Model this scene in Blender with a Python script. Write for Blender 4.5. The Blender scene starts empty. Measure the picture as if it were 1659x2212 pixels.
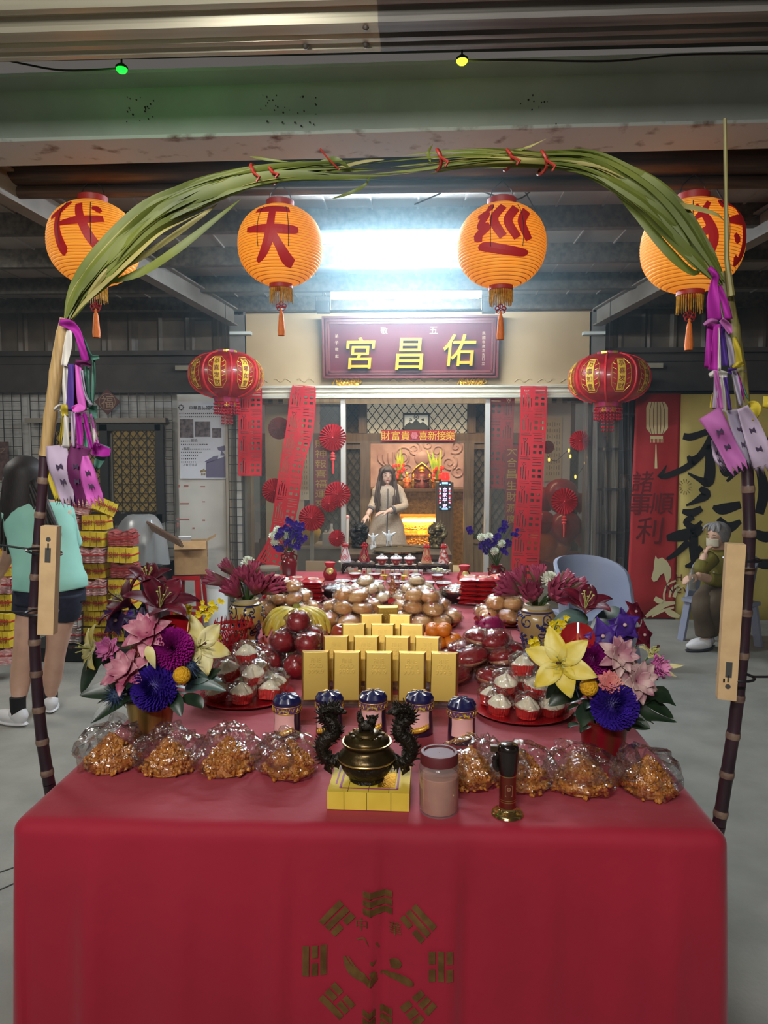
import bpy, bmesh, math, random
from math import sin, cos, pi, radians as R, sqrt, atan2
from mathutils import Vector as V, Matrix, Euler, noise as NZ
random.seed(7)
RN = random.uniform
SC = bpy.context.scene
COL = SC.collection

# ---------------------------------------------------------------- camera
EYE = V((0, 0, 1.6)); FPX = 1560.0; YAW = 0.03745; PIT = 0.0710
cd = bpy.data.cameras.new('camera'); cam = bpy.data.objects.new('camera', cd); COL.objects.link(cam)
cam.location = EYE; cam.rotation_euler = (pi/2 - PIT, 0, YAW)
cd.sensor_fit = 'VERTICAL'; cd.sensor_height = 24.0; cd.lens = FPX/2212*24.0; cd.clip_start = 0.05
SC.camera = cam
CM = Euler((pi/2 - PIT, 0, YAW)).to_matrix()
def ray(px, py): return CM @ V(((px-829.5)/FPX, -(py-1106)/FPX, -1))
def at(px, py, y):
    d = ray(px, py); return EYE + d*(y/d.y)
def onz(px, py, z=0.76):
    d = ray(px, py); return EYE + d*((z-1.6)/d.z)
def sz(px, y): return px*y/FPX

# ---------------------------------------------------------------- view, world, lights
SC.view_settings.view_transform = 'Standard'; SC.view_settings.look = 'None'
SC.view_settings.gamma = 1.0; SC.view_settings.use_curve_mapping = False
SC.view_settings.exposure = 0.0
SC.cycles.max_bounces = 8; SC.cycles.transparent_max_bounces = 14
W = bpy.data.worlds.new('night'); SC.world = W; W.use_nodes = True
bg = W.node_tree.nodes['Background']; bg.inputs[0].default_value = (1.0, 0.93, 0.86, 1); bg.inputs[1].default_value = 0.11
def area(name, loc, rot, sx, sy, power, color):
    l = bpy.data.lights.new(name, 'AREA'); l.shape = 'RECTANGLE'; l.size = sx; l.size_y = sy; l.energy = power; l.color = color
    o = bpy.data.objects.new(name, l); o.location = loc; o.rotation_euler = rot; COL.objects.link(o); return o
def bulb(name, loc, power, color, rad=.03):
    l = bpy.data.lights.new(name, 'POINT'); l.energy = power; l.color = color; l.shadow_soft_size = rad
    o = bpy.data.objects.new(name, l); o.location = loc; COL.objects.link(o); return o
COOL = (0.80, 0.93, 1.0); WARM = (1.0, 0.72, 0.38)
# assumed lamp out of view behind the camera, added to light the near side
area('assumed_front_light', (-0.6, -1.6, 3.1), (R(62), 0, R(-8)), 1.3, .12, 105, (1.0, 0.97, 0.93))
# added fill light out of view above the camera, aimed up at the roof beams
area('roof_fill_light', (-0.9, 0.5, 2.75), (R(112), 0, R(-10)), 0.5, .3, 35, (1.0, 0.98, 0.92))
# assumed lamp past the frame edge, added to brighten the paper piles
area('assumed_side_light', (-4.3, 4.6, 3.1), (0, R(-25), 0), .12, 1.3, 45, (1.0, 0.97, 0.9))
# assumed warm lamps, unseen, added to light the altar hall and porch
area('assumed_hall_light', (0.1, 10.4, 2.75), (0, 0, 0), 1.6, .6, 150, (1.0, 0.74, 0.42))
area('assumed_porch_light', (0.0, 8.25, 2.4), (0, 0, 0), 2.6, .2, 28, (1.0, 0.78, 0.5))

# ---------------------------------------------------------------- materials
def lin(c):
    f = lambda u: (u/12.92 if u <= .04045 else ((u+.055)/1.055)**2.4)
    return tuple(f(x/255) for x in c) + (1,)
MATS = {}
def mat(key, c=(200, 200, 200), rough=.6, metal=0., c2=None, scale=8., bump=0., bscale=None, em=0., emc=None, sheen=0., sss=0., coat=0., spec=.5, stretch=None, detail=3., lo=.35, hi=.65, kind='noise', transl=0.):
    if key in MATS: return MATS[key]
    m = bpy.data.materials.new(key); m.use_nodes = True; MATS[key] = m
    nt = m.node_tree; N = nt.nodes; L = nt.links; p = N['Principled BSDF']
    p.inputs['Base Color'].default_value = lin(c); p.inputs['Roughness'].default_value = rough; p.inputs['Metallic'].default_value = metal
    p.inputs['Specular IOR Level'].default_value = spec
    if sheen: p.inputs['Sheen Weight'].default_value = sheen
    if coat: p.inputs['Coat Weight'].default_value = coat; p.inputs['Coat Roughness'].default_value = .08
    if sss: p.inputs['Subsurface Weight'].default_value = sss; p.inputs['Subsurface Radius'].default_value = (.02, .01, .006)
    if em: p.inputs['Emission Color'].default_value = lin(emc or c); p.inputs['Emission Strength'].default_value = em
    src = None
    if c2 is not None or bump:
        tc = N.new('ShaderNodeTexCoord'); mp = N.new('ShaderNodeMapping'); L.new(tc.outputs['Object'], mp.inputs[0])
        if stretch: mp.inputs['Scale'].default_value = stretch
        def tex(s):
            if kind == 'vor': t = N.new('ShaderNodeTexVoronoi'); t.inputs['Scale'].default_value = s; L.new(mp.outputs[0], t.inputs['Vector']); return t.outputs['Distance']
            t = N.new('ShaderNodeTexNoise'); t.inputs['Scale'].default_value = s; t.inputs['Detail'].default_value = detail; L.new(mp.outputs[0], t.inputs['Vector']); return t.outputs['Fac']
        if c2 is not None:
            cr = N.new('ShaderNodeValToRGB'); cr.color_ramp.elements[0].position = lo; cr.color_ramp.elements[1].position = hi
            cr.color_ramp.elements[0].color = lin(c); cr.color_ramp.elements[1].color = lin(c2)
            L.new(tex(scale), cr.inputs[0]); L.new(cr.outputs[0], p.inputs['Base Color']); src = cr.outputs[0]
            if em: L.new(cr.outputs[0], p.inputs['Emission Color'])
        if bump:
            b = N.new('ShaderNodeBump'); b.inputs['Strength'].default_value = bump; b.inputs['Distance'].default_value = .02
            L.new(tex(bscale or scale), b.inputs['Height']); L.new(b.outputs[0], p.inputs['Normal'])
    if transl:
        tr = N.new('ShaderNodeBsdfTranslucent'); tr.inputs[0].default_value = lin(c)
        if src: L.new(src, tr.inputs[0])
        mx = N.new('ShaderNodeMixShader'); mx.inputs[0].default_value = transl
        L.new(p.outputs[0], mx.inputs[1]); L.new(tr.outputs[0], mx.inputs[2]); L.new(mx.outputs[0], N['Material Output'].inputs[0])
    return m
def clear(key, tint=(250, 250, 250), lo=.06, hi=.5, rough=.06, blend=.35, veil=0., veilc=(230, 230, 235), bump=0., bscale=40):
    """thin see-through film or pane: transparent + glossy by facing angle, an optional milky veil"""
    if key in MATS: return MATS[key]
    m = bpy.data.materials.new(key); m.use_nodes = True; MATS[key] = m
    nt = m.node_tree; N = nt.nodes; L = nt.links; N.remove(N['Principled BSDF'])
    t = N.new('ShaderNodeBsdfTransparent'); t.inputs[0].default_value = lin(tint)
    g = N.new('ShaderNodeBsdfGlossy'); g.inputs['Roughness'].default_value = rough
    lw = N.new('ShaderNodeLayerWeight'); lw.inputs[0].default_value = blend
    mr = N.new('ShaderNodeMapRange'); mr.inputs['To Min'].default_value = lo; mr.inputs['To Max'].default_value = hi
    L.new(lw.outputs['Facing'], mr.inputs[0])
    mx = N.new('ShaderNodeMixShader'); L.new(mr.outputs[0], mx.inputs[0]); L.new(t.outputs[0], mx.inputs[1]); L.new(g.outputs[0], mx.inputs[2])
    out = mx
    if bump:
        tc = N.new('ShaderNodeTexCoord'); tx = N.new('ShaderNodeTexNoise'); tx.inputs['Scale'].default_value = bscale; L.new(tc.outputs['Object'], tx.inputs['Vector'])
        b = N.new('ShaderNodeBump'); b.inputs['Strength'].default_value = bump; b.inputs['Distance'].default_value = .02; L.new(tx.outputs['Fac'], b.inputs['Height']); L.new(b.outputs[0], g.inputs['Normal'])
    if veil:
        d = N.new('ShaderNodeBsdfDiffuse'); d.inputs[0].default_value = lin(veilc)
        m2 = N.new('ShaderNodeMixShader'); m2.inputs[0].default_value = veil; L.new(mx.outputs[0], m2.inputs[1]); L.new(d.outputs[0], m2.inputs[2]); out = m2
    L.new(out.outputs[0], N['Material Output'].inputs[0]); return m

# ---------------------------------------------------------------- mesh builder
class MB:
    def __init__(s): s.v = []; s.f = []; s.mi = []; s.m = 0
    def add(s, vs, fs):
        n = len(s.v); s.v += [tuple(v) for v in vs]; s.f += [tuple(i+n for i in f) for f in fs]; s.mi += [s.m]*len(fs); return s
    def box(s, c, d, rot=None, taper=1.):
        x, y, z = d[0]/2, d[1]/2, d[2]/2; c = V(c); M = Euler(rot).to_matrix() if rot else None; vs = []
        for k in (-1, 1):
            t = taper if k > 0 else 1.
            for a, b in ((-1, -1), (1, -1), (1, 1), (-1, 1)):
                p = V((a*x*t, b*y*t, k*z)); vs.append(c + (M @ p if M else p))
        return s.add(vs, [(3, 2, 1, 0), (4, 5, 6, 7), (0, 1, 5, 4), (1, 2, 6, 5), (2, 3, 7, 6), (3, 0, 4, 7)])
    def bar(s, a, b, w, h=None, up=(0, 0, 1)):
        a, b = V(a), V(b); h = h or w; d = (b-a).normalized(); u = V(up)
        if abs(d.dot(u)) > .99: u = V((0, 1, 0))
        r = d.cross(u).normalized(); u = r.cross(d); vs = []
        for p in (a, b):
            for i, j in ((-1, -1), (1, -1), (1, 1), (-1, 1)): vs.append(p + r*(i*w/2) + u*(j*h/2))
        return s.add(vs, [(3, 2, 1, 0), (4, 5, 6, 7), (0, 1, 5, 4), (1, 2, 6, 5), (2, 3, 7, 6), (3, 0, 4, 7)])
    def tube(s, path, rad, n=8, cap=True, sq=1., mats=None):
        path = [V(p) for p in path]; k = len(path)
        if not hasattr(rad, '__len__'): rad = [rad]*k
        vs = []; fs = []; prev = None; m0 = s.m
        for i, p in enumerate(path):
            d = (path[min(i+1, k-1)] - path[max(i-1, 0)])
            d = d.normalized() if d.length > 1e-9 else V((0, 0, 1))
            if prev is None:
                u = V((0, 0, 1)) if abs(d.z) < .9 else V((1, 0, 0)); r = d.cross(u).normalized()
            else: r = (prev - d*prev.dot(d)).normalized()
            prev = r; u = r.cross(d)
            for j in range(n):
                a = 2*pi*j/n; vs.append(p + r*(cos(a)*rad[i]) + u*(sin(a)*rad[i]*sq))
        for i in range(k-1):
            for j in range(n):
                fs.append((i*n+j, i*n+(j+1) % n, (i+1)*n+(j+1) % n, (i+1)*n+j))
        if cap: fs += [tuple(range(n-1, -1, -1)), tuple(range((k-1)*n, k*n))]
        s.add(vs, fs)
        if mats:
            base = len(s.mi)-len(fs)
            for i in range(k-1):
                for j in range(n): s.mi[base+i*n+j] = mats[i]
        return s
    def cyl(s, a, b, r, r2=None, n=16, cap=True): return s.tube([a, b], [r, r if r2 is None else r2], n, cap)
    def lathe(s, prof, n=24, c=(0, 0, 0), axis=None, a0=0, a1=2*pi):
        """prof: (radius, height) list from bottom to top"""
        c = V(c); vs = []; fs = []; full = abs(a1-a0-2*pi) < 1e-6; q = n if full else n+1
        M = V((0, 0, 1)).rotation_difference(V(axis)).to_matrix() if axis else None
        for r, z in prof:
            for j in range(q):
                a = a0+(a1-a0)*j/n; p = V((r*cos(a), r*sin(a), z)); vs.append(c + (M @ p if M else p))
        for i in range(len(prof)-1):
            for j in range(n):
                k = (j+1) % q; fs.append((i*q+j, i*q+k, (i+1)*q+k, (i+1)*q+j))
        return s.add(vs, fs)
    def ball(s, c, r, n=12, m=8, rot=None, nz=0., ns=1., seed=0):
        c = V(c); r = V(r) if hasattr(r, '__len__') else V((r, r, r)); M = Euler(rot).to_matrix() if rot else None
        vs = []; fs = []
        for i in range(m+1):
            t = pi*i/m
            for j in range(n):
                a = 2*pi*j/n; d = V((sin(t)*cos(a), sin(t)*sin(a), -cos(t)))
                k = 1 + (nz*NZ.noise(d*ns+V((seed*7.3, seed*3.1, seed))) if nz else 0)
                p = V((d.x*r.x, d.y*r.y, d.z*r.z))*k; vs.append(c + (M @ p if M else p))
                if i in (0, m): break
        def idx(i, j): return 0 if i == 0 else (1+(m-1)*n if i == m else 1+(i-1)*n+j % n)
        for i in range(m):
            for j in range(n):
                q = [idx(i, j), idx(i, j+1), idx(i+1, j+1), idx(i+1, j)]; u = []
                for x in q:
                    if x not in u: u.append(x)
                fs.append(tuple(u))
        return s.add(vs, fs)
    def grid(s, fn, nu, nv, wrap=False):
        vs = [fn(i/nu, j/nv) for j in range(nv+1) for i in range(nu+(0 if wrap else 1))]; q = nu if wrap else nu+1; fs = []
        for j in range(nv):
            for i in range(nu):
                k = (i+1) % q; fs.append((j*q+i, j*q+k, (j+1)*q+k, (j+1)*q+i))
        return s.add(vs, fs)
    def poly(s, pts, t=0.0, fn=None):
        """outline in local x,y pushed to thickness t along z"""
        n = len(pts); a = sum(pts[i][0]*pts[(i+1) % n][1]-pts[(i+1) % n][0]*pts[i][1] for i in range(n))
        if a < 0: pts = pts[::-1]
        vs = [(x, y, t) for x, y in pts]; fs = [tuple(range(n))]
        if t:
            vs += [(x, y, 0) for x, y in pts]; fs += [tuple(range(2*n-1, n-1, -1))] + [(i, i+n, (i+1) % n+n, (i+1) % n) for i in range(n)]
        if fn: vs = [fn(*v) for v in vs]
        return s.add(vs, fs)
    def mesh(s, me_vs, me_fs, fn=None): return s.add([fn(V(v)) for v in me_vs] if fn else me_vs, me_fs)
    def xf(s, M, start=0):
        s.v[start:] = [tuple(M @ V(v)) for v in s.v[start:]]; return s
def facing(o=(0, 0, 0), sc=1., rz=0., tilt=0.):
    """maps local x,y,z of a print to a vertical plane whose front looks to -Y, centred on o"""
    M = Matrix.Rotation(rz, 3, 'Z') @ Matrix.Rotation(pi/2 - tilt, 3, 'X'); o = V(o)
    return lambda x, y, z: o + M @ V((x*sc, y*sc, z*sc))
def link(o, parent=None):
    COL.objects.link(o)
    if parent is not None: o.parent = parent
    return o
def part(name, mb, m, parent=None, smooth=.7, loc=None, rot=None, label=None, mod=None):
    me = bpy.data.meshes.new(name); me.from_pydata(mb.v, [], mb.f)
    ms = m if isinstance(m, (list, tuple)) else [m]
    for x in ms: me.materials.append(x)
    if len(ms) > 1: me.polygons.foreach_set('material_index', mb.mi)
    if smooth:
        me.polygons.foreach_set('use_smooth', [True]*len(me.polygons)); me.set_sharp_from_angle(angle=smooth)
    me.update()
    o = bpy.data.objects.new(name, me); link(o, parent)
    if loc is not None: o.location = loc
    if rot is not None: o.rotation_euler = rot
    if label: o['label'] = label
    return o
def tag(o, label, cat, group=None, kind=None):
    o['label'] = label
    if cat: o['category'] = cat
    if group: o['group'] = group
    if kind: o['kind'] = kind
    return o
def thing(name, label, cat, loc=(0, 0, 0), rz=0., group=None, rot=None):
    o = bpy.data.objects.new(name, None); o.empty_display_size = .05; o.location = loc
    o.rotation_euler = rot if rot else (0, 0, rz); link(o); return tag(o, label, cat, group)
def solo(name, mb, m, label, cat, loc=None, rot=None, group=None, smooth=.7, kind=None):
    return tag(part(name, mb, m, None, smooth, loc, rot), label, cat, group, kind)
def struct(name, mb, m, smooth=.5):
    o = part(name, mb, m, None, smooth); o['kind'] = 'structure'; return o
def kids(o): return [c for c in COL.objects if c.parent == o]
def dup(root, loc, rot=None, label=None, sc=None, group=None, tree=None):
    def cp(o, par):
        c = o.copy(); COL.objects.link(c); c.parent = par
        for k in list(o.children): cp(k, c)
        return c
    r = cp(root, None); r.location = loc
    if rot is not None: r.rotation_euler = rot if hasattr(rot, '__len__') else (0, 0, rot)
    if sc: r.scale = sc if hasattr(sc, '__len__') else (sc, sc, sc)
    if label: r['label'] = label
    if group: r['group'] = group
    return r
def first(proto, used, loc, rot, label, sc=None, group=None):
    """the first call moves the proto itself, later calls copy it with its parts"""
    if not used:
        used.append(1); proto.location = loc; proto.rotation_euler = rot if hasattr(rot, '__len__') else (0, 0, rot)
        if sc: proto.scale = sc if hasattr(sc, '__len__') else (sc, sc, sc)
        proto['label'] = label
        if group: proto['group'] = group
        return proto
    return dup(proto, loc, rot, label, sc, group)
_TX = {}
def glyphs(body, off=0., ext=.0, shear=0., spacing=1., leading=1.):
    k = (body, off, ext, shear, spacing, leading)
    if k in _TX: return _TX[k]
    c = bpy.data.curves.new('t', 'FONT'); c.body = body; c.offset = off; c.extrude = ext; c.shear = shear
    c.align_x = 'CENTER'; c.space_character = spacing; c.space_line = leading; c.resolution_u = 3
    o = bpy.data.objects.new('t', c); COL.objects.link(o); dg = bpy.context.evaluated_depsgraph_get(); dg.update()
    me = bpy.data.meshes.new_from_object(o.evaluated_get(dg))
    vs = [v.co.copy() for v in me.vertices]; fs = [tuple(p.vertices) for p in me.polygons]
    bpy.data.objects.remove(o); bpy.data.curves.remove(c); bpy.data.meshes.remove(me)
    ys = [v.y for v in vs]; cy = (min(ys)+max(ys))/2; xs = [v.x for v in vs]; cx = (min(xs)+max(xs))/2
    vs = [V((v.x-cx, v.y-cy, v.z)) for v in vs]; _TX[k] = (vs, fs, max(xs)-min(xs), max(ys)-min(ys)); return _TX[k]
def text(mb, body, fn, w=None, h=None, **kw):
    """adds lettering scaled to width w and height h, mapped by fn(x, y, z)"""
    vs, fs, tw, th = glyphs(body, **kw); sx = (w/tw) if w else None; sy = (h/th) if h else None
    sx = sx or sy; sy = sy or sx
    mb.add([fn(v.x*sx, v.y*sy, v.z*min(sx, sy)) for v in vs], fs); return mb
def gridded(body, w, h, step, **kw):
    """lettering cut into a fine grid so that it can be wrapped round a curved body: lists of points and faces"""
    vs, fs, tw, th = glyphs(body, **kw); bm = bmesh.new()
    bv = [bm.verts.new((v.x*w/tw, v.y*h/th, v.z)) for v in vs]
    for f in fs:
        try: bm.faces.new([bv[i] for i in f])
        except ValueError: pass
    for ax, ln in ((0, w), (1, h)):
        k = int(ln/2/step)+1
        for i in range(-k, k+1):
            co = [0, 0, 0]; no = [0, 0, 0]; co[ax] = i*step; no[ax] = 1
            bmesh.ops.bisect_plane(bm, geom=bm.verts[:]+bm.edges[:]+bm.faces[:], plane_co=co, plane_no=no)
    bm.verts.index_update(); out = [v.co.copy() for v in bm.verts], [tuple(v.index for v in f.verts) for f in bm.faces]; bm.free(); return out
def brush(mb, pts, fn, wd=1.):
    """a brush stroke: (x, y, half width) points to a flat ribbon"""
    q = [V((p[0], p[1])) for p in pts]; vs = []
    for i, p in enumerate(q):
        d = (q[min(i+1, len(q)-1)]-q[max(i-1, 0)]).normalized(); n = V((-d.y, d.x))*pts[i][2]*wd
        vs += [fn(p.x+n.x, p.y+n.y, 0), fn(p.x-n.x, p.y-n.y, 0)]
    mb.add(vs, [(2*i+1, 2*i+3, 2*i+2, 2*i) for i in range(len(q)-1)]); return mb
def smooth_path(pts, k=6):
    """Catmull-Rom through points of any dimension"""
    out = []; n = len(pts)
    for i in range(n-1):
        p0, p1, p2, p3 = pts[max(i-1, 0)], pts[i], pts[i+1], pts[min(i+2, n-1)]
        for j in range(k):
            t = j/k; out.append(tuple(.5*(2*b+(c-a)*t+(2*a-5*b+4*c-d)*t*t+(3*b-a-3*c+d)*t**3) for a, b, c, d in zip(p0, p1, p2, p3)))
    out.append(tuple(pts[-1])); return out
# ================================================================= SETTING
FY = 7.6                      # building front
concrete = mat('concrete_floor', (132, 131, 124), .9, c2=(150, 148, 140), scale=3.5, bump=.15, bscale=60, detail=8)
mb = MB(); mb.add([(-9, -4, 0), (9, -4, 0), (9, 14, 0), (-9, 14, 0)], [(0, 1, 2, 3)]); struct('floor', mb, concrete)
mb = MB(); mb.box((0, 0, 0), (1, 1, 1))
# cracks in the slab
cr = mat('floor_crack', (60, 60, 58), .9)
mb = MB()
for pts in ([(-60, 1905), (40, 1870), (130, 1842), (230, 1815)], [(-40, 1940), (70, 1890)]):
    q = [onz(x, y, .002) for x, y in pts]
    for a, b in zip(q, q[1:]): mb.bar(a, b, .006, .002)
tag(part('floor_crack', mb, cr), 'thin dark crack lines in the bare concrete floor', 'crack', kind='structure')

roofm = mat('roof_sheet', (150, 142, 132), .5, c2=(132, 124, 114), scale=2.5)
galv = mat('galvanised_steel', (62, 56, 50), .5, .25, c2=(96, 88, 78), scale=24, detail=8, bump=.1)
grey = mat('grey_painted_steel', (196, 202, 196), .55, c2=(182, 188, 182), scale=3)
rust = mat('rusted_steel', (192, 196, 192), .6, c2=(92, 58, 42), scale=9, lo=.56, hi=.72, detail=10)
dark = mat('dark_steel', (58, 50, 46), .6, c2=(70, 62, 56), scale=6)
brown = mat('brown_roller', (58, 44, 36), .38, .3, c2=(84, 62, 48), scale=10, stretch=(.3, 4, 4))
# canopy roof: sheets with standing seams, seen from below
mb = MB()
def roofp(u, v): return (-6.5+13*u, 3.75+4.2*v, 3.26)
mb.add([(-6.5, 3.75, 3.26), (6.5, 3.75, 3.26), (6.5, 8.0, 3.26), (-6.5, 8.0, 3.26), (-6.5, 3.75, 3.30), (6.5, 3.75, 3.30), (6.5, 8.0, 3.30), (-6.5, 8.0, 3.30)], [(3, 2, 1, 0), (4, 5, 6, 7)])
for i in range(-21, 22): mb.box((i*.3+.04, 5.85, 3.255), (.012, 4.2, .014))
struct('ceiling', mb, roofm)
mb = MB(); mb.box((0, .4, 3.62), (13, 6.6, .05)); struct('ceiling_outer', mb, mat('outer_roof', (84, 84, 84), .6, c2=(70, 70, 70), scale=3))
for k, y in enumerate((4.88, 5.70, 6.58, 7.40)):
    mb = MB(); mb.box((0, y, 3.19), (13, .012, .14)); mb.box((0, y+.03, 3.125), (13, .06, .012)); mb.box((0, y+.03, 3.255), (13, .06, .012)); mb.box((0, y+.057, 3.138), (13, .008, .03))
    tag(struct('beam_purlin', mb, galv), ['mottled steel purlin just behind the yellow lanterns', 'mottled steel purlin between the two tube lamps', 'mottled steel purlin that carries the far tube lamp', 'mottled steel purlin along the top of the building front'][k], 'roof beam', 'purlins under the canopy roof')
# big painted H beam across the canopy
mb = MB(); mb.box((0, 3.63, 3.27), (13, .012, .30)); mb.m = 1
mb.box((0, 3.63, 3.12), (13, .28, .016)); mb.m = 0; mb.box((0, 3.63, 3.42), (13, .28, .016))
h = struct('beam_main', mb, [grey, rust]); tag(h, 'broad grey painted steel beam with rusty lower edge across the canopy', 'roof beam'); h.rotation_euler.z = -.018; h.location = (0, .0, .02)
mb = MB()
for a, b, k in ((270, 345, 40), (560, 700, 60), (1120, 1290, 90), (1380, 1520, 40)):
    for _ in range(k//2):
        p = at(RN(a, b), RN(205, 272), 3.612); r = RN(.002, .005); mb.cyl(p, p+V((0, .004, 0)), r, n=6)
tag(part('rust_speck', mb, mat('rust_speck', (60, 48, 40), .9)), 'small rust specks on the broad grey beam', 'rust', kind='structure')
# dark roller tubes under the canopy behind the H beam
for (z0, y, r, nm, lb) in ((3.215, 4.06, .085, 'awning_roller', 'thick dark roller tube behind the broad grey beam'), (3.10, 4.09, .034, 'awning_rail', 'thin dark rail the yellow lanterns hang from')):
    mb = MB(); mb.cyl((-6, y, z0), (6, y, z0), r, n=20)
    tag(part(nm, mb, brown), lb, 'awning roller', kind='structure')
# folded steel gutter close overhead, two lengths joined
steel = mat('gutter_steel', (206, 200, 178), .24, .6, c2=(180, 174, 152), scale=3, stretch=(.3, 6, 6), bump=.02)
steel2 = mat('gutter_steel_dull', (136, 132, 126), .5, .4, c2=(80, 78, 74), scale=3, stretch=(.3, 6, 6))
prof = [(2.40, 3.13), (2.44, 3.13), (2.46, 3.10), (2.49, 3.10), (2.50, 3.125), (2.54, 3.125), (2.56, 3.085), (2.62, 3.085), (2.635, 3.12), (2.66, 3.12), (2.67, 3.095), (2.695, 3.095), (2.705, 3.12), (2.73, 3.12), (2.74, 3.10), (2.765, 3.10), (2.775, 3.20), (2.775, 3.45)]
jx = at(798, 60, 2.5).x
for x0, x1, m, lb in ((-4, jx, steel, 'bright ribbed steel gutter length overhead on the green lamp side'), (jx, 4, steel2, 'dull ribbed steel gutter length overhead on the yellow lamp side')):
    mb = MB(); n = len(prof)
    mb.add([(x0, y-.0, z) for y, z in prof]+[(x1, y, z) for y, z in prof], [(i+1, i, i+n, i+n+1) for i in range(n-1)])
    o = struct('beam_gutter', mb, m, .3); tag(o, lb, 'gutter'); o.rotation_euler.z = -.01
for px, py in ((790, 15), (790, 82), (660, 76)):
    p = at(px, py, 2.59 if py < 50 else 2.71); p.z = 3.085 if py < 50 else 3.094; mb = MB(); mb.lathe([(.0001, -.010), (.006, -.009), (.011, -.003), (.012, .004)], 10, p)
    solo('gutter_screw', mb, dark, ['round screw head at the outer edge of the gutter joint', 'round screw head at the inner edge of the gutter joint', 'lone round screw head on the bright gutter'][(15, 82, 76).index(py)], 'screw')
# slanting side rafters
for a, b, lb in ((V((-2.3, 3.3, 3.03)), at(505, 703, 7.42), 'slanting grey rafter on the side of the window grille'), (V((2.45, 3.6, 3.07)), at(1290, 703, 7.42), 'slanting grey rafter on the side of the horse banner')):
    mb = MB(); mb.bar(a, b, .10, .012); mb.bar(a+V((0, 0, .16)), b+V((0, 0, .16)), .10, .012); mb.bar(a+V((0, 0, .08)), b+V((0, 0, .08)), .012, .16)
    o = struct('beam_rafter', mb, mat('rafter_steel', (126, 120, 112), .6, c2=(112, 106, 98), scale=5)); tag(o, lb, 'roof beam')

# ---- building front
cream = mat('cream_plaster', (172, 148, 112), .7, c2=(162, 138, 102), scale=2.2, detail=6)
white = mat('white_wall', (188, 186, 180), .75, c2=(172, 170, 166), scale=3)
alu = mat('aluminium', (176, 172, 164), .4, .4)
X0, X1 = at(531, 700, FY).x, at(1278, 700, FY).x
zt, zb = at(880, 676, FY).z, at(880, 833, FY).z
mb = MB(); mb.box(((X0+X1)/2, FY+.06, (zt+zb)/2+.06), (X1-X0, .12, zt-zb+.12)); struct('wall_front', mb, cream)
# moulded relief strip just above the door head
mb = MB()
for px in (560, 610, 660, 860, 900, 960, 1130, 1180, 1230):
    p = at(px, 822, FY)
    mb.tube(smooth_path([(p.x-.09+.03*k, FY-.002, p.z+.018*sin(k*1.7+px)) for k in range(7)], 3), .007, 5)
struct('trim_relief', mb, cream)
# aluminium door head and posts
mb = MB()
for py, hh in ((836, .022), (846, .018), (857, .03)):
    p = at(880, py, FY-.05); mb.box(((X0+X1)/2, FY-.04+(.015 if py == 846 else 0), p.z), (X1-X0+.05, .12, hh))
mb.box(((X0+X1)/2, FY-.02, at(880, 846, FY).z), (X1-X0+.05, .08, .12))
struct('trim_doorhead', mb, mat('cream_aluminium', (206, 200, 180), .4, .1))
postz = at(880, 862, FY).z
for i, px in enumerate((517, 742, 1052, 1283)):
    p = at(px, 1000, FY); mb = MB(); mb.box((p.x, FY, postz/2), (.05, .07, postz)); struct('trim_post', mb, alu)
xL0, xL1, xR0, xR1 = [at(px, 1000, FY).x for px in (517, 742, 1052, 1283)]
p = at(672, 1000, FY); mb = MB(); mb.box((p.x, FY+.03, postz/2), (.04, .04, postz)); struct('trim_mullion', mb, alu)
pane = clear('window_glass', (232, 230, 226), .03, .5, .02, .3, veil=.05, veilc=(200, 195, 185))
for i, (a, b) in enumerate(((xL0, xL1), (xR0, xR1))):
    mb = MB(); mb.box(((a+b)/2, FY, postz/2), (b-a-.05, .008, postz-.05)); o = struct('window_%d' % (i+1), mb, pane)
# columns beside the front
for px, sg in ((512, -1), (1291, 1)):
    p = at(px, 720, FY); mb = MB(); mb.box((p.x, FY+.1, 1.56), (.16, .2, 3.12)); struct('wall_column', mb, mat('column_grey', (112, 108, 100), .7, c2=(98, 94, 88), scale=4))
    mb = MB(); mb.box((p.x+.05*sg*-1, FY-.02, at(px, 722, FY).z), (.22, .12, .03)); struct('trim_capital', mb, grey)
# corrugated gables above both side walls, with a dark girder below
corr = mat('corrugated_sheet', (120, 106, 90), .5, .2, c2=(88, 80, 72), scale=3)
for side, xa, xb, YY in (('left', -6.5, X0-.1, 7.95), ('right', X1+.1, 6.5, 7.95)):
    mb = MB(); zz0, zz1 = at(200, 770, YY).z, 3.3; n = int((xb-xa)/.03); pts = []
    for i in range(n+1):
        x = xa+(xb-xa)*i/n; ph = (x/.31) % 1; pts.append((x, YY-(.035 if ph < .12 else (.012 if .2 < ph < .26 else 0))))
    mb.add([(x, y, zz0) for x, y in pts]+[(x, y, zz1) for x, y in pts], [(i, i+1, i+n+2, i+n+1) for i in range(n)])
    struct('wall_gable_'+side, mb, corr, .2)
    mb = MB(); a, b = at(200, 764, 7.86).z, at(200, 846, 7.86).z
    mb.box(((xa+xb)/2, 7.9, (a+b)/2), (xb-xa, .03, a-b)); mb.box(((xa+xb)/2, 7.87, a), (xb-xa, .12, .05)); mb.box(((xa+xb)/2, 7.87, b), (xb-xa, .10, .03)); mb.box(((xa+xb)/2, 7.875, at(200, 785, 7.86).z), (xb-xa, .02, .012))
    struct('beam_girder_'+side, mb, dark)
    mb = MB(); mb.box(((xa+xb)/2, 8.0, 1.5), (xb-xa, .08, 3.0)); o = struct('wall_'+side, mb, white if side == 'left' else mat('dim_wall', (74, 66, 60), .8, c2=(58, 52, 48), scale=2))
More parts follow.
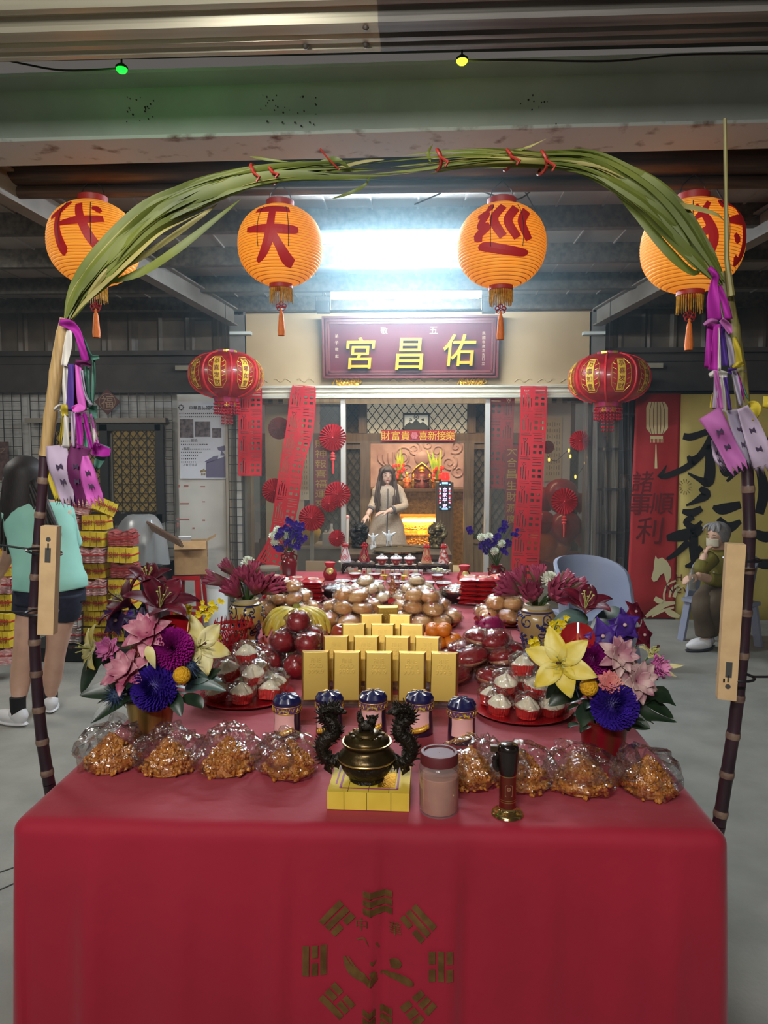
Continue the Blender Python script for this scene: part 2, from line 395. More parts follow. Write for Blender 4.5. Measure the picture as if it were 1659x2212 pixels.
mb = MB(); mb.box((-6.5, 5.5, 1.7), (.1, 6, 3.4)); struct('wall_far_left', mb, dark)
mb = MB(); mb.box((6.5, 5.5, 1.7), (.1, 6, 3.4)); struct('wall_far_right', mb, dark)

# ---- porch and altar hall behind the front
wood = mat('dark_wood', (82, 62, 42), .45, c2=(62, 46, 32), scale=6, stretch=(8, 8, .6), bump=.05)
wood_l = mat('frame_wood', (104, 82, 54), .4, c2=(84, 64, 42), scale=6, stretch=(8, 8, .6))
latt = mat('lattice_dark', (44, 40, 36), .6)
gauze = mat('lattice_gauze', (104, 92, 72), .8, c2=(84, 74, 58), scale=90)
glow = mat('lit_fanlight', (214, 206, 180), .8, em=.35, emc=(226, 216, 186), c2=(190, 180, 150), scale=120)
SY = 8.9
def lattice(mb, x0, x1, z0, z1, y, st, w, aspect=1.3):
    """diagonal diamond bars clipped to a rectangle"""
    k = st*aspect; L = x1-x0; Hh = z1-z0
    for sg in (1, -1):
        i = -int(Hh/aspect/st)-2
        while i*st < L+st*2+Hh/aspect:
            xa = x0+i*st; za = z0; xb = xa+Hh/aspect*1.0; zb_ = z1
            if sg < 0: xa, xb = x0+x1-xa, x0+x1-xb
            t0, t1 = 0., 1.; dx = xb-xa
            for lo, hi in ((x0, x1),):
                ta, tb = (lo-xa)/dx, (hi-xa)/dx
                t0 = max(t0, min(ta, tb)); t1 = min(t1, max(ta, tb))
            if t1 > t0+.01: mb.bar((xa+dx*t0, y, za+Hh*t0), (xa+dx*t1, y, za+Hh*t1), w, w)
            i += 1
z_ft, z_fb, z_lt = at(890, 872, SY).z, at(890, 936, SY).z, at(890, 958, SY).z
xa, xb = at(560, 900, SY).x-.2, at(1260, 900, SY).x+.4
dxa, dxb = at(800, 1000, SY).x, at(1002, 1000, SY).x
# screen wall: fanlight band, lintel, posts, door leaves with lattice
mb = MB(); mb.box(((xa+xb)/2, SY, (z_fb+z_lt)/2), (xb-xa, .12, z_fb-z_lt)); mb.box(((xa+xb)/2, SY, z_ft+.05), (xb-xa, .14, .10))
for px in (784, 1018): mb.box((at(px, 900, SY).x, SY, (z_ft+z_fb)/2), (.10, .14, z_ft-z_fb))
for x in (dxa-.06, dxb+.06): mb.box((x, SY, z_lt/2), (.12, .14, z_lt))
for px in (742, 1054, 650, 1150): mb.box((at(px, 1000, SY).x, SY, z_lt/2), (.08, .12, z_lt))
for px0, px1 in ((742, 786), (1016, 1054), (650, 742), (1054, 1150), (560, 650), (1150, 1250)):
    p0, p1 = at(px0, 1000, SY).x, at(px1, 1000, SY).x; zz = at(800, 1168, SY).z; mb.box(((p0+p1)/2, SY-.01, zz/2), (p1-p0, .05, zz)); mb.box(((p0+p1)/2, SY-.03, zz), (p1-p0, .06, .05))
    mb.box(((p0+p1)/2, SY-.01, z_lt-.04), (p1-p0, .06, .06))
struct('wall_screen', mb, wood_l)
mb = MB()
for px0, px1 in ((742, 786), (1016, 1054), (650, 742), (1054, 1150), (560, 650), (1150, 1250)):
    p0, p1 = at(px0, 1000, SY).x, at(px1, 1000, SY).x; zz = at(800, 1168, SY).z; mb.m = 0; mb.box(((p0+p1)/2, SY+.02, (zz+z_lt)/2), (p1-p0, .01, z_lt-zz)); mb.m = 1; lattice(mb, p0+.02, p1-.02, zz, z_lt, SY, .085, .010, 1.5)
struct('wall_screen_lattice', mb, [gauze, latt])
for px0, px1, m in ((690, 778, gauze), (791, 1012, glow), (1024, 1110, gauze)):
    p0, p1 = at(px0, 900, SY).x, at(px1, 900, SY).x
    mb = MB(); mb.box(((p0+p1)/2, SY+.05, (z_ft+z_fb)/2), (p1-p0, .01, z_ft-z_fb)); mb.m = 1; lattice(mb, p0, p1, z_fb, z_ft, SY+.02, .10, .010, 1.25); struct('window_%d' % (3 if px0 == 690 else 4 if px0 == 791 else 5), mb, [m, latt])
# corrugated awning strip inside above the fanlight
mb = MB(); zc0, zc1 = at(890, 872, 8.5).z, at(890, 858, 8.5).z+.25
n = 60; mb.add([(-1.8+3.6*i/n, 8.5-(.03 if i % 2 else 0), z) for z in (zc0, zc1) for i in range(n+1)], [(i, i+1, i+n+2, i+n+1) for i in range(n)])
struct('trim_awning', mb, mat('porch_sheet', (88, 82, 74), .6), .2)
mb = MB(); mb.box((0.05, 8.35, 2.6), (5.2, 1.1, .05)); struct('ceiling_porch', mb, mat('porch_ceiling', (150, 140, 120), .7))
# side rooms seen through the glass
beige = mat('beige_room_wall', (176, 164, 146), .7, c2=(160, 150, 134), scale=3)
mb = MB(); mb.box((at(560, 1000, 8.75).x-.1, 8.2, 1.3), (.06, 1.1, 2.6)); struct('wall_porch_left', mb, beige)
mb = MB(); mb.box((at(1255, 1000, 8.75).x+.1, 8.2, 1.3), (.06, 1.1, 2.6)); struct('wall_porch_right', mb, beige)
p0, p1 = at(573, 1000, 8.7).x, at(655, 1000, 8.7).x
mb = MB(); mb.box(((p0+p1)/2, 8.74, 1.15), (p1-p0, .05, 2.3)); struct('wall_pier_left', mb, mat('pale_room_wall', (204, 194, 172), .7))
p0, p1 = at(1172, 1000, 8.7).x, at(1232, 1000, 8.7).x
mb = MB(); mb.box(((p0+p1)/2, 8.74, 1.15), (p1-p0, .05, 2.3)); struct('wall_pier_right', mb, mat('white_room_wall', (206, 208, 212), .6))
# altar hall: back relief wall, sides, ceiling
HY = 12.0
relief = mat('lilac_relief_wall', (178, 150, 152), .55, c2=(150, 120, 124), scale=3.0, bump=.8, bscale=5, detail=2)
mb = MB(); mb.box((0.1, HY+.05, 1.6), (4.4, .1, 3.2)); struct('wall_altar_back', mb, relief)
for x, s in ((-1.75, 'left'), (1.95, 'right')):
    mb = MB(); mb.box((x, 10.5, 1.6), (.1, 3.1, 3.2)); struct('wall_hall_'+s, mb, wood_l)
mb = MB(); mb.box((0.1, 10.5, 3.1), (4, 3.2, .1)); struct('ceiling_hall', mb, mat('hall_ceiling', (150, 130, 104), .7))
# carved swirls of the relief (clouds, a lotus and a pearl)
mb = MB()
def swirl(px, py, r, turns, a0, sg=1):
    c = at(px, py, HY-.02); mb.tube([(c.x+r*(1-.85*k/24)*cos(a0+sg*turns*2*pi*k/24), HY-.01, c.z+r*(1-.85*k/24)*sin(a0+sg*turns*2*pi*k/24)) for k in range(25)], [.02*(1-.5*k/24) for k in range(25)], 6)
for a in ((870, 985, .16, 1.4, .5), (895, 970, .13, 1.6, 2, -1), (922, 1000, .18, 1.3, 0), (945, 975, .15, 1.5, 3), (970, 1000, .14, 1.6, 1, -1), (990, 1018, .12, 1.4, 2), (985, 965, .12, 1.5, 4), (925, 960, .1, 1.3, 1), (880, 1015, .13, 1.5, 5, -1), (958, 1032, .13, 1.4, 2)): swirl(*a)
for k in range(-3, 4):
    c = at(850, 1005, HY-.01); mb.tube(smooth_path([(c.x, HY-.01, c.z-.1), (c.x+.075*k, HY-.01, c.z+.05), (c.x+.085*k, HY-.01, c.z+.22-.02*abs(k))], 5), .015, 6)
c = at(912, 990, HY-.02); mb.ball((c.x, HY, c.z), (.13, .05, .13), 16, 10)
struct('trim_relief_swirls', mb, relief)
# ================================================================= LAMPS, LANTERNS, SIGN
TUBE_W = 620
tubem = mat('lit_tube', (205, 238, 255), .4, em=TUBE_W, emc=(226, 243, 255))
whitep = mat('white_plastic', (225, 226, 224), .4); black = mat('black_plastic', (22, 22, 24), .4); wire = mat('black_wire', (26, 24, 24), .6)
for px0, px1, py, Y, lb in ((668, 1012, 520, 4.86, 'long white tube lamp glowing just behind the yellow lanterns'), (722, 1033, 642, 6.54, 'white tube lamp glowing above the temple name board')):
    a, b = at(px0, py, Y), at(px1, py, Y); z = (a.z+b.z)/2; t = thing('tube_lamp', lb, 'lamp', (0, 0, 0), group='tube lamps under the canopy')
    mb = MB(); mb.box(((a.x+b.x)/2, Y, z+.032), (b.x-a.x+.06, .045, .035)); part('housing', mb, whitep, t)
    mb = MB(); mb.cyl((a.x, Y, z), (b.x, Y, z), .013, n=8); part('tube', mb, tubem, t)
    for x in (a.x-.015, b.x+.015): mb = MB(); mb.box((x, Y, z+.008), (.03, .03, .05)); part('end_cap', mb, whitep, t)
for px, lb in ((698, 'small black floodlight hanging above the 宮 end of the name board'), (1056, 'small black floodlight hanging above the 佑 end of the name board')):
    p = at(px, 664, 6.75); t = thing('floodlight', lb, 'lamp', p, group='floodlights above the name board')
    mb = MB(); mb.box((0, 0, 0), (.12, .07, .105)); mb.box((0, -.037, 0), (.1, .006, .085)); part('body', mb, black, t)
    mb = MB(); mb.tube([(-.066, 0, -.02), (-.066, 0, .10), (.066, 0, .10), (.066, 0, -.02)], .006, 6); mb.cyl((0, 0, .10), (0, 0, 3.255-p.z), .006, n=6); part('bracket', mb, black, t)
for px, py, c, lb in ((263, 150, (14, 255, 40), 'small green glowing LED lamp under the gutter'), (998, 132, (225, 255, 40), 'small yellow-green glowing LED lamp under the gutter')):
    p = at(px, py, 2.95); t = thing('led_lamp', lb, 'lamp', p)
    mb = MB(); mb.lathe([(.0001, -.014), (.014, -.011), (.021, -.003), (.022, .002)], 14); part('lens', mb, mat('led_%d' % px, c, .3, em=4, emc=c), t)
    mb = MB(); mb.lathe([(.024, .001), (.024, .01), (.012, .02), (.0001, .02)], 14); mb.cyl((0, 0, .02), (0, 0, 3.6-p.z-.03), .004, n=6); part('socket', mb, black, t)
    bulb('led_glow', p+V((0, 0, -.04)), 1.1 if px < 500 else .5, tuple(lin(c)[:3]), .02)
# thin cables along the canopy
for pts, lb, Y in (([(-30, 120), (60, 140), (140, 152), (262, 148)], 'thin black cable to the green LED lamp', 2.95), ([(998, 130), (1120, 130), (1320, 132), (1480, 118), (1700, 116)], 'thin black cable from the yellow-green LED lamp', 2.95),
    ([(895, 442), (935, 425), (985, 402)], 'thin dark cable between the tube lamp and the lantern rail', 4.1), ([(1017, 403), (1060, 420), (1120, 430), (1158, 401)], 'drooping black cable above the lantern with 巡', 4.1), ([(1540, 395), (1570, 445), (1605, 478), (1660, 450), (1720, 400)], 'black cable looping over the slanting rafter by the last lantern', 4.1), ([(1127, 402), (1140, 425), (1158, 458)], 'short thin wire dangling past the lantern with 巡', 4.2)):
    mb = MB(); mb.tube(smooth_path([tuple(at(x, y, Y)) for x, y in pts], 6), .004, 5); solo('cable', mb, wire, lb, 'cable', group='cables under the canopy')

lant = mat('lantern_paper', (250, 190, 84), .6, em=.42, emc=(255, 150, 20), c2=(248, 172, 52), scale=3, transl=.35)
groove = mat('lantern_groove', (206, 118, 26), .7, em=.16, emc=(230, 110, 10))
redp = mat('red_paper', (186, 26, 32), .55, em=.05, emc=(190, 20, 20)); redcap = mat('red_cap', (150, 34, 30), .5)
gold = mat('gold_thread', (206, 160, 56), .45, .3, c2=(150, 110, 30), scale=60); orange = mat('orange_thread', (232, 128, 48), .6, c2=(206, 100, 30), scale=80, stretch=(6, 6, .5))
LR, LH = .234, .212
def lprof(z): return LR*max(0, 1-abs(z/(LH*1.035))**2.25)**(1/2.0)
STROKES = {   # brush strokes about the lantern centre: x, y down, half width
 '天': [[(-45, -53, 5), (-10, -55, 8), (42, -54, 7)], [(0, -50, 8), (-1, -35, 8), (-3, -8, 8)], [(-58, -12, 5), (-20, -10, 9), (40, -9, 9), (55, -10, 5)], [(-1, -16, 10), (-8, 15, 10), (-22, 38, 8), (-43, 52, 3)], [(0, -2, 8), (14, 22, 9), (30, 46, 12), (50, 56, 8)]],
 '代': [[(-32, -64, 7), (-45, -44, 8), (-70, -30, 5)], [(-48, -42, 7), (-46, 0, 8), (-38, 34, 11), (-34, 42, 6)], [(-42, -14, 4), (0, -20, 8), (46, -26, 6)], [(-6, -58, 8), (4, -20, 8), (22, 16, 9), (48, 40, 7), (58, 22, 2)], [(24, -48, 3), (36, -46, 7), (42, -40, 4)]],
 '巡': [[(-2, -58, 9), (-22, -28, 9), (-3, 8, 8)], [(28, -54, 9), (6, -24, 9), (25, 10, 8)], [(54, -50, 9), (34, -22, 9), (50, 12, 8)], [(-40, -62, 3), (-33, -56, 8), (-42, -46, 3)], [(-58, -36, 4), (-40, -40, 9), (-50, -16, 7), (-34, -14, 8), (-56, 4, 8), (-44, 8, 6)], [(-54, 26, 3), (-40, 24, 9), (0, 32, 9), (40, 36, 7), (52, 34, 3)]],
 '狩': [[(-22, -58, 4), (-40, -34, 6), (-52, -24, 3)], [(-50, -52, 4), (-30, -20, 7), (-20, 10, 9), (-26, 40, 7), (-44, 38, 3)], [(-20, -12, 6), (-36, 0, 7), (-54, 6, 3)], [(30, -78, 8), (44, -68, 6)], [(8, -46, 8), (10, -58, 7), (50, -56, 7), (74, -52, 8), (66, -38, 4)], [(10, -20, 5), (40, -26, 10), (84, -28, 10)], [(52, -52, 9), (54, -10, 10), (56, 30, 10), (50, 44, 8), (34, 38, 3)], [(22, 2, 4), (30, 10, 8), (34, 16, 4)]]}
def yellow_lantern(px, py, Y, ch, rz, w, lb, cw=.27, chh=.30):
    p = at(px, py, Y); t = thing('paper_lantern', lb, 'lantern', p, group='yellow paper lanterns hung across the canopy'); k = sz(w, Y)/(2*LR); t.scale = (k, k, k)
    mb = MB(); n = 40; nb = 30; zs = [-LH+2*LH*i/nb for i in range(nb+1)]; pr = []; ms = []
    for i in range(nb):
        za, zb_ = zs[i], zs[i+1]; e = (zb_-za)*.10
        pr += [(lprof(za+e), za+e), (lprof((za+zb_)/2)+.0028, (za+zb_)/2), (lprof(zb_-e), zb_-e)]
        ms += [0, 0, 1]
    for i in range(len(pr)-1):
        mb.m = ms[i]; mb.lathe([pr[i], pr[i+1]], n)
    bm_v = mb; part('globe', mb, [lant, groove], t, 1.2)
    mb = MB()
    def wrap(x, y, z): g = x/LR+rz; r = lprof(y)+.0065; return V((r*sin(g), -r*cos(g), y))
    for st in STROKES[ch]:
        q = smooth_path([(x*.00255, -y*.00255, hw*.00255) for x, y, hw in st], 6); n = len(q)
        for a_, b_ in ((-1, 0), (0, 1)):
            vs = []
            for i, (x, y, hw) in enumerate(q):
                d = V((q[min(i+1, n-1)][0]-q[max(i-1, 0)][0], q[min(i+1, n-1)][1]-q[max(i-1, 0)][1])).normalized(); nx, ny = -d.y*hw, d.x*hw
                vs += [wrap(x+nx*b_, y+ny*b_, 0), wrap(x+nx*a_, y+ny*a_, 0)]
            mb.add(vs, [(2*i+1, 2*i+3, 2*i+2, 2*i) for i in range(n-1)])
    part('lettering', mb, redp, t, 0)
    mb = MB(); mb.lathe([(.075, LH-.012), (.078, LH+.03), (.07, LH+.035), (.066, LH+.0)], 20); part('top_collar', mb, redcap, t)
    mb = MB(); mb.tube([(-.07, 0, LH+.02), (-.05, 0, LH+.08), (0, 0, LH+.13), (.05, 0, LH+.08), (.07, 0, LH+.02)], .0025, 5); mb.cyl((0, 0, LH+.13), (0, 0, LH+.17), .0025, n=5); part('hanger', mb, wire, t)
    mb = MB(); mb.lathe([(.062, -LH-.022), (.066, -LH-.02), (.064, -LH+.012)], 20); part('bottom_collar', mb, redcap, t)
    mb = MB()
    for j in range(34):
        a = 2*pi*j/34; mb.cyl((.06*cos(a), .06*sin(a), -LH-.02), ((.06+RN(-.004, .004))*cos(a), .06*sin(a), -LH-.02-RN(.065, .085)), .004, .002, 4)
    part('fringe', mb, gold, t)
    for a in (-.35, .35):
        mb = MB(); mb.tube([((lprof(z)+.009)*sin(a), -(lprof(z)+.009)*cos(a), z) for z in [.16-.32*i/10 for i in range(8)]], .0018, 4); part('tie_string', mb, wire, t)
    tz = -LH-.115
    mb = MB(); mb.cyl((0, 0, -LH), (0, 0, tz), .002, n=4)
    for sx, sz_ in ((-.018, 0), (.018, 0), (0, .012), (-.012, -.014), (.012, -.014)): mb.lathe([(.009, -.003), (.014, 0), (.009, .003)], 8, (sx, 0, tz+sz_), axis=(0, 1, 0))
    part('knot', mb, mat('red_cord', (150, 24, 30), .6), t)
    mb = MB(); mb.lathe([(.019, tz-.165), (.021, tz-.14), (.014, tz-.06), (.011, tz-.04), (.006, tz-.03), (.008, tz-.02), (.002, tz-.012)], 10); part('tassel', mb, orange, t)
    return t
yellow_lantern(203, 527, 4.05, '代', .12, 188, 'yellow paper lantern with red 代, partly behind the arch leaves', .25, .27)
yellow_lantern(606, 532, 4.05, '天', -.02, 178, 'yellow paper lantern with red 天 at the near end of the tube lamp')
yellow_lantern(1083, 532, 4.05, '巡', -.05, 184, 'yellow paper lantern with red 巡 beside the tube lamp')
yellow_lantern(1494, 533, 4.05, '狩', .25, 202, 'yellow paper lantern with red 狩 behind the upright stick of the arch')

# red gauze lanterns by the door
lred = mat('lantern_red', (170, 20, 30), .35, c2=(140, 14, 24), scale=20, coat=.4, em=.06, emc=(200, 20, 20)); lrib = mat('lantern_rib', (214, 44, 48), .4)
lgold = mat('lantern_gold', (206, 170, 60), .35, .4); lmag = mat('lantern_magenta', (170, 40, 90), .4); bead = mat('red_bead', (176, 20, 40), .2, coat=.5)
def red_lantern(px, py, Y, w, rz, lb):
    p = at(px, py, Y); t = thing('silk_lantern', lb, 'lantern', p, rz, group='red silk lanterns by the temple front'); a0 = sz(w, Y)/2; h = a0*.60
    pf = lambda z: a0*max(0, 1-abs(z/(h*1.06))**2.3)**(1/2.2)
    mb = MB(); mb.lathe([(pf(z), z) for z in [-h+2*h*i/16 for i in range(17)]], 48); part('body', mb, lred, t, 1.)
    for j in range(8):
        a = 2*pi*(j+.5)/8; mb = MB(); mb.tube([((pf(z)+.004)*sin(a), -(pf(z)+.004)*cos(a), z) for z in [-h+2*h*i/14 for i in range(15)]], .011, 6); part('rib', mb, lrib, t)
    W_ = ['恭喜发财', '万事如意', '福']
    for j in range(8):
        a = 2*pi*j/8; mb = MB(); sw, sh = a0*.10, h*.62
        def wr(x, y, z, a=a): r = pf(y)+.0035+z; b = a+x/a0; return V((r*sin(b), -r*cos(b), y))
        lw = 2 if j % 3 == 2 else 0
        # octagon outline and fretwork in gold
        oc = [(.24, .42), (.24, -.42), (.12, -.68), (-.12, -.68), (-.24, -.42), (-.24, .42), (-.12, .68), (.12, .68)]
        for q in range(8):
            x0, y0 = oc[q]; x1, y1 = oc[(q+1) % 8]
            for e in range(4):
                s0, s1 = e/4, (e+1)/4; mb.bar(wr((x0+(x1-x0)*s0)*a0, (y0+(y1-y0)*s0)*h, 0), wr((x0+(x1-x0)*s1)*a0, (y0+(y1-y0)*s1)*h, 0), .004)
        for sx in (-1, 1):
            for yy in (-.4, -.2, 0, .2, .4): mb.bar(wr(sx*.13*a0, yy*h, 0), wr(sx*.22*a0, (yy+.08)*h, 0), .004)
        part('gold_pattern', mb, lgold, t, 0)
        if lw == 0:
            mb = MB(); mb.grid(lambda u, v: wr((u-.5)*2*sw, (v-.5)*2*sh, .001), 3, 6); part('paper_slip', mb, mat('yellow_slip', (224, 186, 60), .6, em=.05, emc=(230, 180, 50)), t)
            mb = MB()
            for q, chx in enumerate(W_[j % 2]):
                vs, fs, tw, th = glyphs(chx, off=.006); s = sw*1.5/max(tw, th); yy = sh*(.75-.5*q)
                mb.add([wr(v.x*s, yy+v.y*s, .004) for v in vs], fs)
            part('lettering', mb, mat('dark_red_ink', (120, 16, 20), .6), t, 0)
        else:
            mb = MB(); vs, fs, tw, th = glyphs('福', off=.01); s = a0*.3/tw; mb.add([wr(v.x*s, v.y*s, .004) for v in vs], fs); part('lettering', mb, lgold, t, 0)
    for nm, z0, z1, r0, r1 in (('top_collar', h*.98, h*1.12, a0*.30, a0*.30), ('bottom_collar', -h*1.0, -h*1.22, a0*.36, a0*.33), ('lower_collar', -h*1.22, -h*1.42, a0*.26, a0*.26)):
        mb = MB(); n = 12
        for j in range(n):
            mb.m = j % 2; mb.lathe([(r0, z0), (r1, z1)], 2, a0=2*pi*j/n, a1=2*pi*(j+1)/n)
        part(nm, mb, [lmag, lgold] if nm != 'bottom_collar' else [redcap, lmag], t, 0)
    mb = MB()
    for j in range(26):
        a = 2*pi*j/26
        for q in range(4): mb.ball((a0*.34*cos(a), a0*.34*sin(a), -h*1.3-q*a0*.085), .011, 6, 4)
    part('bead_fringe', mb, bead, t); mb = MB()
    for j in range(10):
        a = 2*pi*j/10
        for q in range(6): mb.ball((a0*.14*cos(a), a0*.14*sin(a), -h*1.5-q*a0*.085), .010, 6, 4)
    part('bead_drop', mb, bead, t)
    mb = MB(); mb.cyl((0, 0, h*1.1), (0, 0, 3.12-p.z), .003, n=5); part('chain', mb, wire, t)
    return t
red_lantern(489, 811, 7.0, 156, .0, 'red silk lantern hanging over the notice poster')
red_lantern(1315, 818, 7.0, 164, .05, 'red silk lantern hanging beside the dark plastic curtain and horse banner')

# temple name board
t = thing('name_board', 'maroon temple name board with raised gold characters over the entrance', 'sign', at(886, 750, 7.48), rot=(R(8), 0, 0))
bw, bh = sz(378, 7.4), sz(131, 7.4)
maroon = mat('maroon_lacquer', (84, 20, 32), .6, c2=(74, 16, 28), scale=3, spec=.25); mframe = mat('maroon_frame', (92, 34, 34), .45, coat=.1); goldleaf = mat('gold_leaf', (226, 178, 50), .3, .75)
mb = MB(); mb.box((0, 0, 0), (bw, .04, bh)); part('board', mb, maroon, t)
mb = MB()
for k, (e, th) in enumerate(((0, .03), (.032, .02), (.056, .014))):
    ww, hh = bw/2-e-.012, bh/2-e-.012
    for sx in (-1, 1): mb.box((sx*ww, -.03+.004*k, 0), (.02, .03, 2*hh+.02)); mb.box((0, -.03+.004*k, sx*hh), (2*ww+.02, .03, .02))
part('frame', mb, mframe, t)
for ch, px, py in (('宮', 781, 762), ('昌', 884, 764), ('佑', 991, 757)):
    mb = MB(); x = sz(px-886, 7.4); z = -sz(py-750, 7.4)
    text(mb, ch, lambda a, b, c: V((x+a, -.03-c*1.6, z+b)), h=sz(66, 7.4), off=.004, ext=.16, shear=.08); part('raised_character', mb, goldleaf, t, 0)
mb = MB()
for k, ch in enumerate('民國年歲次吉日立'[:8]): text(mb, ch, lambda a, b, c: V((sz(157, 7.4)+a, -.0215, sz(28-9*k, 7.4)+b)), h=.032)
for k, ch in enumerate('弟子敬獻'): text(mb, ch, lambda a, b, c: V((-sz(158, 7.4)+a, -.0215, sz(24-14*k, 7.4)+b)), h=.035)
text(mb, '五', lambda a, b, c: V((sz(50, 7.4)+a, -.0215, sz(35, 7.4)+b)), h=.07); text(mb, '敬', lambda a, b, c: V((-sz(56, 7.4)+a, -.0215, sz(35, 7.4)+b)), h=.07)
part('small_lettering', mb, mat('faded_gold', (168, 150, 120), .5), t, 0)
for px, lb in ((750, 'gold carved bracket under the 宮 end of the name board'), (1020, 'gold carved bracket under the 佑 end of the name board')):
    p = at(px, 824, 7.545); mb = MB(); w = sz(50, 7.5); random.seed(px); mb.box((0, .05, 0), (w, .06, .09))
    for k in range(26): mb.ball((RN(-w/2, w/2), RN(-.01, .02), RN(-.05, .05)), (RN(.012, .03), .02, RN(.01, .02)), 8, 5, rot=(0, RN(0, 3), 0))
    for k in range(5): x = -w/2+w*k/4; mb.tube([(x-.03, 0, -.03), (x, -.02, .03), (x+.03, -.01, .0), (x+.01, -.01, -.02)], .009, 6)
    solo('carved_bracket', mb, goldleaf, lb, 'bracket', p, group='gold brackets of the name board')
# ================================================================= TABLE CLOTH
TZ = .76; TX0, TX1, TY0, TY1 = -.94, .725, 1.595, 5.45
clothm = mat('red_cloth', (160, 6, 42), .75, c2=(148, 4, 38), scale=2, bump=.12, bscale=14, sheen=.18)
nt = clothm.node_tree
mb = MB(); RAD = .035
def drape(d):      # distance past the edge -> (outward, down)
    if d <= 0: return 0., 0.
    a = d/RAD
    if a < pi/2: return RAD*sin(a), RAD*(1-cos(a))
    e = d-RAD*pi/2; return RAD+.035*e, RAD+e*.999
DR = .74
def axis_pts(a, b):
    s = [a-DR+DR*i/12 for i in range(10)]+[a-.10+.10*i/8 for i in range(9)]
    m = int((b-a)/.016); s += [a+(b-a)*i/m for i in range(1, m)]
    s += [b+.10*i/8 for i in range(9)]+[b+.10+(DR-.1)*(i+1)/9 for i in range(9)]
    return sorted(set(s))
def yaxis_pts(a, b):
    s = [a-DR+DR*i/22 for i in range(19)]+[a-.10+.10*i/8 for i in range(9)]
    m = int((b-a)/.045); s += [a+(b-a)*i/m for i in range(1, m)]; s += [b+.1*i/8 for i in range(9)]+[b+DR]
    return sorted(set(s))
ci, co = RAD, RAD
xs = axis_pts(TX0+RAD, TX1-RAD); ys = yaxis_pts(TY0+RAD, TY1-RAD)
def folds(x, z):   # soft vertical pleats of the front drop
    f = .006*sin(x*9+.6)+.004*sin(x*23+1.)+.003*sin(x*41)
    for cx, w, a in ((-.31, .022, .010), (-.26, .018, -.009), (-.085, .010, .012), (-.055, .012, -.010), (.10, .02, .009), (.14, .02, -.008), (-.74, .03, .012), (.60, .03, .012), (-.52, .03, .006), (.36, .03, -.007)): f += a*math.exp(-((x-cx+.02*(TZ-z))/w)**2)
    return f*1.35
def cpt(x, y):
    dx = max(TX0+RAD-x, x-(TX1-RAD), 0); dy = max(TY0+RAD-y, y-(TY1-RAD), 0)
    cx = min(max(x, TX0+RAD), TX1-RAD); cy = min(max(y, TY0+RAD), TY1-RAD); sx = -1 if x < cx else 1; sy = -1 if y < cy else 1
    d = sqrt(dx*dx+dy*dy)
    if d == 0:
        return V((x, y, TZ+.0012*sin(y*30+x*2)*(.5+.5*sin(x*3+y))+.0012*NZ.noise(V((x*4, y*7, 0)))))
    if dx and dy: d = max(dx, dy)+.25*min(dx, dy)
    o, dn = drape(d); q = sqrt(dx*dx+dy*dy); nx, ny = dx/q*sx, dy/q*sy
    z = max(TZ-dn, .02); k = min(1, dn/.25)
    px, py = cx+nx*o, cy+ny*o
    if dy and sy < 0: py -= k*folds(px, z)*max(0, 1-dx/.12)
    if dx: px += sx*k*.012*sin(y*7)*(min(1, dx/.1) if not dy else 0)
    return V((px, py, z))
nu, nv = len(xs), len(ys)
mb.add([cpt(x, y) for y in ys for x in xs], [(j*nu+i, j*nu+i+1, (j+1)*nu+i+1, (j+1)*nu+i) for j in range(nv-1) for i in range(nu-1)])
cloth = solo('tablecloth', mb, clothm, 'bright red cloth covering the long offering table to the floor', 'tablecloth', smooth=3.)
# gold bagua print on the front drop
goldprint = mat('gold_print', (92, 62, 28), .55, .25, c2=(118, 86, 42), scale=30)
def onfront(px, py):
    p = at(px, py, TY0-.02); z = p.z; x = p.x; k = min(1, (TZ-z)/.25); d = TZ-z-RAD
    return V((x, TY0-.035*max(d, 0)-k*folds(x, z)-.004, z))
mb = MB(); cx, cy = 815, 2083
TRI = {0: '111', 1: '110', 2: '010', 3: '100', 4: '000', 5: '001', 6: '101', 7: '011'}
# slab position clockwise from the top: lines from the outside in, 1 whole 0 broken
for k, (ang, rx, pat) in enumerate(((90, 1, '111'), (45, 1, '110'), (0, 1, '010'), (-45, 1, '000'), (-90, 1, '000'), (-135, 1, '100'), (180, 1, '101'), (135, 1, '110'))):
    a = R(ang); 
    for q, c in enumerate(pat):
        r = 143-18*q if ang not in (0, 180) else 156-19*q
        segs = [(-32, 32)] if c == '1' else [(-32, -5), (5, 32)]
        for s0, s1 in segs:
            n = 4
            for e in range(n):
                t0, t1 = s0+(s1-s0)*e/n, s0+(s1-s0)*(e+1)/n; vs = []
                for (t, rr) in ((t0, r-7), (t1, r-7), (t1, r+7), (t0, r+7)):
                    X = cx+cos(a)*rr-sin(a)*t; Y = cy-(sin(a)*rr+cos(a)*t); vs.append(onfront(X, Y))
                mb.add(vs, [(0, 1, 2, 3)])
def frontfn(ox, oy, s): return lambda x, y, z: onfront(ox+x*s, oy-y*s)
text(mb, '中', frontfn(780, 2004, 1), h=28); text(mb, '華', frontfn(853, 2012, 1), h=28)
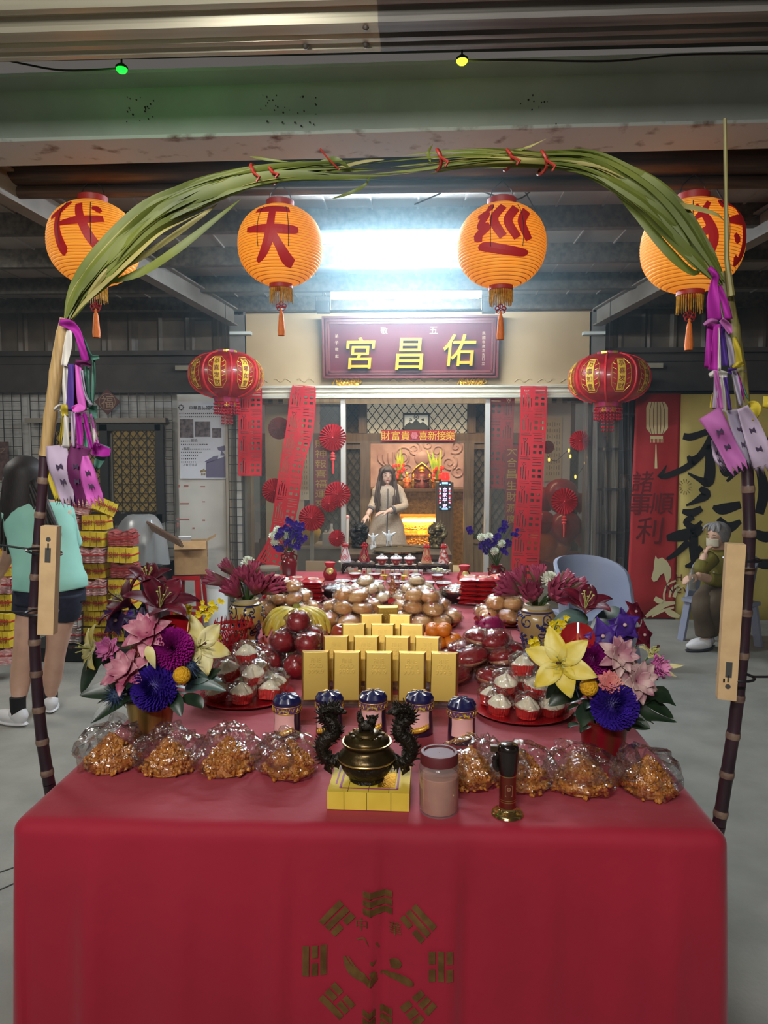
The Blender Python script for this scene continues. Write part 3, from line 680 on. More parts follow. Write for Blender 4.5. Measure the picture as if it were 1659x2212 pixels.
# sweeping robe and cloud strokes of the faded figure
for pts in ([(742, 2075, 3), (748, 2090, 6), (760, 2106, 9), (780, 2116, 10), (800, 2122, 8), (815, 2122, 3)], [(822, 2115, 4), (850, 2112, 7), (880, 2120, 9), (893, 2124, 4)], [(842, 2088, 8), (855, 2086, 12), (866, 2090, 6)], [(770, 2038, 1), (785, 2034, 2), (795, 2044, 1)], [(800, 2100, 4), (806, 2108, 6), (812, 2118, 3)], [(750, 2075, 1.5), (765, 2096, 2.5), (776, 2104, 1)], [(800, 2076, 2), (806, 2084, 3), (812, 2080, 1)], [(812, 2044, 2), (818, 2056, 1.5)]):
    q = smooth_path(pts, 4); brush(mb, [(x, -y, w) for x, y, w in q], lambda x, y, z: onfront(x, -y))
o = part('bagua_print', mb, goldprint, cloth, 0); o['label'] = 'faded gold bagua print on the front drop'
# ================================================================= SUGAR CANE ARCH
cane_d = mat('cane_purple', (52, 30, 40), .38, c2=(34, 20, 28), scale=10, stretch=(3, 3, .8), coat=.25)
cane_b = mat('cane_node', (122, 100, 84), .6, c2=(90, 66, 58), scale=50)
cane_t = mat('cane_sheath', (172, 142, 92), .55, c2=(128, 102, 64), scale=14, stretch=(9, 9, .6), lo=.4, hi=.75)
cane_g = mat('cane_top', (122, 116, 60), .55, c2=(88, 78, 40), scale=14, stretch=(9, 9, .6))
leafm = mat('cane_leaf', (108, 116, 44), .55, c2=(70, 82, 30), scale=5, stretch=(1.2, 1.2, 1.2), transl=.25, lo=.35, hi=.7)
leafd = mat('cane_leaf_dry', (156, 146, 84), .6, c2=(118, 110, 58), scale=6, transl=.2)
tie_m = mat('red_tie', (150, 40, 30), .5)
def AY(px): return 1.80+(1.69-1.80)*(px-100)/1460+.02        # depth of the arch plane
def ap(px, py, off=0.): return at(px, py, AY(px)+off)
def stalk(pts, w_, node_every, lo, hi):
    """cane with swollen pale nodes: path with radii and a material index per ring"""
    P = [ap(x, y) for x, y in pts]; P = [V(p) for p in smooth_path([tuple(p) for p in P], 8)]
    L = [0]
    for a, b in zip(P, P[1:]): L.append(L[-1]+(b-a).length)
    path = []; rad = []; ms = []; s = .03; ev = [(0, 0)]
    while s < L[-1]-.02:
        ev += [(s-.012, 0), (s-.008, 1), (s-.003, 2), (s+.003, 2), (s+.008, 1), (s+.012, 0)]; s += node_every*RN(.85, 1.15)
    ev.append((L[-1], 0))
    def pos(t):
        for i in range(len(L)-1):
            if L[i+1] >= t: return P[i].lerp(P[i+1], max(0, (t-L[i])/max(1e-6, L[i+1]-L[i])))
        return P[-1]
    mats = []
    full = []
    for (t, k), nx in zip(ev, ev[1:]+[None]):
        full.append((t, k))
        if nx and nx[0]-t > .05:
            m = int((nx[0]-t)/.04)
            for q in range(1, m): full.append((t+(nx[0]-t)*q/m, 0))
    for i, (t, k) in enumerate(full):
        r = lo+(hi-lo)*t/L[-1]; path.append(pos(t)); rad.append(r*(1.0, 1.05, 1.13)[k])
        mats.append(1 if k >= 1 and i+1 < len(full) and full[i+1][1] >= 1 else 0)
    return path, rad, mats, P
random.seed(11)
def blade(mb, pts, w, tw=0., fold=.25):
    """long leaf: keeled ribbon along 3D points, w half width in the middle"""
    q = [V(p) for p in smooth_path([tuple(p) for p in pts], 5)]; n = len(q); vs = []; view = V((0, 1, 0))
    for i, p in enumerate(q):
        d = (q[min(i+1, n-1)]-q[max(i-1, 0)]).normalized(); s = d.cross(view).normalized(); u = d.cross(s)
        a = tw*i/n; sd = s*cos(a)+u*sin(a); up = u*cos(a)-s*sin(a); ww = w*min(1, 4*(i+.35)/n)*min(1, 2.2*(n-i-.6)/n)
        vs += [p+sd*ww, p+up*ww*fold, p-sd*ww]
    mb.add(vs, [(3*i+k, 3*i+k+1, 3*i+k+4, 3*i+k+3) for i in range(n-1) for k in (0, 1)])
def cane(label, low, mid, bundle, wid, lowr, midr, sticks=()):
    base = ap(*low[0]); t = thing('sugar_cane', label, 'sugar cane', (0, 0, 0), group='sugar canes of the arch')
    path, rad, mats, _ = stalk(low, 0, .085 if low[0][0] < 800 else .10, *lowr); mb = MB()
    mb.tube([V((p.x, p.y, p.z)) for p in path], rad, 14, True, 1., mats); part('stalk', mb, [cane_d, cane_b], t, .9)
    # foot of the stalk down to the floor
    p0 = ap(*low[0]); foot = V((p0.x+(.05 if low[0][0] < 800 else -.06), p0.y+.12, 0)); 
    mb = MB(); mb.tube([foot, p0.lerp(foot, .5), p0], [lowr[0]]*3, 14); part('stalk_foot', mb, cane_d, t, .9)
    P = [V(p) for p in smooth_path([tuple(ap(x, y)) for x, y in mid], 6)]; n = len(P)
    mb = MB(); mb.tube(P, [midr[0]+(midr[1]-midr[0])*i/(n-1)+.0015*(i % 5 == 0) for i in range(n)], 14); part('upper_stalk', mb, cane_t if low[0][0] < 800 else cane_g, t, .9)
    B = smooth_path([(x, y, w) for (x, y), w in zip(bundle, wid)], 4); nb = len(B)
    for m, cnt, nm, lab in ((leafm, 84, 'leaf_blades', None), (leafd, 22, 'dry_leaf_blades', 'pale dry leaf blades')):
        mb = MB()
        for k in range(cnt):
            i0 = int(RN(0, nb*.42)) if k % 3 else 0; i1 = min(nb-1, i0+int(RN(.4, .75)*nb)); o0 = RN(-.5, .5); o1 = RN(-.95, .95); dy = RN(-.03, .03); pts = []
            for i in range(i0, i1+1, max(1, (i1-i0)//6)):
                f = (i-i0)/max(1, i1-i0); x, y, w = B[i]; x2, y2, _ = B[min(i+1, nb-1)]; x1, y1, _ = B[max(i-1, 0)]
                d = V((x2-x1, y2-y1)).normalized(); o = (o0+(o1-o0)*f)*w*.6; pts.append(ap(x-d.y*o, y+d.x*o, dy+RN(-.006, .006)))
            if len(pts) > 2: blade(mb, pts, RN(.007, .0145) if m is leafm else RN(.004, .007), RN(-1.6, 1.6), RN(.1, .5))
        o = part(nm, mb, m, t, .6)
        if lab: o['label'] = lab
    for pts, w, m in sticks:
        mb = MB(); blade(mb, [ap(x, y, .015*((i % 2)-.5)) for i, (x, y) in enumerate(pts)], w, RN(-.8, .8)); part('stray_leaf', mb, m, t, .6)
    return t
cane('sugar cane bent into the arch on the side of the person in the mint shirt', [(106, 1692), (90, 1590), (80, 1480), (74, 1330), (84, 1150), (92, 1060), (96, 984)], [(98, 985), (112, 880), (128, 770), (146, 690)],
     [(146, 692), (176, 634), (235, 562), (320, 478), (400, 435), (480, 402), (560, 380), (660, 370), (760, 372), (860, 362)], [30, 78, 96, 86, 72, 56, 44, 46, 50, 60], (.0155, .0125), (.0150, .0185),
     [([(200, 620), (300, 590), (380, 540), (470, 470), (520, 430)], .010, leafm), ([(250, 590), (330, 540), (430, 470), (470, 440)], .007, leafd), ([(470, 390), (500, 372), (540, 364), (600, 362)], .005, leafm), ([(640, 378), (700, 352), (730, 346), (760, 368)], .008, leafm), ([(540, 338), (580, 345), (640, 352)], .003, leafm), ([(700, 372), (780, 350), (830, 345)], .004, leafd), ([(716, 430), (760, 415), (790, 398), (800, 376)], .004, leafm)])
cane('sugar cane of the arch rising past the seated person with a face mask', [(1553, 1782), (1572, 1660), (1590, 1540), (1606, 1380), (1618, 1180), (1616, 1060), (1612, 985)], [(1612, 985), (1606, 880), (1590, 760), (1572, 660), (1556, 590)],
     [(1560, 612), (1520, 560), (1465, 490), (1410, 430), (1350, 390), (1270, 352), (1180, 346), (1090, 342), (1000, 344), (900, 356), (800, 366)], [34, 62, 84, 84, 72, 56, 34, 40, 46, 48, 40], (.0155, .0135), (.0150, .0165),
     [([(1290, 370), (1360, 440), (1440, 540), (1500, 590), (1520, 560)], .011, leafm), ([(1400, 440), (1480, 445), (1545, 462), (1565, 478)], .007, leafd), ([(1380, 430), (1450, 470), (1520, 540), (1550, 600)], .010, leafm), ([(1090, 335), (1140, 318), (1180, 300)], .003, leafd), ([(1060, 338), (1110, 325), (1150, 318)], .003, leafm), ([(930, 350), (925, 330), (935, 312)], .004, leafm)])
t = thing('cane_stick', 'thin straight cane stick standing upright past the lantern with 狩', 'sugar cane', (0, 0, 0))
mb = MB(); q = [ap(x, y, -.03) for x, y in ((1580, 640), (1570, 560), (1568, 420), (1566, 256))]; mb.tube(q, [.008, .006, .0045, .004], 8); part('stick', mb, cane_g, t)
# red twist ties round the leaf bundle
for px, py, w, lb in ((552, 378, 36, 'red twist tie where the two cane tops first overlap, near the lantern with 天'), (592, 380, 24, 'narrow red twist tie next to the lantern with 天'), (720, 352, 40, 'long red ribbon end sticking up from the middle of the arch'), (948, 346, 36, 'red twist tie on the arch between the lanterns 天 and 巡'), (1098, 346, 32, 'dark red twist tie on the arch above the lantern with 巡'), (1172, 352, 40, 'dark red twist tie where the leaves begin to fan out')):
    mb = MB(); p = ap(px, py); h = sz(w, 1.75)/2
    if px == 720: mb.tube([ap(692, 322, -.03), ap(708, 342, -.03), ap(732, 366, -.02)], .004, 6, sq=.5)
    else:
        mb.tube([(p.x+.006*sin(a*2), p.y+.035*cos(a), p.z+h*sin(a)) for a in [2*pi*k/14 for k in range(15)]], .004, 6); mb.tube([(p.x, p.y-.036, p.z-h*.3), (p.x+.02, p.y-.05, p.z-h*1.2), (p.x+.012, p.y-.05, p.z-h*1.7)], .003, 5)
    solo('twist_tie', mb, tie_m, lb, 'tie', group='twist ties on the arch')

# ---- paper streamers
PC = {k: mat('paper_'+k, c, .75, c2=tuple(max(0, x-14) for x in c), scale=14, transl=.3) for k, c in dict(magenta=(176, 40, 160), pink=(222, 110, 202), lilac=(196, 178, 200), violet=(92, 62, 150), plum=(110, 36, 92), green=(92, 140, 124), white=(226, 222, 214), yellow=(206, 186, 60), orchid=(190, 110, 176), grey=(176, 168, 186)).items()}
slit = mat('paper_slit', (50, 34, 60), .8)
def strip(t, col, pts, off=0., teeth=False, slits=0, amp=.006):
    """paper strip along (px, py, half width px) points; a toothed end and bow-tie slits for the flags"""
    q = smooth_path(pts, 5); n = len(q); vs = []; nu = 8; ph = RN(0, 6)
    for i, (x, y, w) in enumerate(q):
        x2, y2, _ = q[min(i+1, n-1)]; x1, y1, _ = q[max(i-1, 0)]; d = V((x2-x1, y2-y1)).normalized()
        for k in range(nu+1):
            u = (k/nu-.5)*2; e = 0
            if teeth and i == n-1: e = 16*(1 if k % 2 else -.4)
            vs.append(ap(x-d.y*w*u+d.x*e, y+d.x*w*u+d.y*e, off+amp*sin(ph+i*.5)+amp*.8*cos(u*2.2+ph+i*.3)))
    mb = MB(); mb.add(vs, [(i*(nu+1)+k, i*(nu+1)+k+1, (i+1)*(nu+1)+k+1, (i+1)*(nu+1)+k) for i in range(n-1) for k in range(nu)])
    o = part('paper_flag' if teeth else 'paper_strip', mb, PC[col], t, 1.5); o['label'] = '%s paper %s' % (col, 'flag with a toothed end' if teeth else 'strip')
    o.modifiers.new('thick', 'SOLIDIFY').thickness = .0006
    for s in range(slits):
        f = .38+.3*s; i = int(n*f); x, y, w = q[i]; x2, y2, _ = q[i+1]; d = V((x2-x, y2-y)).normalized(); mb = MB(); b = off+amp*sin(ph+i*.5)+amp*.8*cos(ph+i*.3)-.0045
        P = lambda u, v: ap(x-d.y*w*u+d.x*v, y+d.x*w*u+d.y*v, b)
        mb.add([P(-.28, -7), P(0, -2), P(.28, -7), P(.28, 7), P(0, 2), P(-.28, 7)], [(0, 1, 4, 5), (1, 2, 3, 4)]); part('cut_slit', mb, slit, t, 0)
t = thing('paper_streamer', 'bunch of purple, pink, white and green paper streamers tied to the tan cane', 'paper streamer', (0, 0, 0))
for a in (('magenta', [(128, 696, 7), (148, 700, 10), (166, 716, 8), (176, 748, 8), (186, 782, 9)], -.035), ('white', [(150, 712, 6), (146, 750, 9), (138, 790, 6)], -.02), ('green', [(164, 706, 4), (182, 740, 5), (194, 770, 6), (214, 772, 3)], -.015), ('plum', [(162, 782, 6), (180, 784, 5), (196, 790, 3)], -.04), ('white', [(142, 790, 5), (140, 830, 6), (143, 882, 5)], -.01), ('violet', [(154, 786, 7), (153, 840, 8), (150, 888, 8)], -.03),
    ('pink', [(168, 786, 6), (173, 840, 9), (179, 888, 9)], -.04), ('plum', [(166, 790, 5), (166, 850, 6), (165, 884, 5)], -.015), ('grey', [(176, 800, 3), (184, 850, 3), (198, 876, 4)], -.045), ('green', [(188, 784, 5), (188, 840, 6), (192, 880, 7)], -.02), ('green', [(202, 776, 3), (202, 830, 5), (198, 876, 4)], -.012), ('white', [(116, 886, 3), (126, 880, 6), (136, 882, 8)], -.03), ('yellow', [(139, 874, 7), (139, 886, 8), (140, 898, 6)], -.04),
    ('pink', [(156, 884, 5), (170, 882, 9), (184, 884, 5)], -.05), ('green', [(200, 876, 9), (201, 890, 9), (202, 905, 8)], -.02), ('yellow', [(138, 890, 3), (134, 925, 3), (129, 962, 2)], -.02), ('white', [(142, 894, 6), (143, 930, 6), (142, 966, 8)], -.03), ('lilac', [(158, 890, 5), (158, 930, 5), (158, 966, 5)], -.03), ('magenta', [(168, 892, 6), (172, 930, 7), (172, 968, 6)], -.025), ('magenta', [(182, 892, 4), (189, 930, 5), (197, 970, 5)], -.05), ('white', [(198, 900, 6), (204, 935, 6), (202, 968, 6)], -.02), ('green', [(186, 900, 5), (186, 940, 5), (186, 968, 6)], -.015), ('orchid', [(196, 894, 2), (204, 930, 3), (212, 964, 3)], -.03)): strip(t, *a)
for a in (('yellow', [(112, 985, 10), (112, 1020, 12), (124, 1075, 8)], .0), ('lilac', [(122, 962, 22), (126, 1000, 24), (136, 1040, 20), (146, 1080, 15)], -.03), ('plum', [(176, 962, 22), (164, 1000, 20), (166, 1040, 18), (170, 1082, 16)], -.035), ('violet', [(150, 1020, 8), (156, 1050, 9), (160, 1080, 9)], -.01), ('pink', [(184, 985, 6), (188, 1015, 16), (197, 1050, 18), (206, 1078, 18)], -.06), ('magenta', [(200, 968, 14), (222, 975, 12), (238, 978, 8)], -.03), ('green', [(226, 962, 12), (216, 990, 11), (206, 1012, 6)], -.015)): strip(t, *a, teeth=a[0] not in ('magenta',), slits=2 if a[0] in ('pink', 'lilac', 'plum') else 0, amp=.008)
t = thing('paper_streamer', 'bunch of magenta, lilac and yellow paper streamers tied to the cane by the horse banner', 'paper streamer', (0, 0, 0))
for a in (('magenta', [(1532, 578, 6), (1546, 596, 8), (1542, 615, 8), (1541, 650, 14), (1544, 692, 16)], -.04), ('magenta', [(1552, 618, 6), (1566, 655, 8), (1574, 690, 9)], -.03), ('orchid', [(1520, 702, 3), (1536, 694, 7), (1550, 698, 6)], -.05), ('magenta', [(1536, 700, 9), (1532, 750, 8), (1528, 794, 7)], -.035), ('magenta', [(1550, 700, 8), (1546, 750, 9), (1540, 800, 10)], -.045), ('violet', [(1560, 690, 6), (1562, 740, 6), (1566, 790, 7)], -.02), ('orchid', [(1558, 690, 6), (1572, 705, 8), (1578, 720, 4)], -.045), ('grey', [(1566, 706, 4), (1578, 750, 7), (1582, 792, 6)], -.025), ('white', [(1553, 700, 2), (1554, 750, 3), (1554, 800, 3)], -.05),
    ('yellow', [(1586, 728, 4), (1592, 755, 9), (1596, 786, 8)], -.03), ('yellow', [(1582, 794, 3), (1594, 788, 7), (1606, 784, 4)], -.05), ('white', [(1532, 812, 5), (1548, 806, 8), (1572, 810, 6)], -.03), ('violet', [(1572, 800, 6), (1590, 802, 7), (1608, 798, 5)], -.015), ('orchid', [(1546, 800, 5), (1552, 840, 6), (1556, 884, 6)], -.045), ('lilac', [(1548, 812, 6), (1547, 850, 6), (1544, 884, 6)], -.03), ('white', [(1560, 810, 4), (1562, 850, 6), (1560, 890, 7)], -.025), ('violet', [(1566, 815, 4), (1572, 850, 4), (1576, 886, 5)], -.04), ('grey', [(1586, 800, 5), (1594, 840, 6), (1600, 876, 4)], -.03), ('magenta', [(1592, 800, 3), (1602, 840, 3), (1606, 870, 3)], -.015), ('green', [(1600, 815, 3), (1610, 850, 3), (1618, 870, 2)], -.01), ('yellow', [(1543, 850, 4), (1538, 870, 4), (1536, 882, 3)], -.02)): strip(t, *a)
for a in (('lilac', [(1545, 950, 8), (1550, 985, 10), (1560, 1005, 8)], -.01), ('orchid', [(1532, 892, 27), (1552, 925, 24), (1572, 965, 21), (1594, 1008, 22)], -.055), ('grey', [(1590, 884, 22), (1596, 920, 18), (1606, 960, 14), (1614, 1000, 12)], -.03), ('lilac', [(1604, 880, 12), (1622, 920, 20), (1640, 970, 24), (1652, 1010, 24)], -.04), ('yellow', [(1616, 878, 10), (1632, 882, 14), (1626, 908, 6)], -.02), ('yellow', [(1648, 868, 12), (1672, 872, 14), (1690, 890, 10)], -.02)): strip(t, *a, teeth=a[0] not in ('yellow',), slits=2 if a[0] in ('orchid', 'grey', 'lilac') else 0, amp=.008)

# ---- narrow cartons strapped to the canes
kraft = mat('kraft_board', (198, 166, 122), .7, c2=(188, 156, 112), scale=30); kraftd = mat('kraft_print', (62, 60, 56), .7); strapm = mat('strap_black', (24, 22, 26), .4)
def carton(lb, cs, Yd, icon_top, rz):
    tl, bl = cs; a = at(tl[0], tl[1], Yd); b = at(bl[0], bl[1], Yd); w = sz(34 if icon_top else 37, Yd); ax = (a-b); L = ax.length
    t = thing('lamp_carton', lb, 'box', tuple((a+b)/2), rot=(0, atan2(ax.x, ax.z), rz))
    mb = MB(); mb.box((0, 0, 0), (w, .034, L)); part('board_sleeve', mb, kraft, t)
    mb = MB(); s = 1 if icon_top else -1; zc = s*(L/2-.05)
    mb.cyl((0, -.0172, zc+s*.018), (0, -.0176, zc+s*.018), .0058, n=14); mb.box((0, -.0174, zc), (.004, .0006, .016)); mb.box((0, -.0174, zc-s*.016), (.0135, .0006, .026)); mb.box((0, -.0174, zc-s*.034), (.0135, .0006, .010)); part('printed_sign', mb, kraftd, t)
    return t
carton('narrow kraft carton strapped upright to the cane beside the person in the mint shirt', ((110, 1136), (103, 1368)), 1.745, True, .15)
carton('narrow kraft carton strapped to the cane beside the seated person with a face mask', ((1588, 1174), (1568, 1508)), 1.66, False, -.25)
for x0, x1, y0, y1, Y, lb in ((62, 130, 1186, 1198, 1.77, 'black cable tie holding the upper end of the carton by the mint shirt'), (56, 122, 1322, 1322, 1.77, 'black cable tie holding the lower end of the carton by the mint shirt'), (1566, 1640, 1206, 1210, 1.68, 'black cable tie holding the upper end of the carton by the horse banner'), (1552, 1626, 1460, 1462, 1.68, 'black cable tie holding the lower end of the carton by the horse banner')):
    a, b = at(x0, y0, Y), at(x1, y1, Y); mb = MB(); c = (a+b)/2; hx = (b-a).length/2
    mb.tube([(c.x+hx*cos(q), c.y+.04*sin(q), c.z+(b.z-a.z)/2*cos(q)) for q in [2*pi*k/20 for k in range(21)]], .0032, 6)
    if x0 < 800 : e = at(-40, y0-14 if y0 < 1300 else 1322, Y); mb.tube([a, e], .0028, 6)
    else: e = at(1720, y1, Y); mb.tube([b, e], .0028, 6)
    mb.box((b.x if x0 < 800 else a.x, c.y-.03, c.z), (.007, .008, .009)); solo('cable_tie', mb, strapm, lb, 'cable tie', group='cable ties on the canes')
# ================================================================= FLOWERS
def fm(k, c, c2, tr=.2, st=(1, 1, 1), sc=20, rough=.5): return mat('petal_'+k, c, rough, c2=c2, scale=sc, transl=tr, detail=2)
P_CREAM = fm('cream', (236, 228, 176), (222, 206, 112)); P_YEL = fm('yellow_lily', (240, 226, 140), (226, 200, 60)); P_MAR = fm('maroon', (112, 20, 44), (78, 12, 34), .1); P_PINK = fm('pink', (226, 168, 178), (176, 78, 110)); P_PALE = fm('palepink', (224, 196, 186), (172, 112, 128))
P_PUR = fm('purple', (74, 36, 140), (50, 20, 100), .1, sc=30); P_ROSE = fm('carnation', (206, 100, 170), (236, 150, 196)); P_SAL = fm('salmon', (232, 160, 150), (214, 100, 110)); P_MAG = fm('magenta', (176, 34, 150), (142, 20, 120), .15); P_VIO = fm('violet', (70, 42, 168), (52, 24, 128), .1)
P_LOT = fm('lotus', (186, 84, 112), (146, 58, 86), .15, sc=12); P_LOTG = fm('lotus_sepal', (112, 96, 70), (126, 70, 76), .1, sc=12); P_WHT = fm('white', (238, 240, 226), (214, 222, 200)); P_ORC = fm('dark_orchid', (48, 24, 70), (34, 18, 52), .05)
RED_A = mat('anthurium_red', (158, 18, 24), .2, c2=(130, 12, 20), scale=8, coat=.6); SPAD = mat('spadix', (206, 110, 70), .5, c2=(190, 90, 60), scale=80); CRAS = mat('craspedia', (228, 176, 22), .7, c2=(206, 146, 10), scale=140, bump=.6); THI = mat('thistle', (52, 72, 104), .6, c2=(40, 56, 84), scale=50)
LEAF = mat('dark_leaf', (38, 58, 36), .35, c2=(26, 42, 28), scale=12, transl=.08); LEAF2 = mat('grey_leaf', (78, 100, 96), .35, c2=(58, 80, 74), scale=10, transl=.08); STEM = mat('stem_green', (70, 96, 44), .5, c2=(52, 76, 36), scale=20); ONC = mat('oncidium', (226, 206, 20), .5, c2=(206, 178, 10), scale=60, transl=.2); ANTH = mat('anther', (70, 34, 20), .7)
def basis(n):
    n = V(n).normalized(); e = n.cross(V((0, 0, 1)));
    if e.length < .05: e = V((1, 0, 0))
    e.normalize(); return e, n.cross(e).normalized() * -1 if False else e.cross(n)*-1, n
def petal(mb, c, d, n, L, W, lift, curl, cup=.3, tip=1., nu=4, nv=7, ruf=0.):
    """one petal from c along d, rising lift*L and bending back curl*L along n"""
    d = V(d); n = V(n); s = d.cross(n).normalized(); ph = RN(0, 6)
    def fn(u, v):
        w = W*(sin(pi*min(1, (v*.92+.06))**(.75*tip))); x = (u-.5)*2
        h = lift*v-curl*v*v+(cup*W/L)*x*x*(1-.5*v)+ruf*sin(ph+x*5+v*9)*v
        return c+d*(L*v*(1-.25*curl*v))+n*(L*h)+s*(w*x)
    mb.grid(fn, nu, nv)
def flower(c, n, L, W, k, layers=((1., .45, .5, 0),), m=P_CREAM, nm='lily', par=None, sta=True, cup=.35, ruf=.0, tip=1.):
    c = V(c); e1, e2, n = basis(n); mb = MB(); a0 = RN(0, 6)
    for ls, lift, curl, off in layers:
        for j in range(k):
            a = a0+2*pi*j/k+off+RN(-.08, .08); d = e1*cos(a)+e2*sin(a); petal(mb, c+n*(.04*L*(1-ls)), d, n, L*ls*RN(.92, 1.06), W*(.6+.4*ls), lift+RN(-.06, .06), curl+RN(-.06, .06), cup, tip, ruf=ruf)
    o = part(nm, mb, m, par, 3.); o.modifiers.new('thick', 'SOLIDIFY').thickness = .0008
    if sta:
        for j in range(5):
            a = 2*pi*j/5; t = c+n*L*.55+(e1*cos(a)+e2*sin(a))*L*.16
            q = MB(); q.tube([c, c+n*L*.3+(e1*cos(a)+e2*sin(a))*L*.05, t], .0012, 4); q.ball(t, (.004, .002, .002), 6, 4); part('stamen', q, [mat('filament', (190, 196, 120), .5)], o) if False else part('stamen', q, mat('filament', (186, 186, 110), .5), o)
        q = MB(); q.tube([c, c+n*L*.7], [.0022, .0018], 5); q.ball(c+n*L*.72, .0045, 6, 4); part('pistil', q, ANTH, o)
    return o
def mum(c, n, r, m, par, nm='chrysanthemum', cnt=380, ln=.42, wd=.062):
    c = V(c); e1, e2, n = basis(n); mb = MB()
    mb.ball(c, r*.72, 12, 8)
    for i in range(cnt):
        t = (i+.5)/cnt; th = t*1.85; ph = i*2.39996; d = (e1*cos(ph)+e2*sin(ph))*sin(th)+n*cos(th); s = d.cross(n if th > .1 else e1).normalized(); b = c+d*r*.66
        q = d*(r*ln)+n*(r*.05*RN(-1, 1))+s*(r*.06*RN(-1, 1)); w = r*wd; up = n*(r*.14*min(1, th))
        mb.add([b-s*w*.5, b+s*w*.5, b+q*.6+s*w+up*.2, b+q*.6-s*w+up*.2, b+q+s*w*.7+up, b+q-s*w*.7+up], [(0, 1, 2, 3), (3, 2, 4, 5)])
    return part(nm, mb, m, par, 1.)
def globe(c, r, m, par, nm): mb = MB(); mb.ball(c, r, 16, 12, nz=.05, ns=6); return part(nm, mb, m, par, 2.)
def thistle(c, r, par):
    mb = MB(); c = V(c); mb.ball(c, r*.5, 8, 6)
    for i in range(70):
        t = 1-2*(i+.5)/70; ph = i*2.4; d = V((sqrt(1-t*t)*cos(ph), sqrt(1-t*t)*sin(ph), t)); mb.tube([c+d*r*.4, c+d*r*RN(.8, 1.15)], [r*.05, r*.008], 4, False)
    return part('thistle', mb, THI, par, 0)
def leaf(par, pts, w, m=LEAF, twist=0., nm='leaf', lobes=0):
    q = [V(p) for p in smooth_path([tuple(p) for p in pts], 6)]; n = len(q); mb = MB(); vs = []
    for i, p in enumerate(q):
        d = (q[min(i+1, n-1)]-q[max(i-1, 0)]).normalized(); s = d.cross(V((0, -.75, .66))).normalized(); u = s.cross(d); f = i/(n-1); a = twist*f
        ww = w*sin(pi*min(1, f*.93+.05)**.8)*(1+(.35*sin(f*lobes*6.28) if lobes else 0)); sd = s*cos(a)+u*sin(a)
        for k in (-1, -.5, 0, .5, 1): vs.append(p+sd*(ww*k)+u*(abs(k)*ww*.22))
    mb.add(vs, [(5*i+k, 5*i+k+1, 5*i+k+6, 5*i+k+5) for i in range(n-1) for k in range(4)]); return part(nm, mb, m, par, 2.)
def anthurium(par, c, n, s):
    c = V(c); e1, e2, n = basis(n); mb = MB(); up = e2
    def fn(u, v): a = (u-.5)*2*pi; rr = v*s*(1-.42*sin(abs(a)/2)**3*1.0)*(1.05-.3*cos(a)); return c-up*(rr*cos(a)-s*.15)+e1*(rr*sin(a)*.95)+n*(.28*s*v*v*abs(sin(a))-.05*s*cos(a*2)*v)
    mb.grid(fn, 28, 6, True); o = part('anthurium', mb, RED_A, par, 2.); q = MB(); q.tube([c, c+n*s*.35+up*s*.25, c+n*s*.6+up*s*.75], [s*.055, s*.06, s*.03], 8); part('spadix', q, SPAD, o); return o
def oncidium(par, path, cnt, r=.011):
    P = smooth_path([tuple(p) for p in path], 6); q = MB(); q.tube(P, .0016, 5); part('flower_stem', q, STEM, par); mb = MB()
    for i in range(cnt):
        p = V(P[int((.3+.7*i/cnt)*(len(P)-1))])+V((RN(-.022, .022), RN(-.02, .02), RN(-.018, .018)))
        for j in range(5): a = 2*pi*j/5+i; d = V((cos(a), -.3, sin(a))); petal(mb, p, d.normalized(), V((0, -1, .1)), r*RN(.7, 1.2), r*.42, .2, .2, nu=2, nv=3)
    return part('dancing_lady_orchid', mb, ONC, par, 1.)
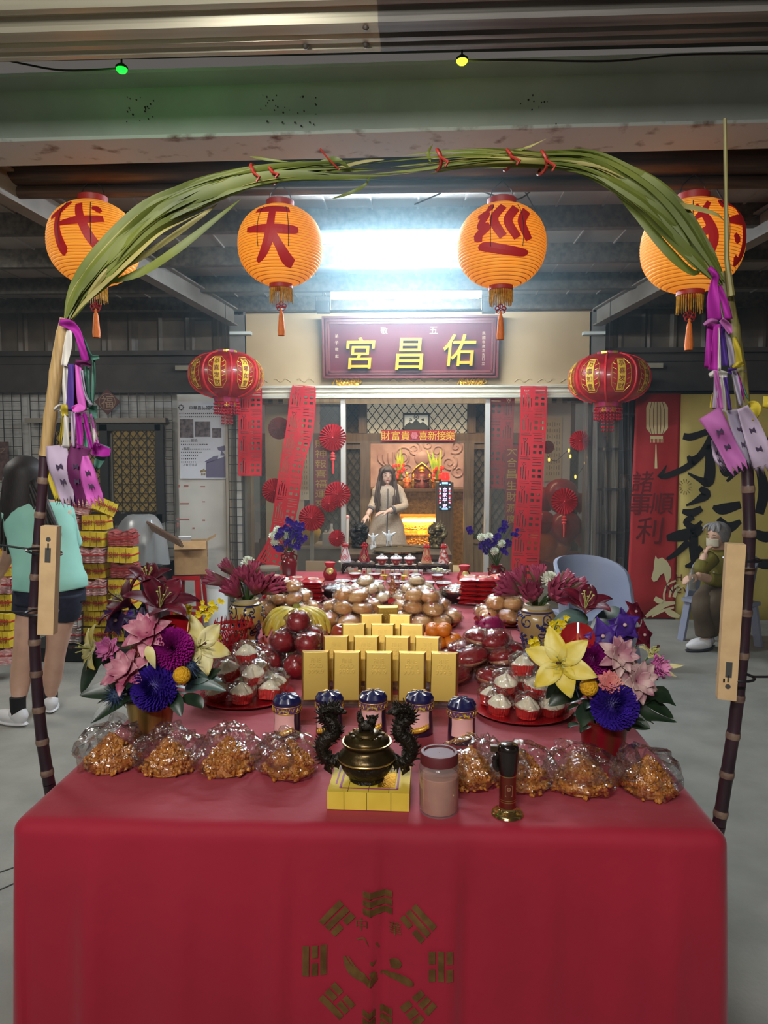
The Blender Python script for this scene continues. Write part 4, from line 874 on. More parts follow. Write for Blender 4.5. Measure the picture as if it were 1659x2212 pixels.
def bouquet(lb, base, Y, bucket_px, bcol, items):
    """items: (kind, px, py, depth offset, size px, facing, extra)"""
    b = onz(*base); t = thing('flower_arrangement', lb, 'flowers', b, group='bucket flower arrangements by the front of the table'); Yc = b.y
    bw, tw, hh = bucket_px; rb, rt, h = sz(bw/2, Yc), sz(tw/2, Yc), sz(hh, Yc)*1.02
    mb = MB(); mb.lathe([(.001, 0), (rb, 0), (rb*1.01, .004), (rt*.99, h-.006), (rt*1.03, h-.004), (rt*1.03, h), (rt*.97, h), (rt*.93, h*.8), (.001, h*.8)], 40); part('bucket', mb, bcol, t)
    inv = lambda p: V(p)-b
    P = lambda px, py, dy=0.: inv(at(px, py, Yc+dy)); top = V((0, 0, h*.9))
    for it in items:
        k, px, py, dy, s = it[:5]; n = V(it[5]) if len(it) > 5 and it[5] else V((RN(-.2, .2), -.85, .45)); c = P(px, py, dy); r = sz(s, Yc)
        if k in ('lily', 'ylily', 'marlily'):
            flower(c, n, r, r*.26, 6, ((1., .55 if k != 'marlily' else .9, .45 if k != 'marlily' else .55, 0),), {'lily': P_CREAM, 'ylily': P_YEL, 'marlily': P_MAR}[k], 'lily', t)
        elif k == 'double': flower(c, n, r, r*.24, 6, ((1., .35, .35, 0), (.78, .75, .3, .5), (.5, 1.1, .2, 0)), it[6] if len(it) > 6 else P_PINK, 'double_lily', t, False)
        elif k == 'mum': mum(c, n, r, it[6], t)
        elif k == 'ball': globe(c, r, CRAS, t, 'craspedia')
        elif k == 'carn': flower(c, n, r, r*.55, 7, ((1., .3, .1, 0), (.85, .7, .1, .4), (.7, 1.1, .0, .8), (.5, 1.6, 0, .2)), it[6], 'carnation', t, False, .2, .12, .5)
        elif k == 'orch': flower(c, n, r, r*.62, 5, ((1., .12, .12, 0),), it[6] if len(it) > 6 else P_PUR, 'orchid', t, False, .1, .02, .35); globe(c+n.normalized()*r*.1, r*.1, P_PALE, t, 'orchid_lip')
        elif k == 'anth': anthurium(t, c, n, r)
        elif k == 'thi': thistle(c, r, t)
        elif k == 'bud': leaf(t, [c, c+V(it[5])*r*.5+V((0, -.004, .0)), c+V(it[5])*r], r*.18, it[6], 1.2, 'lily_bud')
        elif k == 'leaf': leaf(t, [P(x, y, dy+o) for x, y, o in it[6]], r, it[7] if len(it) > 7 else LEAF, RN(-.3, .3), 'leaf', it[8] if len(it) > 8 else 0)
        elif k == 'onc': oncidium(t, [P(x, y, dy) for x, y in it[6]], s)
        if k not in ('leaf', 'onc', 'bud', 'thi'):
            q = MB(); m_ = (top+c)*.5+V((0, 0, .02)); q.tube(smooth_path([tuple(top+V((c.x*.2, c.y*.2, 0))), tuple(m_), tuple(c-n.normalized()*r*.1)], 4), .003, 5); part('flower_stem', q, STEM, t)
    mb = MB()
    for i in range(46):
        a = RN(0, 6.28); rr = RN(.02, .11); c = V((rr*cos(a), rr*sin(a), h+RN(-.01, .13)*(1-rr*3))); d = V((cos(a), sin(a), RN(-.2, .5))).normalized(); petal(mb, c, d, V((0, 0, 1)), RN(.03, .06), RN(.010, .018), .1, .3, nu=2, nv=4)
    part('filler_foliage', mb, LEAF, t, 1.)
    return t
random.seed(5)
gold_b = mat('bucket_gold', (176, 146, 84), .28, .75, c2=(120, 96, 52), scale=5, stretch=(6, 6, .6)); red_b = mat('bucket_red', (150, 24, 44), .3, .55, c2=(120, 60, 40), scale=5, stretch=(6, 6, .6))
bouquet('flower arrangement in a gold bucket beside the cane with the upright carton', (327, 1588), 2.1, (84, 106, 84), gold_b, [
 ('leaf', 0, 0, -.02, 20, None, [(225, 1420, 0), (200, 1440, 0), (176, 1500, -.02)]), ('leaf', 0, 0, -.03, 22, None, [(290, 1490, 0), (230, 1492, -.02), (172, 1502, -.04)]), ('leaf', 0, 0, -.05, 17, None, [(285, 1500, 0), (240, 1525, -.02), (196, 1562, -.05)], LEAF), ('leaf', 0, 0, -.05, 18, None, [(350, 1500, 0), (378, 1515, -.03), (392, 1548, -.05)]), ('leaf', 0, 0, .0, 18, None, [(400, 1470, 0), (440, 1462, 0), (478, 1446, .0)]), ('leaf', 0, 0, -.02, 14, None, [(400, 1490, 0), (440, 1478, 0), (488, 1492, .0)], LEAF2), ('leaf', 0, 0, .0, 14, None, [(380, 1440, 0), (430, 1450, 0), (480, 1472, 0)], LEAF2), ('leaf', 0, 0, .05, 24, None, [(300, 1330, 0), (345, 1290, 0), (350, 1262, 0)], LEAF2), ('leaf', 0, 0, -.02, 18, None, [(320, 1460, 0), (250, 1440, -.02), (215, 1416, -.02)]), ('leaf', 0, 0, -.03, 15, None, [(395, 1505, 0), (425, 1515, -.02), (438, 1530, -.03)]),
 ('marlily', 282, 1310, .02, 82, (-.75, -.35, .65)), ('marlily', 345, 1315, .0, 92, (.35, -.4, .95)), ('marlily', 318, 1262, .08, 70, (.1, -.2, 1)),
 ('orch', 252, 1340, .0, 42, (-.3, -.9, .2), P_ORC), ('orch', 300, 1350, -.02, 44, (0, -1, .2), P_ORC), ('orch', 292, 1345, .02, 46, (.2, -.9, .3)),
 ('lily', 205, 1402, .0, 68, (-.75, -.6, .2)), ('lily', 428, 1398, .0, 78, (.5, -.75, .35)), ('anth', 376, 1352, .0, 44, (.1, -.8, .5)),
 ('double', 318, 1368, -.06, 62, (.0, -.8, .6)), ('double', 276, 1450, -.08, 66, (-.3, -.75, .6), P_PINK), ('mum', 372, 1402, -.04, 44, (.3, -.85, .3), P_MAG), ('mum', 336, 1486, -.08, 46, (-.1, -.9, .2), P_VIO), ('ball', 393, 1459, -.09, 19), ('carn', 236, 1402, -.06, 30, (-.2, -.9, .3), P_ROSE),
 ('carn', 300, 1408, -.04, 20, None, P_SAL), ('thi', 250, 1503, -.06, 32), ('thi', 412, 1440, -.04, 28), ('bud', 320, 1395, -.11, 60, (.35, -.3, -.75), P_CREAM),
 ('onc', 0, 0, .06, 16, None, [(380, 1340), (400, 1318), (378, 1322)]), ('onc', 0, 0, .06, 26, None, [(420, 1350), (440, 1318), (468, 1306)]), ('onc', 0, 0, .04, 12, None, [(430, 1360), (450, 1372), (462, 1378)])])
bouquet('flower arrangement in a dark red bucket beside the plate of red paper-cup cakes', (1302, 1634), 1.95, (84, 106, 88), red_b, [
 ('leaf', 0, 0, -.02, 20, None, [(1370, 1510, 0), (1420, 1500, 0), (1460, 1525, -.02)], LEAF, 2), ('leaf', 0, 0, -.03, 16, None, [(1360, 1530, 0), (1400, 1545, -.02), (1462, 1560, -.03)], LEAF, 1), ('leaf', 0, 0, -.04, 18, None, [(1340, 1535, 0), (1375, 1560, -.02), (1405, 1574, -.04)]), ('leaf', 0, 0, -.05, 20, None, [(1280, 1520, 0), (1262, 1545, -.02), (1258, 1570, -.04)]), ('leaf', 0, 0, -.02, 22, None, [(1260, 1490, 0), (1220, 1500, -.01), (1185, 1525, -.02)]), ('leaf', 0, 0, -.02, 18, None, [(1250, 1450, 0), (1210, 1470, 0), (1180, 1510, 0)]), ('leaf', 0, 0, .03, 20, None, [(1270, 1340, 0), (1230, 1335, 0), (1190, 1350, 0)], LEAF2), ('leaf', 0, 0, .05, 24, None, [(1280, 1360, 0), (1330, 1330, 0), (1345, 1325, 0)], LEAF2), ('leaf', 0, 0, -.02, 14, None, [(1370, 1500, 0), (1425, 1530, 0), (1455, 1552, 0)], LEAF), ('leaf', 0, 0, -.05, 15, None, [(1340, 1545, 0), (1352, 1560, -.02), (1358, 1580, -.03)]),
 ('marlily', 1264, 1318, .03, 76, (.05, -.35, 1)), ('orch', 1390, 1372, .04, 36, (.5, -.7, .3), P_MAR), ('orch', 1372, 1322, .06, 34, (.4, -.6, .5), P_MAR), ('orch', 1348, 1350, -.02, 42, (.2, -.95, .2)), ('orch', 1302, 1374, -.04, 44, (-.1, -1, .2)), ('orch', 1340, 1390, -.01, 40, (.2, -.95, 0)),
 ('anth', 1248, 1370, -.02, 42, (-.2, -.9, .3)), ('ylily', 1212, 1432, -.11, 84, (-.3, -.9, .25)), ('mum', 1282, 1424, -.02, 42, (-.1, -.9, .3), P_MAG), ('mum', 1325, 1524, -.1, 46, (.05, -.95, .2), P_VIO), ('ball', 1272, 1484, -.12, 19), ('double', 1336, 1416, -.08, 52, (.1, -.9, .4), P_PALE), ('double', 1374, 1472, -.08, 58, (.2, -.9, .35), P_PALE), ('carn', 1318, 1476, -.1, 29, None, P_SAL), ('carn', 1416, 1440, -.03, 30, (.6, -.75, .2), P_ROSE),
 ('lily', 1405, 1415, .02, 38, (.5, -.3, .8)), ('bud', 1440, 1440, -.02, 44, (.9, 0, .1), P_CREAM), ('bud', 1436, 1450, -.02, 40, (.8, 0, -.35), P_CREAM), ('thi', 1240, 1474, -.07, 34), ('thi', 1262, 1460, -.05, 26),
 ('onc', 0, 0, .0, 30, None, [(1215, 1390), (1196, 1368), (1205, 1342)]), ('onc', 0, 0, .0, 16, None, [(1190, 1385), (1170, 1390), (1155, 1398)])])

# ---- lotus vases
vyel = mat('vase_yellow', (198, 172, 96), .3, c2=(184, 156, 80), scale=6, coat=.4); vtan = mat('vase_tan', (166, 136, 88), .3, c2=(150, 120, 76), scale=6, coat=.4); vblue = mat('vase_blue', (42, 46, 96), .3, coat=.4); vrim = mat('vase_rim', (196, 188, 166), .3, coat=.4)
def lotus(par, c, n, L, openn, m=P_LOT):
    c = V(c); n = V(n).normalized(); e1, e2, n = basis(n); mb = MB(); a0 = RN(0, 6)
    for ly, (rs, lift, k) in enumerate(((.30, .95, 5), (.62*openn+.2, .95, 6), (1.*openn+.1, .9-.2*openn, 6))):
        for j in range(k):
            a = a0+2*pi*j/k+ly*.5; d = e1*cos(a)+e2*sin(a); ax = (n+d*rs*.7).normalized(); nn = (d*-1+n*rs*.7).normalized()
            petal(mb, c+d*L*.05, ax, nn, L*RN(.9, 1.05), L*.21, -.22, -.16, .9, .95, 4, 7)
    o = part('lotus_bloom', mb, m, par, 3.); q = MB()
    for j in range(4):
        a = a0+1+2*pi*j/4; d = e1*cos(a)+e2*sin(a); ax = (n+d*(.5*openn+.28)).normalized(); petal(q, c+d*L*.06, ax, (d*-1+n*.3).normalized(), L*.8, L*.17, -.2, -.16, .9)
    part('lotus_sepal', q, P_LOTG, o, 3.); return o
def lotus_vase(lb, base, px, col, flowers, hpx, wpx):
    b = onz(*base); Y = b.y; t = thing('lotus_vase', lb, 'vase', b, group='painted vases of lotus'); h = sz(hpx, Y)*1.03; r = sz(wpx/2, Y)
    pr = [(.001, 0), (r*.60, 0), (r*.62, .012), (r*.55, h*.12), (r*.66, h*.32), (r*.9, h*.56), (r*1., h*.72), (r*.95, h*.82), (r*.78, h*.9), (r*.62, h*.935), (r*.60, h*.99), (r*.64, h), (r*.56, h), (r*.5, h*.9)]
    mb = MB(); sp = smooth_path(pr, 4); mb.lathe(sp, 36); part('vase', mb, col, t, 1.)
    rad = lambda z: next((p0[0]+(p1[0]-p0[0])*(z-p0[1])/max(1e-6, p1[1]-p0[1]) for p0, p1 in zip(sp[1:-9], sp[2:-8]) if p1[1] >= z), r*.6)
    mb = MB()
    for z, w in ((h*.885, .003), (h*.9, .0015), (.02, .003)): mb.lathe([(rad(z)+.0012, z-w), (rad(z)+.0012, z+w)], 36)
    for i in range(26):
        a = i*2.4; z0 = h*(.16+.68*((i*.293) % 1)); rr = RN(.02, .034); pts = []
        tn = RN(.9, 1.5); sg = RN(-1, 1)
        for k in range(16):
            f = k/15; q = rr*(1-.85*f); b_ = tn*2*pi*f*(1 if sg > 0 else -1)+i; z = min(max(z0+q*sin(b_), .03), h*.87); x = q*cos(b_)
            g = a+x/max(.03, rad(z)); pts.append((( rad(z)+.001)*cos(g), (rad(z)+.001)*sin(g), z))
        mb.tube(pts, [.0034*(1-.5*k/15) for k in range(16)], 5)
        for k in range(3):
            z = min(max(z0+RN(-.03, .03), .03), h*.86); g = a+RN(-.4, .4); mb.ball(((rad(z))*cos(g), (rad(z))*sin(g), z), (.008, .008, .005), 6, 4, rot=(0, 0, g))
    part('painted_scrolls', mb, vblue, t, 1.)
    mb = MB(); mb.lathe([(r*.615, h*.935), (r*.665, h*1.0), (r*.55, h*1.003), (r*.5, h*.95)], 36); part('rim', mb, vrim, t)
    for x, y, dy, n, L, op in flowers:
        c = at(x, y, Y+dy)-b; lotus(t, c, n, sz(L, Y), op); q = MB(); q.tube(smooth_path([(0, 0, h*.85), tuple(V((0, 0, h*1.02))*.6+c*.4), tuple(c)], 4), .005, 6); part('lotus_stem', q, STEM, t)
    return t
random.seed(9)
lv = lotus_vase('yellow and blue painted vase of pink lotus beside the red lattice cage', (534, 1400), 0, vyel, [(496, 1262, .0, (-1, -.1, .35), 56, .15), (512, 1244, .02, (-.8, 0, .75), 46, .2), (536, 1262, -.03, (-.2, -.4, 1), 44, .7), (520, 1290, -.06, (-.5, -.5, .8), 50, .55), (552, 1284, -.05, (.2, -.5, .9), 54, .65), (562, 1280, -.01, (.8, -.2, .5), 52, .55), (575, 1276, .02, (1, 0, .35), 46, .35), (545, 1250, .05, (.15, .1, 1), 40, .3)], 108, 78)
mum(at(536, 1218, 3.3)-lv.location, (0, -.6, .8), sz(13, 3.3), P_WHT, lv, 'white_daisy', 70, .6, .14)
lv = lotus_vase('tan and blue painted vase of pink lotus behind the yellow lily', (1158, 1434), 0, vtan, [(1122, 1282, .0, (-.9, -.2, .5), 56, .6), (1134, 1268, .02, (-.5, 0, .9), 48, .55), (1160, 1264, .03, (0, 0, 1), 46, .5), (1150, 1298, -.06, (-.2, -.7, .7), 54, .5), (1188, 1292, -.05, (.4, -.6, .5), 54, .9), (1200, 1272, .0, (.7, 0, .6), 50, .25), (1220, 1274, .02, (.95, 0, .3), 50, .2), (1218, 1290, -.02, (1, -.2, -.05), 50, .5)], 128, 84)
mum(at(1186, 1254, 2.95)-lv.location, (.2, -.6, .8), sz(16, 2.95), P_WHT, lv, 'white_daisy', 80, .6, .14)

# ---- small red vases of purple and white dried flowers
redglz = mat('red_glaze', (112, 14, 26), .22, c2=(96, 10, 20), scale=4, coat=.7)
def statice(lb, base, w, h, spread, seed):
    random.seed(seed); b = onz(*base); Y = b.y; t = thing('flower_vase', lb, 'vase', b, group='small red vases of dried flowers'); r = sz(w/2, Y); hh = sz(h, Y)
    mb = MB(); mb.lathe(smooth_path([(.001, 0), (r*.75, 0), (r*.8, hh*.1), (r, hh*.5), (r*.98, hh*.66), (r*.62, hh*.8), (r*.6, hh*.9), (r*.78, hh), (r*.66, hh), (r*.5, hh*.85)], 3), 28); part('vase', mb, redglz, t, 1.)
    for s in (-1, 1): q = MB(); q.tube([(s*r*.62, 0, hh*.9), (s*r*1.02, 0, hh*.86), (s*r*.95, 0, hh*.7)], r*.1, 6); part('vase_ear', q, redglz, t)
    for x, y, kind in spread:
        c = at(x, y, Y+RN(-.03, .05))-b; q = MB(); q.tube(smooth_path([(RN(-.01, .01), 0, hh*.9), tuple(c*.5+V((0, 0, hh*.55))), tuple(c)], 3), .0022, 4); part('flower_stem', q, STEM, t)
        if kind == 'w': mum(c, (0, -.7, .7), sz(8.5, Y), P_WHT, t, 'white_flower', 60, .5, .14)
        else:
            m_ = MB()
            for _ in range(9): p = c+V((RN(-1, 1), RN(-1, 1), RN(-1, 1)))*sz(6.5, Y); flower_n = 4; [petal(m_, p, V((cos(a), -.4, sin(a))).normalized(), V((0, -1, 0)), sz(5.5, Y), sz(2.6, Y), .2, .1, nu=2, nv=3) for a in (0, 1.3, 2.6, 3.9, 5.2)]
            part('statice', m_, P_VIO, t, 1.)
    return t
statice('small red vase of dried flowers before the slanting red paper banner', (625, 1252), 34, 62, [(605, 1148, 'p'), (626, 1126, 'p'), (634, 1134, 'p'), (618, 1140, 'p'), (652, 1138, 'p'), (590, 1158, 'w'), (602, 1157, 'p'), (618, 1150, 'w'), (632, 1156, 'p'), (644, 1158, 'p'), (648, 1166, 'p'), (598, 1178, 'p'), (604, 1186, 'p'), (642, 1180, 'p'), (656, 1164, 'p'), (620, 1162, 'w'), (646, 1148, 'p'), (622, 1172, 'p'), (600, 1146, 'w'), (624, 1200, 'w'), (636, 1146, 'p'), (594, 1172, 'w')], 3)
statice('small red vase of dried flowers before the straight red paper banner', (1072, 1266), 36, 46, [(1015, 1145, 'p'), (1040, 1162, 'w'), (1056, 1160, 'w'), (1092, 1132, 'p'), (1084, 1146, 'p'), (1062, 1176, 'p'), (1042, 1178, 'p'), (1072, 1166, 'p'), (1084, 1176, 'w'), (1068, 1192, 'w'), (1096, 1174, 'p'), (1052, 1190, 'p'), (1088, 1190, 'p'), (1112, 1150, 'p'), (1078, 1158, 'p'), (1048, 1172, 'p')], 4)
# ================================================================= OFFERINGS ON THE TABLE
film = clear('cellophane', (252, 250, 250), .045, .7, .11, .42, bump=.6, bscale=45)
def wrapper(mb, c, r, seed, k=.26, n=14, m=9, tail=None):
    """crumpled film round a body of half sizes r, with a gathered tail"""
    st = len(mb.v); mb.ball(c, r, n, m, nz=k, ns=3.2, seed=seed); c = V(c)
    for i in range(st, len(mb.v)):
        p = V(mb.v[i]); p += V((NZ.noise(p*90), NZ.noise(p*90+V((9, 1, 4))), NZ.noise(p*90+V((3, 7, 2)))))*min(r)*.20; p.z = max(p.z, c.z-r[2]*.82); mb.v[i] = tuple(p)
    if tail:
        d = V(tail); s = d.cross(V((0, 0, 1))).normalized(); u = s.cross(d); b = c+d*min(r)*.9
        for j in range(5): w = min(r)*RN(.25, .5); o = s*RN(-1, 1)*w+u*RN(-.6, .9)*w; mb.add([b-s*w*.2, b+s*w*.2, b+d*w*1.3+o+s*w*.4, b+d*w*1.5+o-s*w*.4], [(0, 1, 2, 3)])
# -- crisp caramel rice cakes in film bags along the front edge
crisp = mat('caramel_crisp', (206, 140, 58), .3, c2=(160, 92, 30), scale=60, coat=.5, bump=.3, bscale=160)
def crispy(seed):
    random.seed(seed); mb = MB(); mb.lathe(smooth_path([(.060, .004), (.056, .02), (.038, .045), (.022, .064), (.008, .072), (.0005, .072)], 2), 20)
    for i in range(420):
        t = RN(0, 1)**.8; r = .076*(1-t)**.85; a = RN(0, 6.28); z = .006+.078*t; mb.ball((r*cos(a)*RN(.9, 1.06), r*sin(a)*RN(.85, 1.), z+RN(-.003, .004)), (RN(.004, .010), RN(.004, .007), RN(.003, .006)), 6, 4, rot=(RN(0, 3), RN(0, 3), RN(0, 3)), nz=.5, ns=3, seed=i)
    t = thing('rice_cracker_bag', '', 'rice cake', (0, 0, 0), group='clear bags of caramel rice cake along the front edge'); part('rice_cake', mb, crisp, t, 1.)
    mb = MB(); wrapper(mb, (0, .004, .048), (.094, .082, .062), seed, .32, 22, 13); wrapper(mb, (0, .05, .07), (.05, .03, .045), seed+5, .5, 12, 7); part('film_bag', mb, film, t, .35); return t
CR = [crispy(k) for k in (21, 22, 23)]; used = [[], [], []]
LB = ['clear bag of caramel rice cake at the table corner below the gold flower bucket', 'clear bag of caramel rice cake second from the gold-bucket corner', 'clear bag of caramel rice cake third from the gold-bucket corner', 'clear bag of caramel rice cake touching the dragon handle of the small censer', 'clear bag of caramel rice cake mostly hidden behind the powder jar', 'clear bag of caramel rice cake right behind the torch lighter', 'clear bag of caramel rice cake between the torch lighter and the table corner bag', 'clear bag of caramel rice cake at the table corner below the red flower bucket']
for i, (px, py) in enumerate(((242, 1655), (366, 1662), (494, 1662), (626, 1668), (1015, 1688), (1128, 1694), (1254, 1702), (1400, 1706))):
    p = onz(px, py); first(CR[i % 3], used[i % 3], p, RN(0, 6), LB[i], RN(.97, 1.05))

# -- five pots with navy pleated caps
navy = mat('navy_cap', (26, 26, 72), .3, coat=.4); potn = mat('pot_navy', (40, 26, 50), .35, coat=.3); potp = mat('pot_pink', (226, 172, 168), .45, coat=.2); potg = mat('pot_gold', (206, 160, 50), .35, .4); potv = mat('pot_violet', (92, 56, 110), .4); poty = mat('pot_yellow', (196, 186, 70), .45)
def pot():
    t = thing('sweet_pot', '', 'pot', (0, 0, 0), group='navy-capped pots in front of the gold bars'); H = .128
    body = [(.001, 0), (.038, 0), (.041, .004), (.0405, .03), (.0385, .06), (.0395, .078), (.041, .088), (.0415, .094)]
    mb = MB(); mb.lathe(body, 32); part('pot', mb, potn, t, .8)
    rad = lambda z: next((a[0]+(b[0]-a[0])*(z-a[1])/(b[1]-a[1]) for a, b in zip(body[1:], body[2:]) if b[1] >= z), .041)
    mb = MB(); a0, a1 = -pi/2-1.0, -pi/2+.75; mb.lathe([(rad(z)+.0007, z) for z in (.026, .04, .05, .06, .07, .078, .084)], 16, a0=a0, a1=a1); part('pink_panel', mb, potp, t)
    mb = MB(); mb.lathe([(.0418, .080), (.0422, .084), (.0426, .098), (.0422, .102)], 32); part('patterned_band', mb, potv, t)
    mb = MB()
    for k in range(18):
        a = 2*pi*k/18; mb.tube([(.0432*cos(a+q*.05), .0432*sin(a+q*.05), .091+.006*sin(q*1.3+k)) for q in range(6)], .0012, 4)
    mb.lathe([(.0428, .080), (.0432, .081), (.0428, .082)], 32); mb.lathe([(.0428, .1), (.0432, .101), (.0428, .102)], 32); part('gold_scrolls', mb, potg, t)
    mb = MB(); f = lambda x, z: V((.0437*sin(x/.0437), -.0437*cos(x/.0437), z)); mb.add([f(-.018, .083), f(.016, .083), f(.013, .091), f(.006, .092), f(0, .096), f(-.006, .092), f(-.013, .091)], [tuple(range(7))]); part('yellow_crest', mb, poty, t)
    mb = MB(); mb.tube([(-.026, -.036, .018), (-.008, -.043, .023), (.010, -.044, .029), (.024, -.038, .036)], [.0065, .008, .008, .006], 10)
    for k in range(8): u = k/7; p = V((-.026, -.036, .018)).lerp(V((.024, -.038, .036)), u)+V((0, -.006*sin(pi*u), 0)); mb.ball(p, (.0025, .0088, .0088), 10, 6)
    part('gold_roll', mb, potg, t)
    mb = MB(); n = 48
    for z0, z1, r0, r1 in ((.100, .112, .0425, .042), (.112, .124, .042, .033), (.124, .130, .033, .014), (.130, .127, .014, .002)):
        vs = []
        for z, r in ((z0, r0), (z1, r1)): vs += [((r*(1+.03*cos(a*6)*(1 if z > .11 else 0)))*cos(a), (r*(1+.03*cos(a*6)*(1 if z > .11 else 0)))*sin(a), z+(.003*cos(a*6) if .115 < z < .129 else 0)) for a in [2*pi*j/n for j in range(n)]]
        mb.add(vs, [(j, (j+1) % n, n+(j+1) % n, n+j) for j in range(n)])
    part('cap', mb, navy, t, .9); return t
proto = pot(); u = []
for (px, py), lb in zip(((621, 1597), (712, 1590), (806, 1588), (906, 1590), (997, 1607)), ('navy-capped pot at the gold-bucket end of its row', 'navy-capped pot right behind the dragon handle facing the rice cake bags', 'navy-capped pot straight behind the lion lid of the small censer', 'navy-capped pot right behind the dragon handle next to the powder jar', 'navy-capped pot standing right behind the powder jar')):
    first(proto, u, onz(px, py-6), RN(-.15, .15), lb, 1.02)

# -- gold bar boxes in a triangle
gbar = mat('gold_bar', (206, 172, 88), .30, .75, c2=(194, 160, 76), scale=3, bump=.004, bscale=20)
def goldbar():
    t = thing('gold_bar', '', 'gold bar', (0, 0, 0), group='gold bar boxes standing in a triangle'); w0, h0, w1, h1, d = .085, .160, .098, .172, .05; vs = []
    for (w, h, y) in ((w0, h0, -d/2), (w1, h1, d/2)):
        z0 = (.172-h)/2
        for a, b in ((-1, 0), (1, 0), (1, 1), (-1, 1)): vs.append((a*w/2, y, z0+b*h if y < 0 else b*h))
    mb = MB(); mb.add(vs, [(0, 1, 2, 3), (5, 4, 7, 6), (0, 3, 7, 4), (1, 5, 6, 2), (3, 2, 6, 7), (0, 4, 5, 1)]); o = part('bar', mb, gbar, t, 0); b = o.modifiers.new('edge', 'BEVEL'); b.width = .0015; b.segments = 2
    mb = MB()
    for s, z, w in (('FINE', .140, .034), ('GOLD', .121, .048), ('999.9', .102, .056)): text(mb, s, lambda x, y, q: V((x, -d/2-.0006-q, z+y)), w=w, h=.014, ext=.09, off=.004)
    part('raised_lettering', mb, gbar, t, 0); return t
proto = goldbar(); u = []
rows = [(2.43, [(682, 1432), (749, 1436), (818, 1440), (889, 1445), (958, 1449)]), (2.62, [(726, 1402), (790, 1403), (857, 1405), (922, 1408)]), (2.79, [(764, 1379), (826, 1380), (889, 1383)]), (2.93, [(803, 1363), (863, 1364)])]
wd = ['in the front row', 'in the second row', 'in the third row', 'in the fourth row']
od = {5: ['at the apple-coloured bun end', 'next to the one at the bun end', 'in the middle', 'next to the end one by the oval buns', 'at the oval-bun end'], 4: ['at the apple end', 'second from the apple end', 'second from the orange end', 'at the orange end'], 3: ['at the apple end', 'in the middle', 'at the orange end'], 2: ['at the apple end', 'at the orange end']}
for r, (Y, L) in enumerate(rows):
    for i, (px, py) in enumerate(L):
        p = at(px, py+48, Y); p.z = TZ+.012+.008*r; first(proto, u, p, (R(-13), 0, RN(-.03, .03)-.05*(i-len(L)/2+.5)), 'gold bar box %s, %s' % (wd[r], od[len(L)][i]))
p = at(838, 1368, 3.05); gb = dup(proto, p, (R(-4), 0, R(6)), 'gold bar box standing highest at the back of the triangle'); gb.scale = (.95, 1, .68)
mb = MB(); mb.box((p.x, p.y+.01, (p.z-.004+TZ+.001)/2), (.10, .08, p.z-.004-TZ-.001)); solo('box', mb, maroon, 'dark red block under the highest gold bar box', 'box')
for r, (Y, L) in enumerate(rows):     # clear acrylic steps that the bars lean on
    x0, x1 = at(L[0][0], 1480, Y).x-.06, at(L[-1][0], 1480, Y).x+.06; mb = MB(); h = .007+.008*r; mb.box(((x0+x1)/2, Y+.03, TZ+h/2+.001), (x1-x0, .12, h)); solo('display_step', mb, clear('acrylic', (235, 235, 235), .04, .5, .03, .3, veil=.04), 'clear acrylic step under the gold bars %s' % wd[r], 'display stand', group='clear steps under the gold bars', smooth=0)

# -- steamed cupcakes in red cups, buns, breads: one proto of each, copies with their wrappers
cupred = mat('red_paper_cup', (206, 50, 46), .55, transl=.1); cakew = mat('steamed_cake', (232, 228, 206), .75, c2=(222, 214, 184), scale=20, bump=.2, bscale=60)
def cupcake(seed):
    random.seed(seed); t = thing('steamed_cupcake', '', 'cupcake', (0, 0, 0)); n = 48; mb = MB()
    mb.grid(lambda u, v: V(((.030+.009*v+.0014*cos(u*2*pi*24))*cos(u*2*pi), (.030+.009*v+.0014*cos(u*2*pi*24))*sin(u*2*pi), .036*v)), 96, 3, True); mb.lathe([(.0001, .001), (.030, .001)], 24); part('paper_cup', mb, cupred, t, .5)
    mb = MB(); ph = RN(0, 3)
    def top(u, v):
        a = u*2*pi; q = abs(cos(a*2+ph))**.6; rr = .040*(1-v)**.75*(1-.10*v); h = .034+.034*v**.8; split = (1-q)*.018*v*(1-v)*4
        return V((rr*cos(a)*(1+.12*q*v), rr*sin(a)*(1+.12*q*v), h-split+.004*NZ.noise(V((cos(a)*3, sin(a)*3, v*4+seed)))))
    mb.grid(top, 40, 10, True); part('cake_top', mb, cakew, t, .9)
    mb = MB(); wrapper(mb, (0, 0, .038), (.050, .050, .046), seed, .22); part('wrapper', mb, film, t, .35); return t
bun_r = mat('red_bun', (150, 32, 40), .35, c2=(124, 22, 32), scale=14, coat=.3); bun_p = mat('bun_underside', (206, 158, 122), .6); bread = mat('bread_crust', (208, 146, 82), .4, c2=(230, 188, 128), scale=14, coat=.25); breadp = mat('pale_bread', (232, 204, 160), .55, c2=(204, 152, 92), scale=16); stampr = mat('stamp_red', (206, 60, 56), .5); pale = mat('pale_pastry', (234, 216, 176), .55, c2=(222, 190, 138), scale=22)
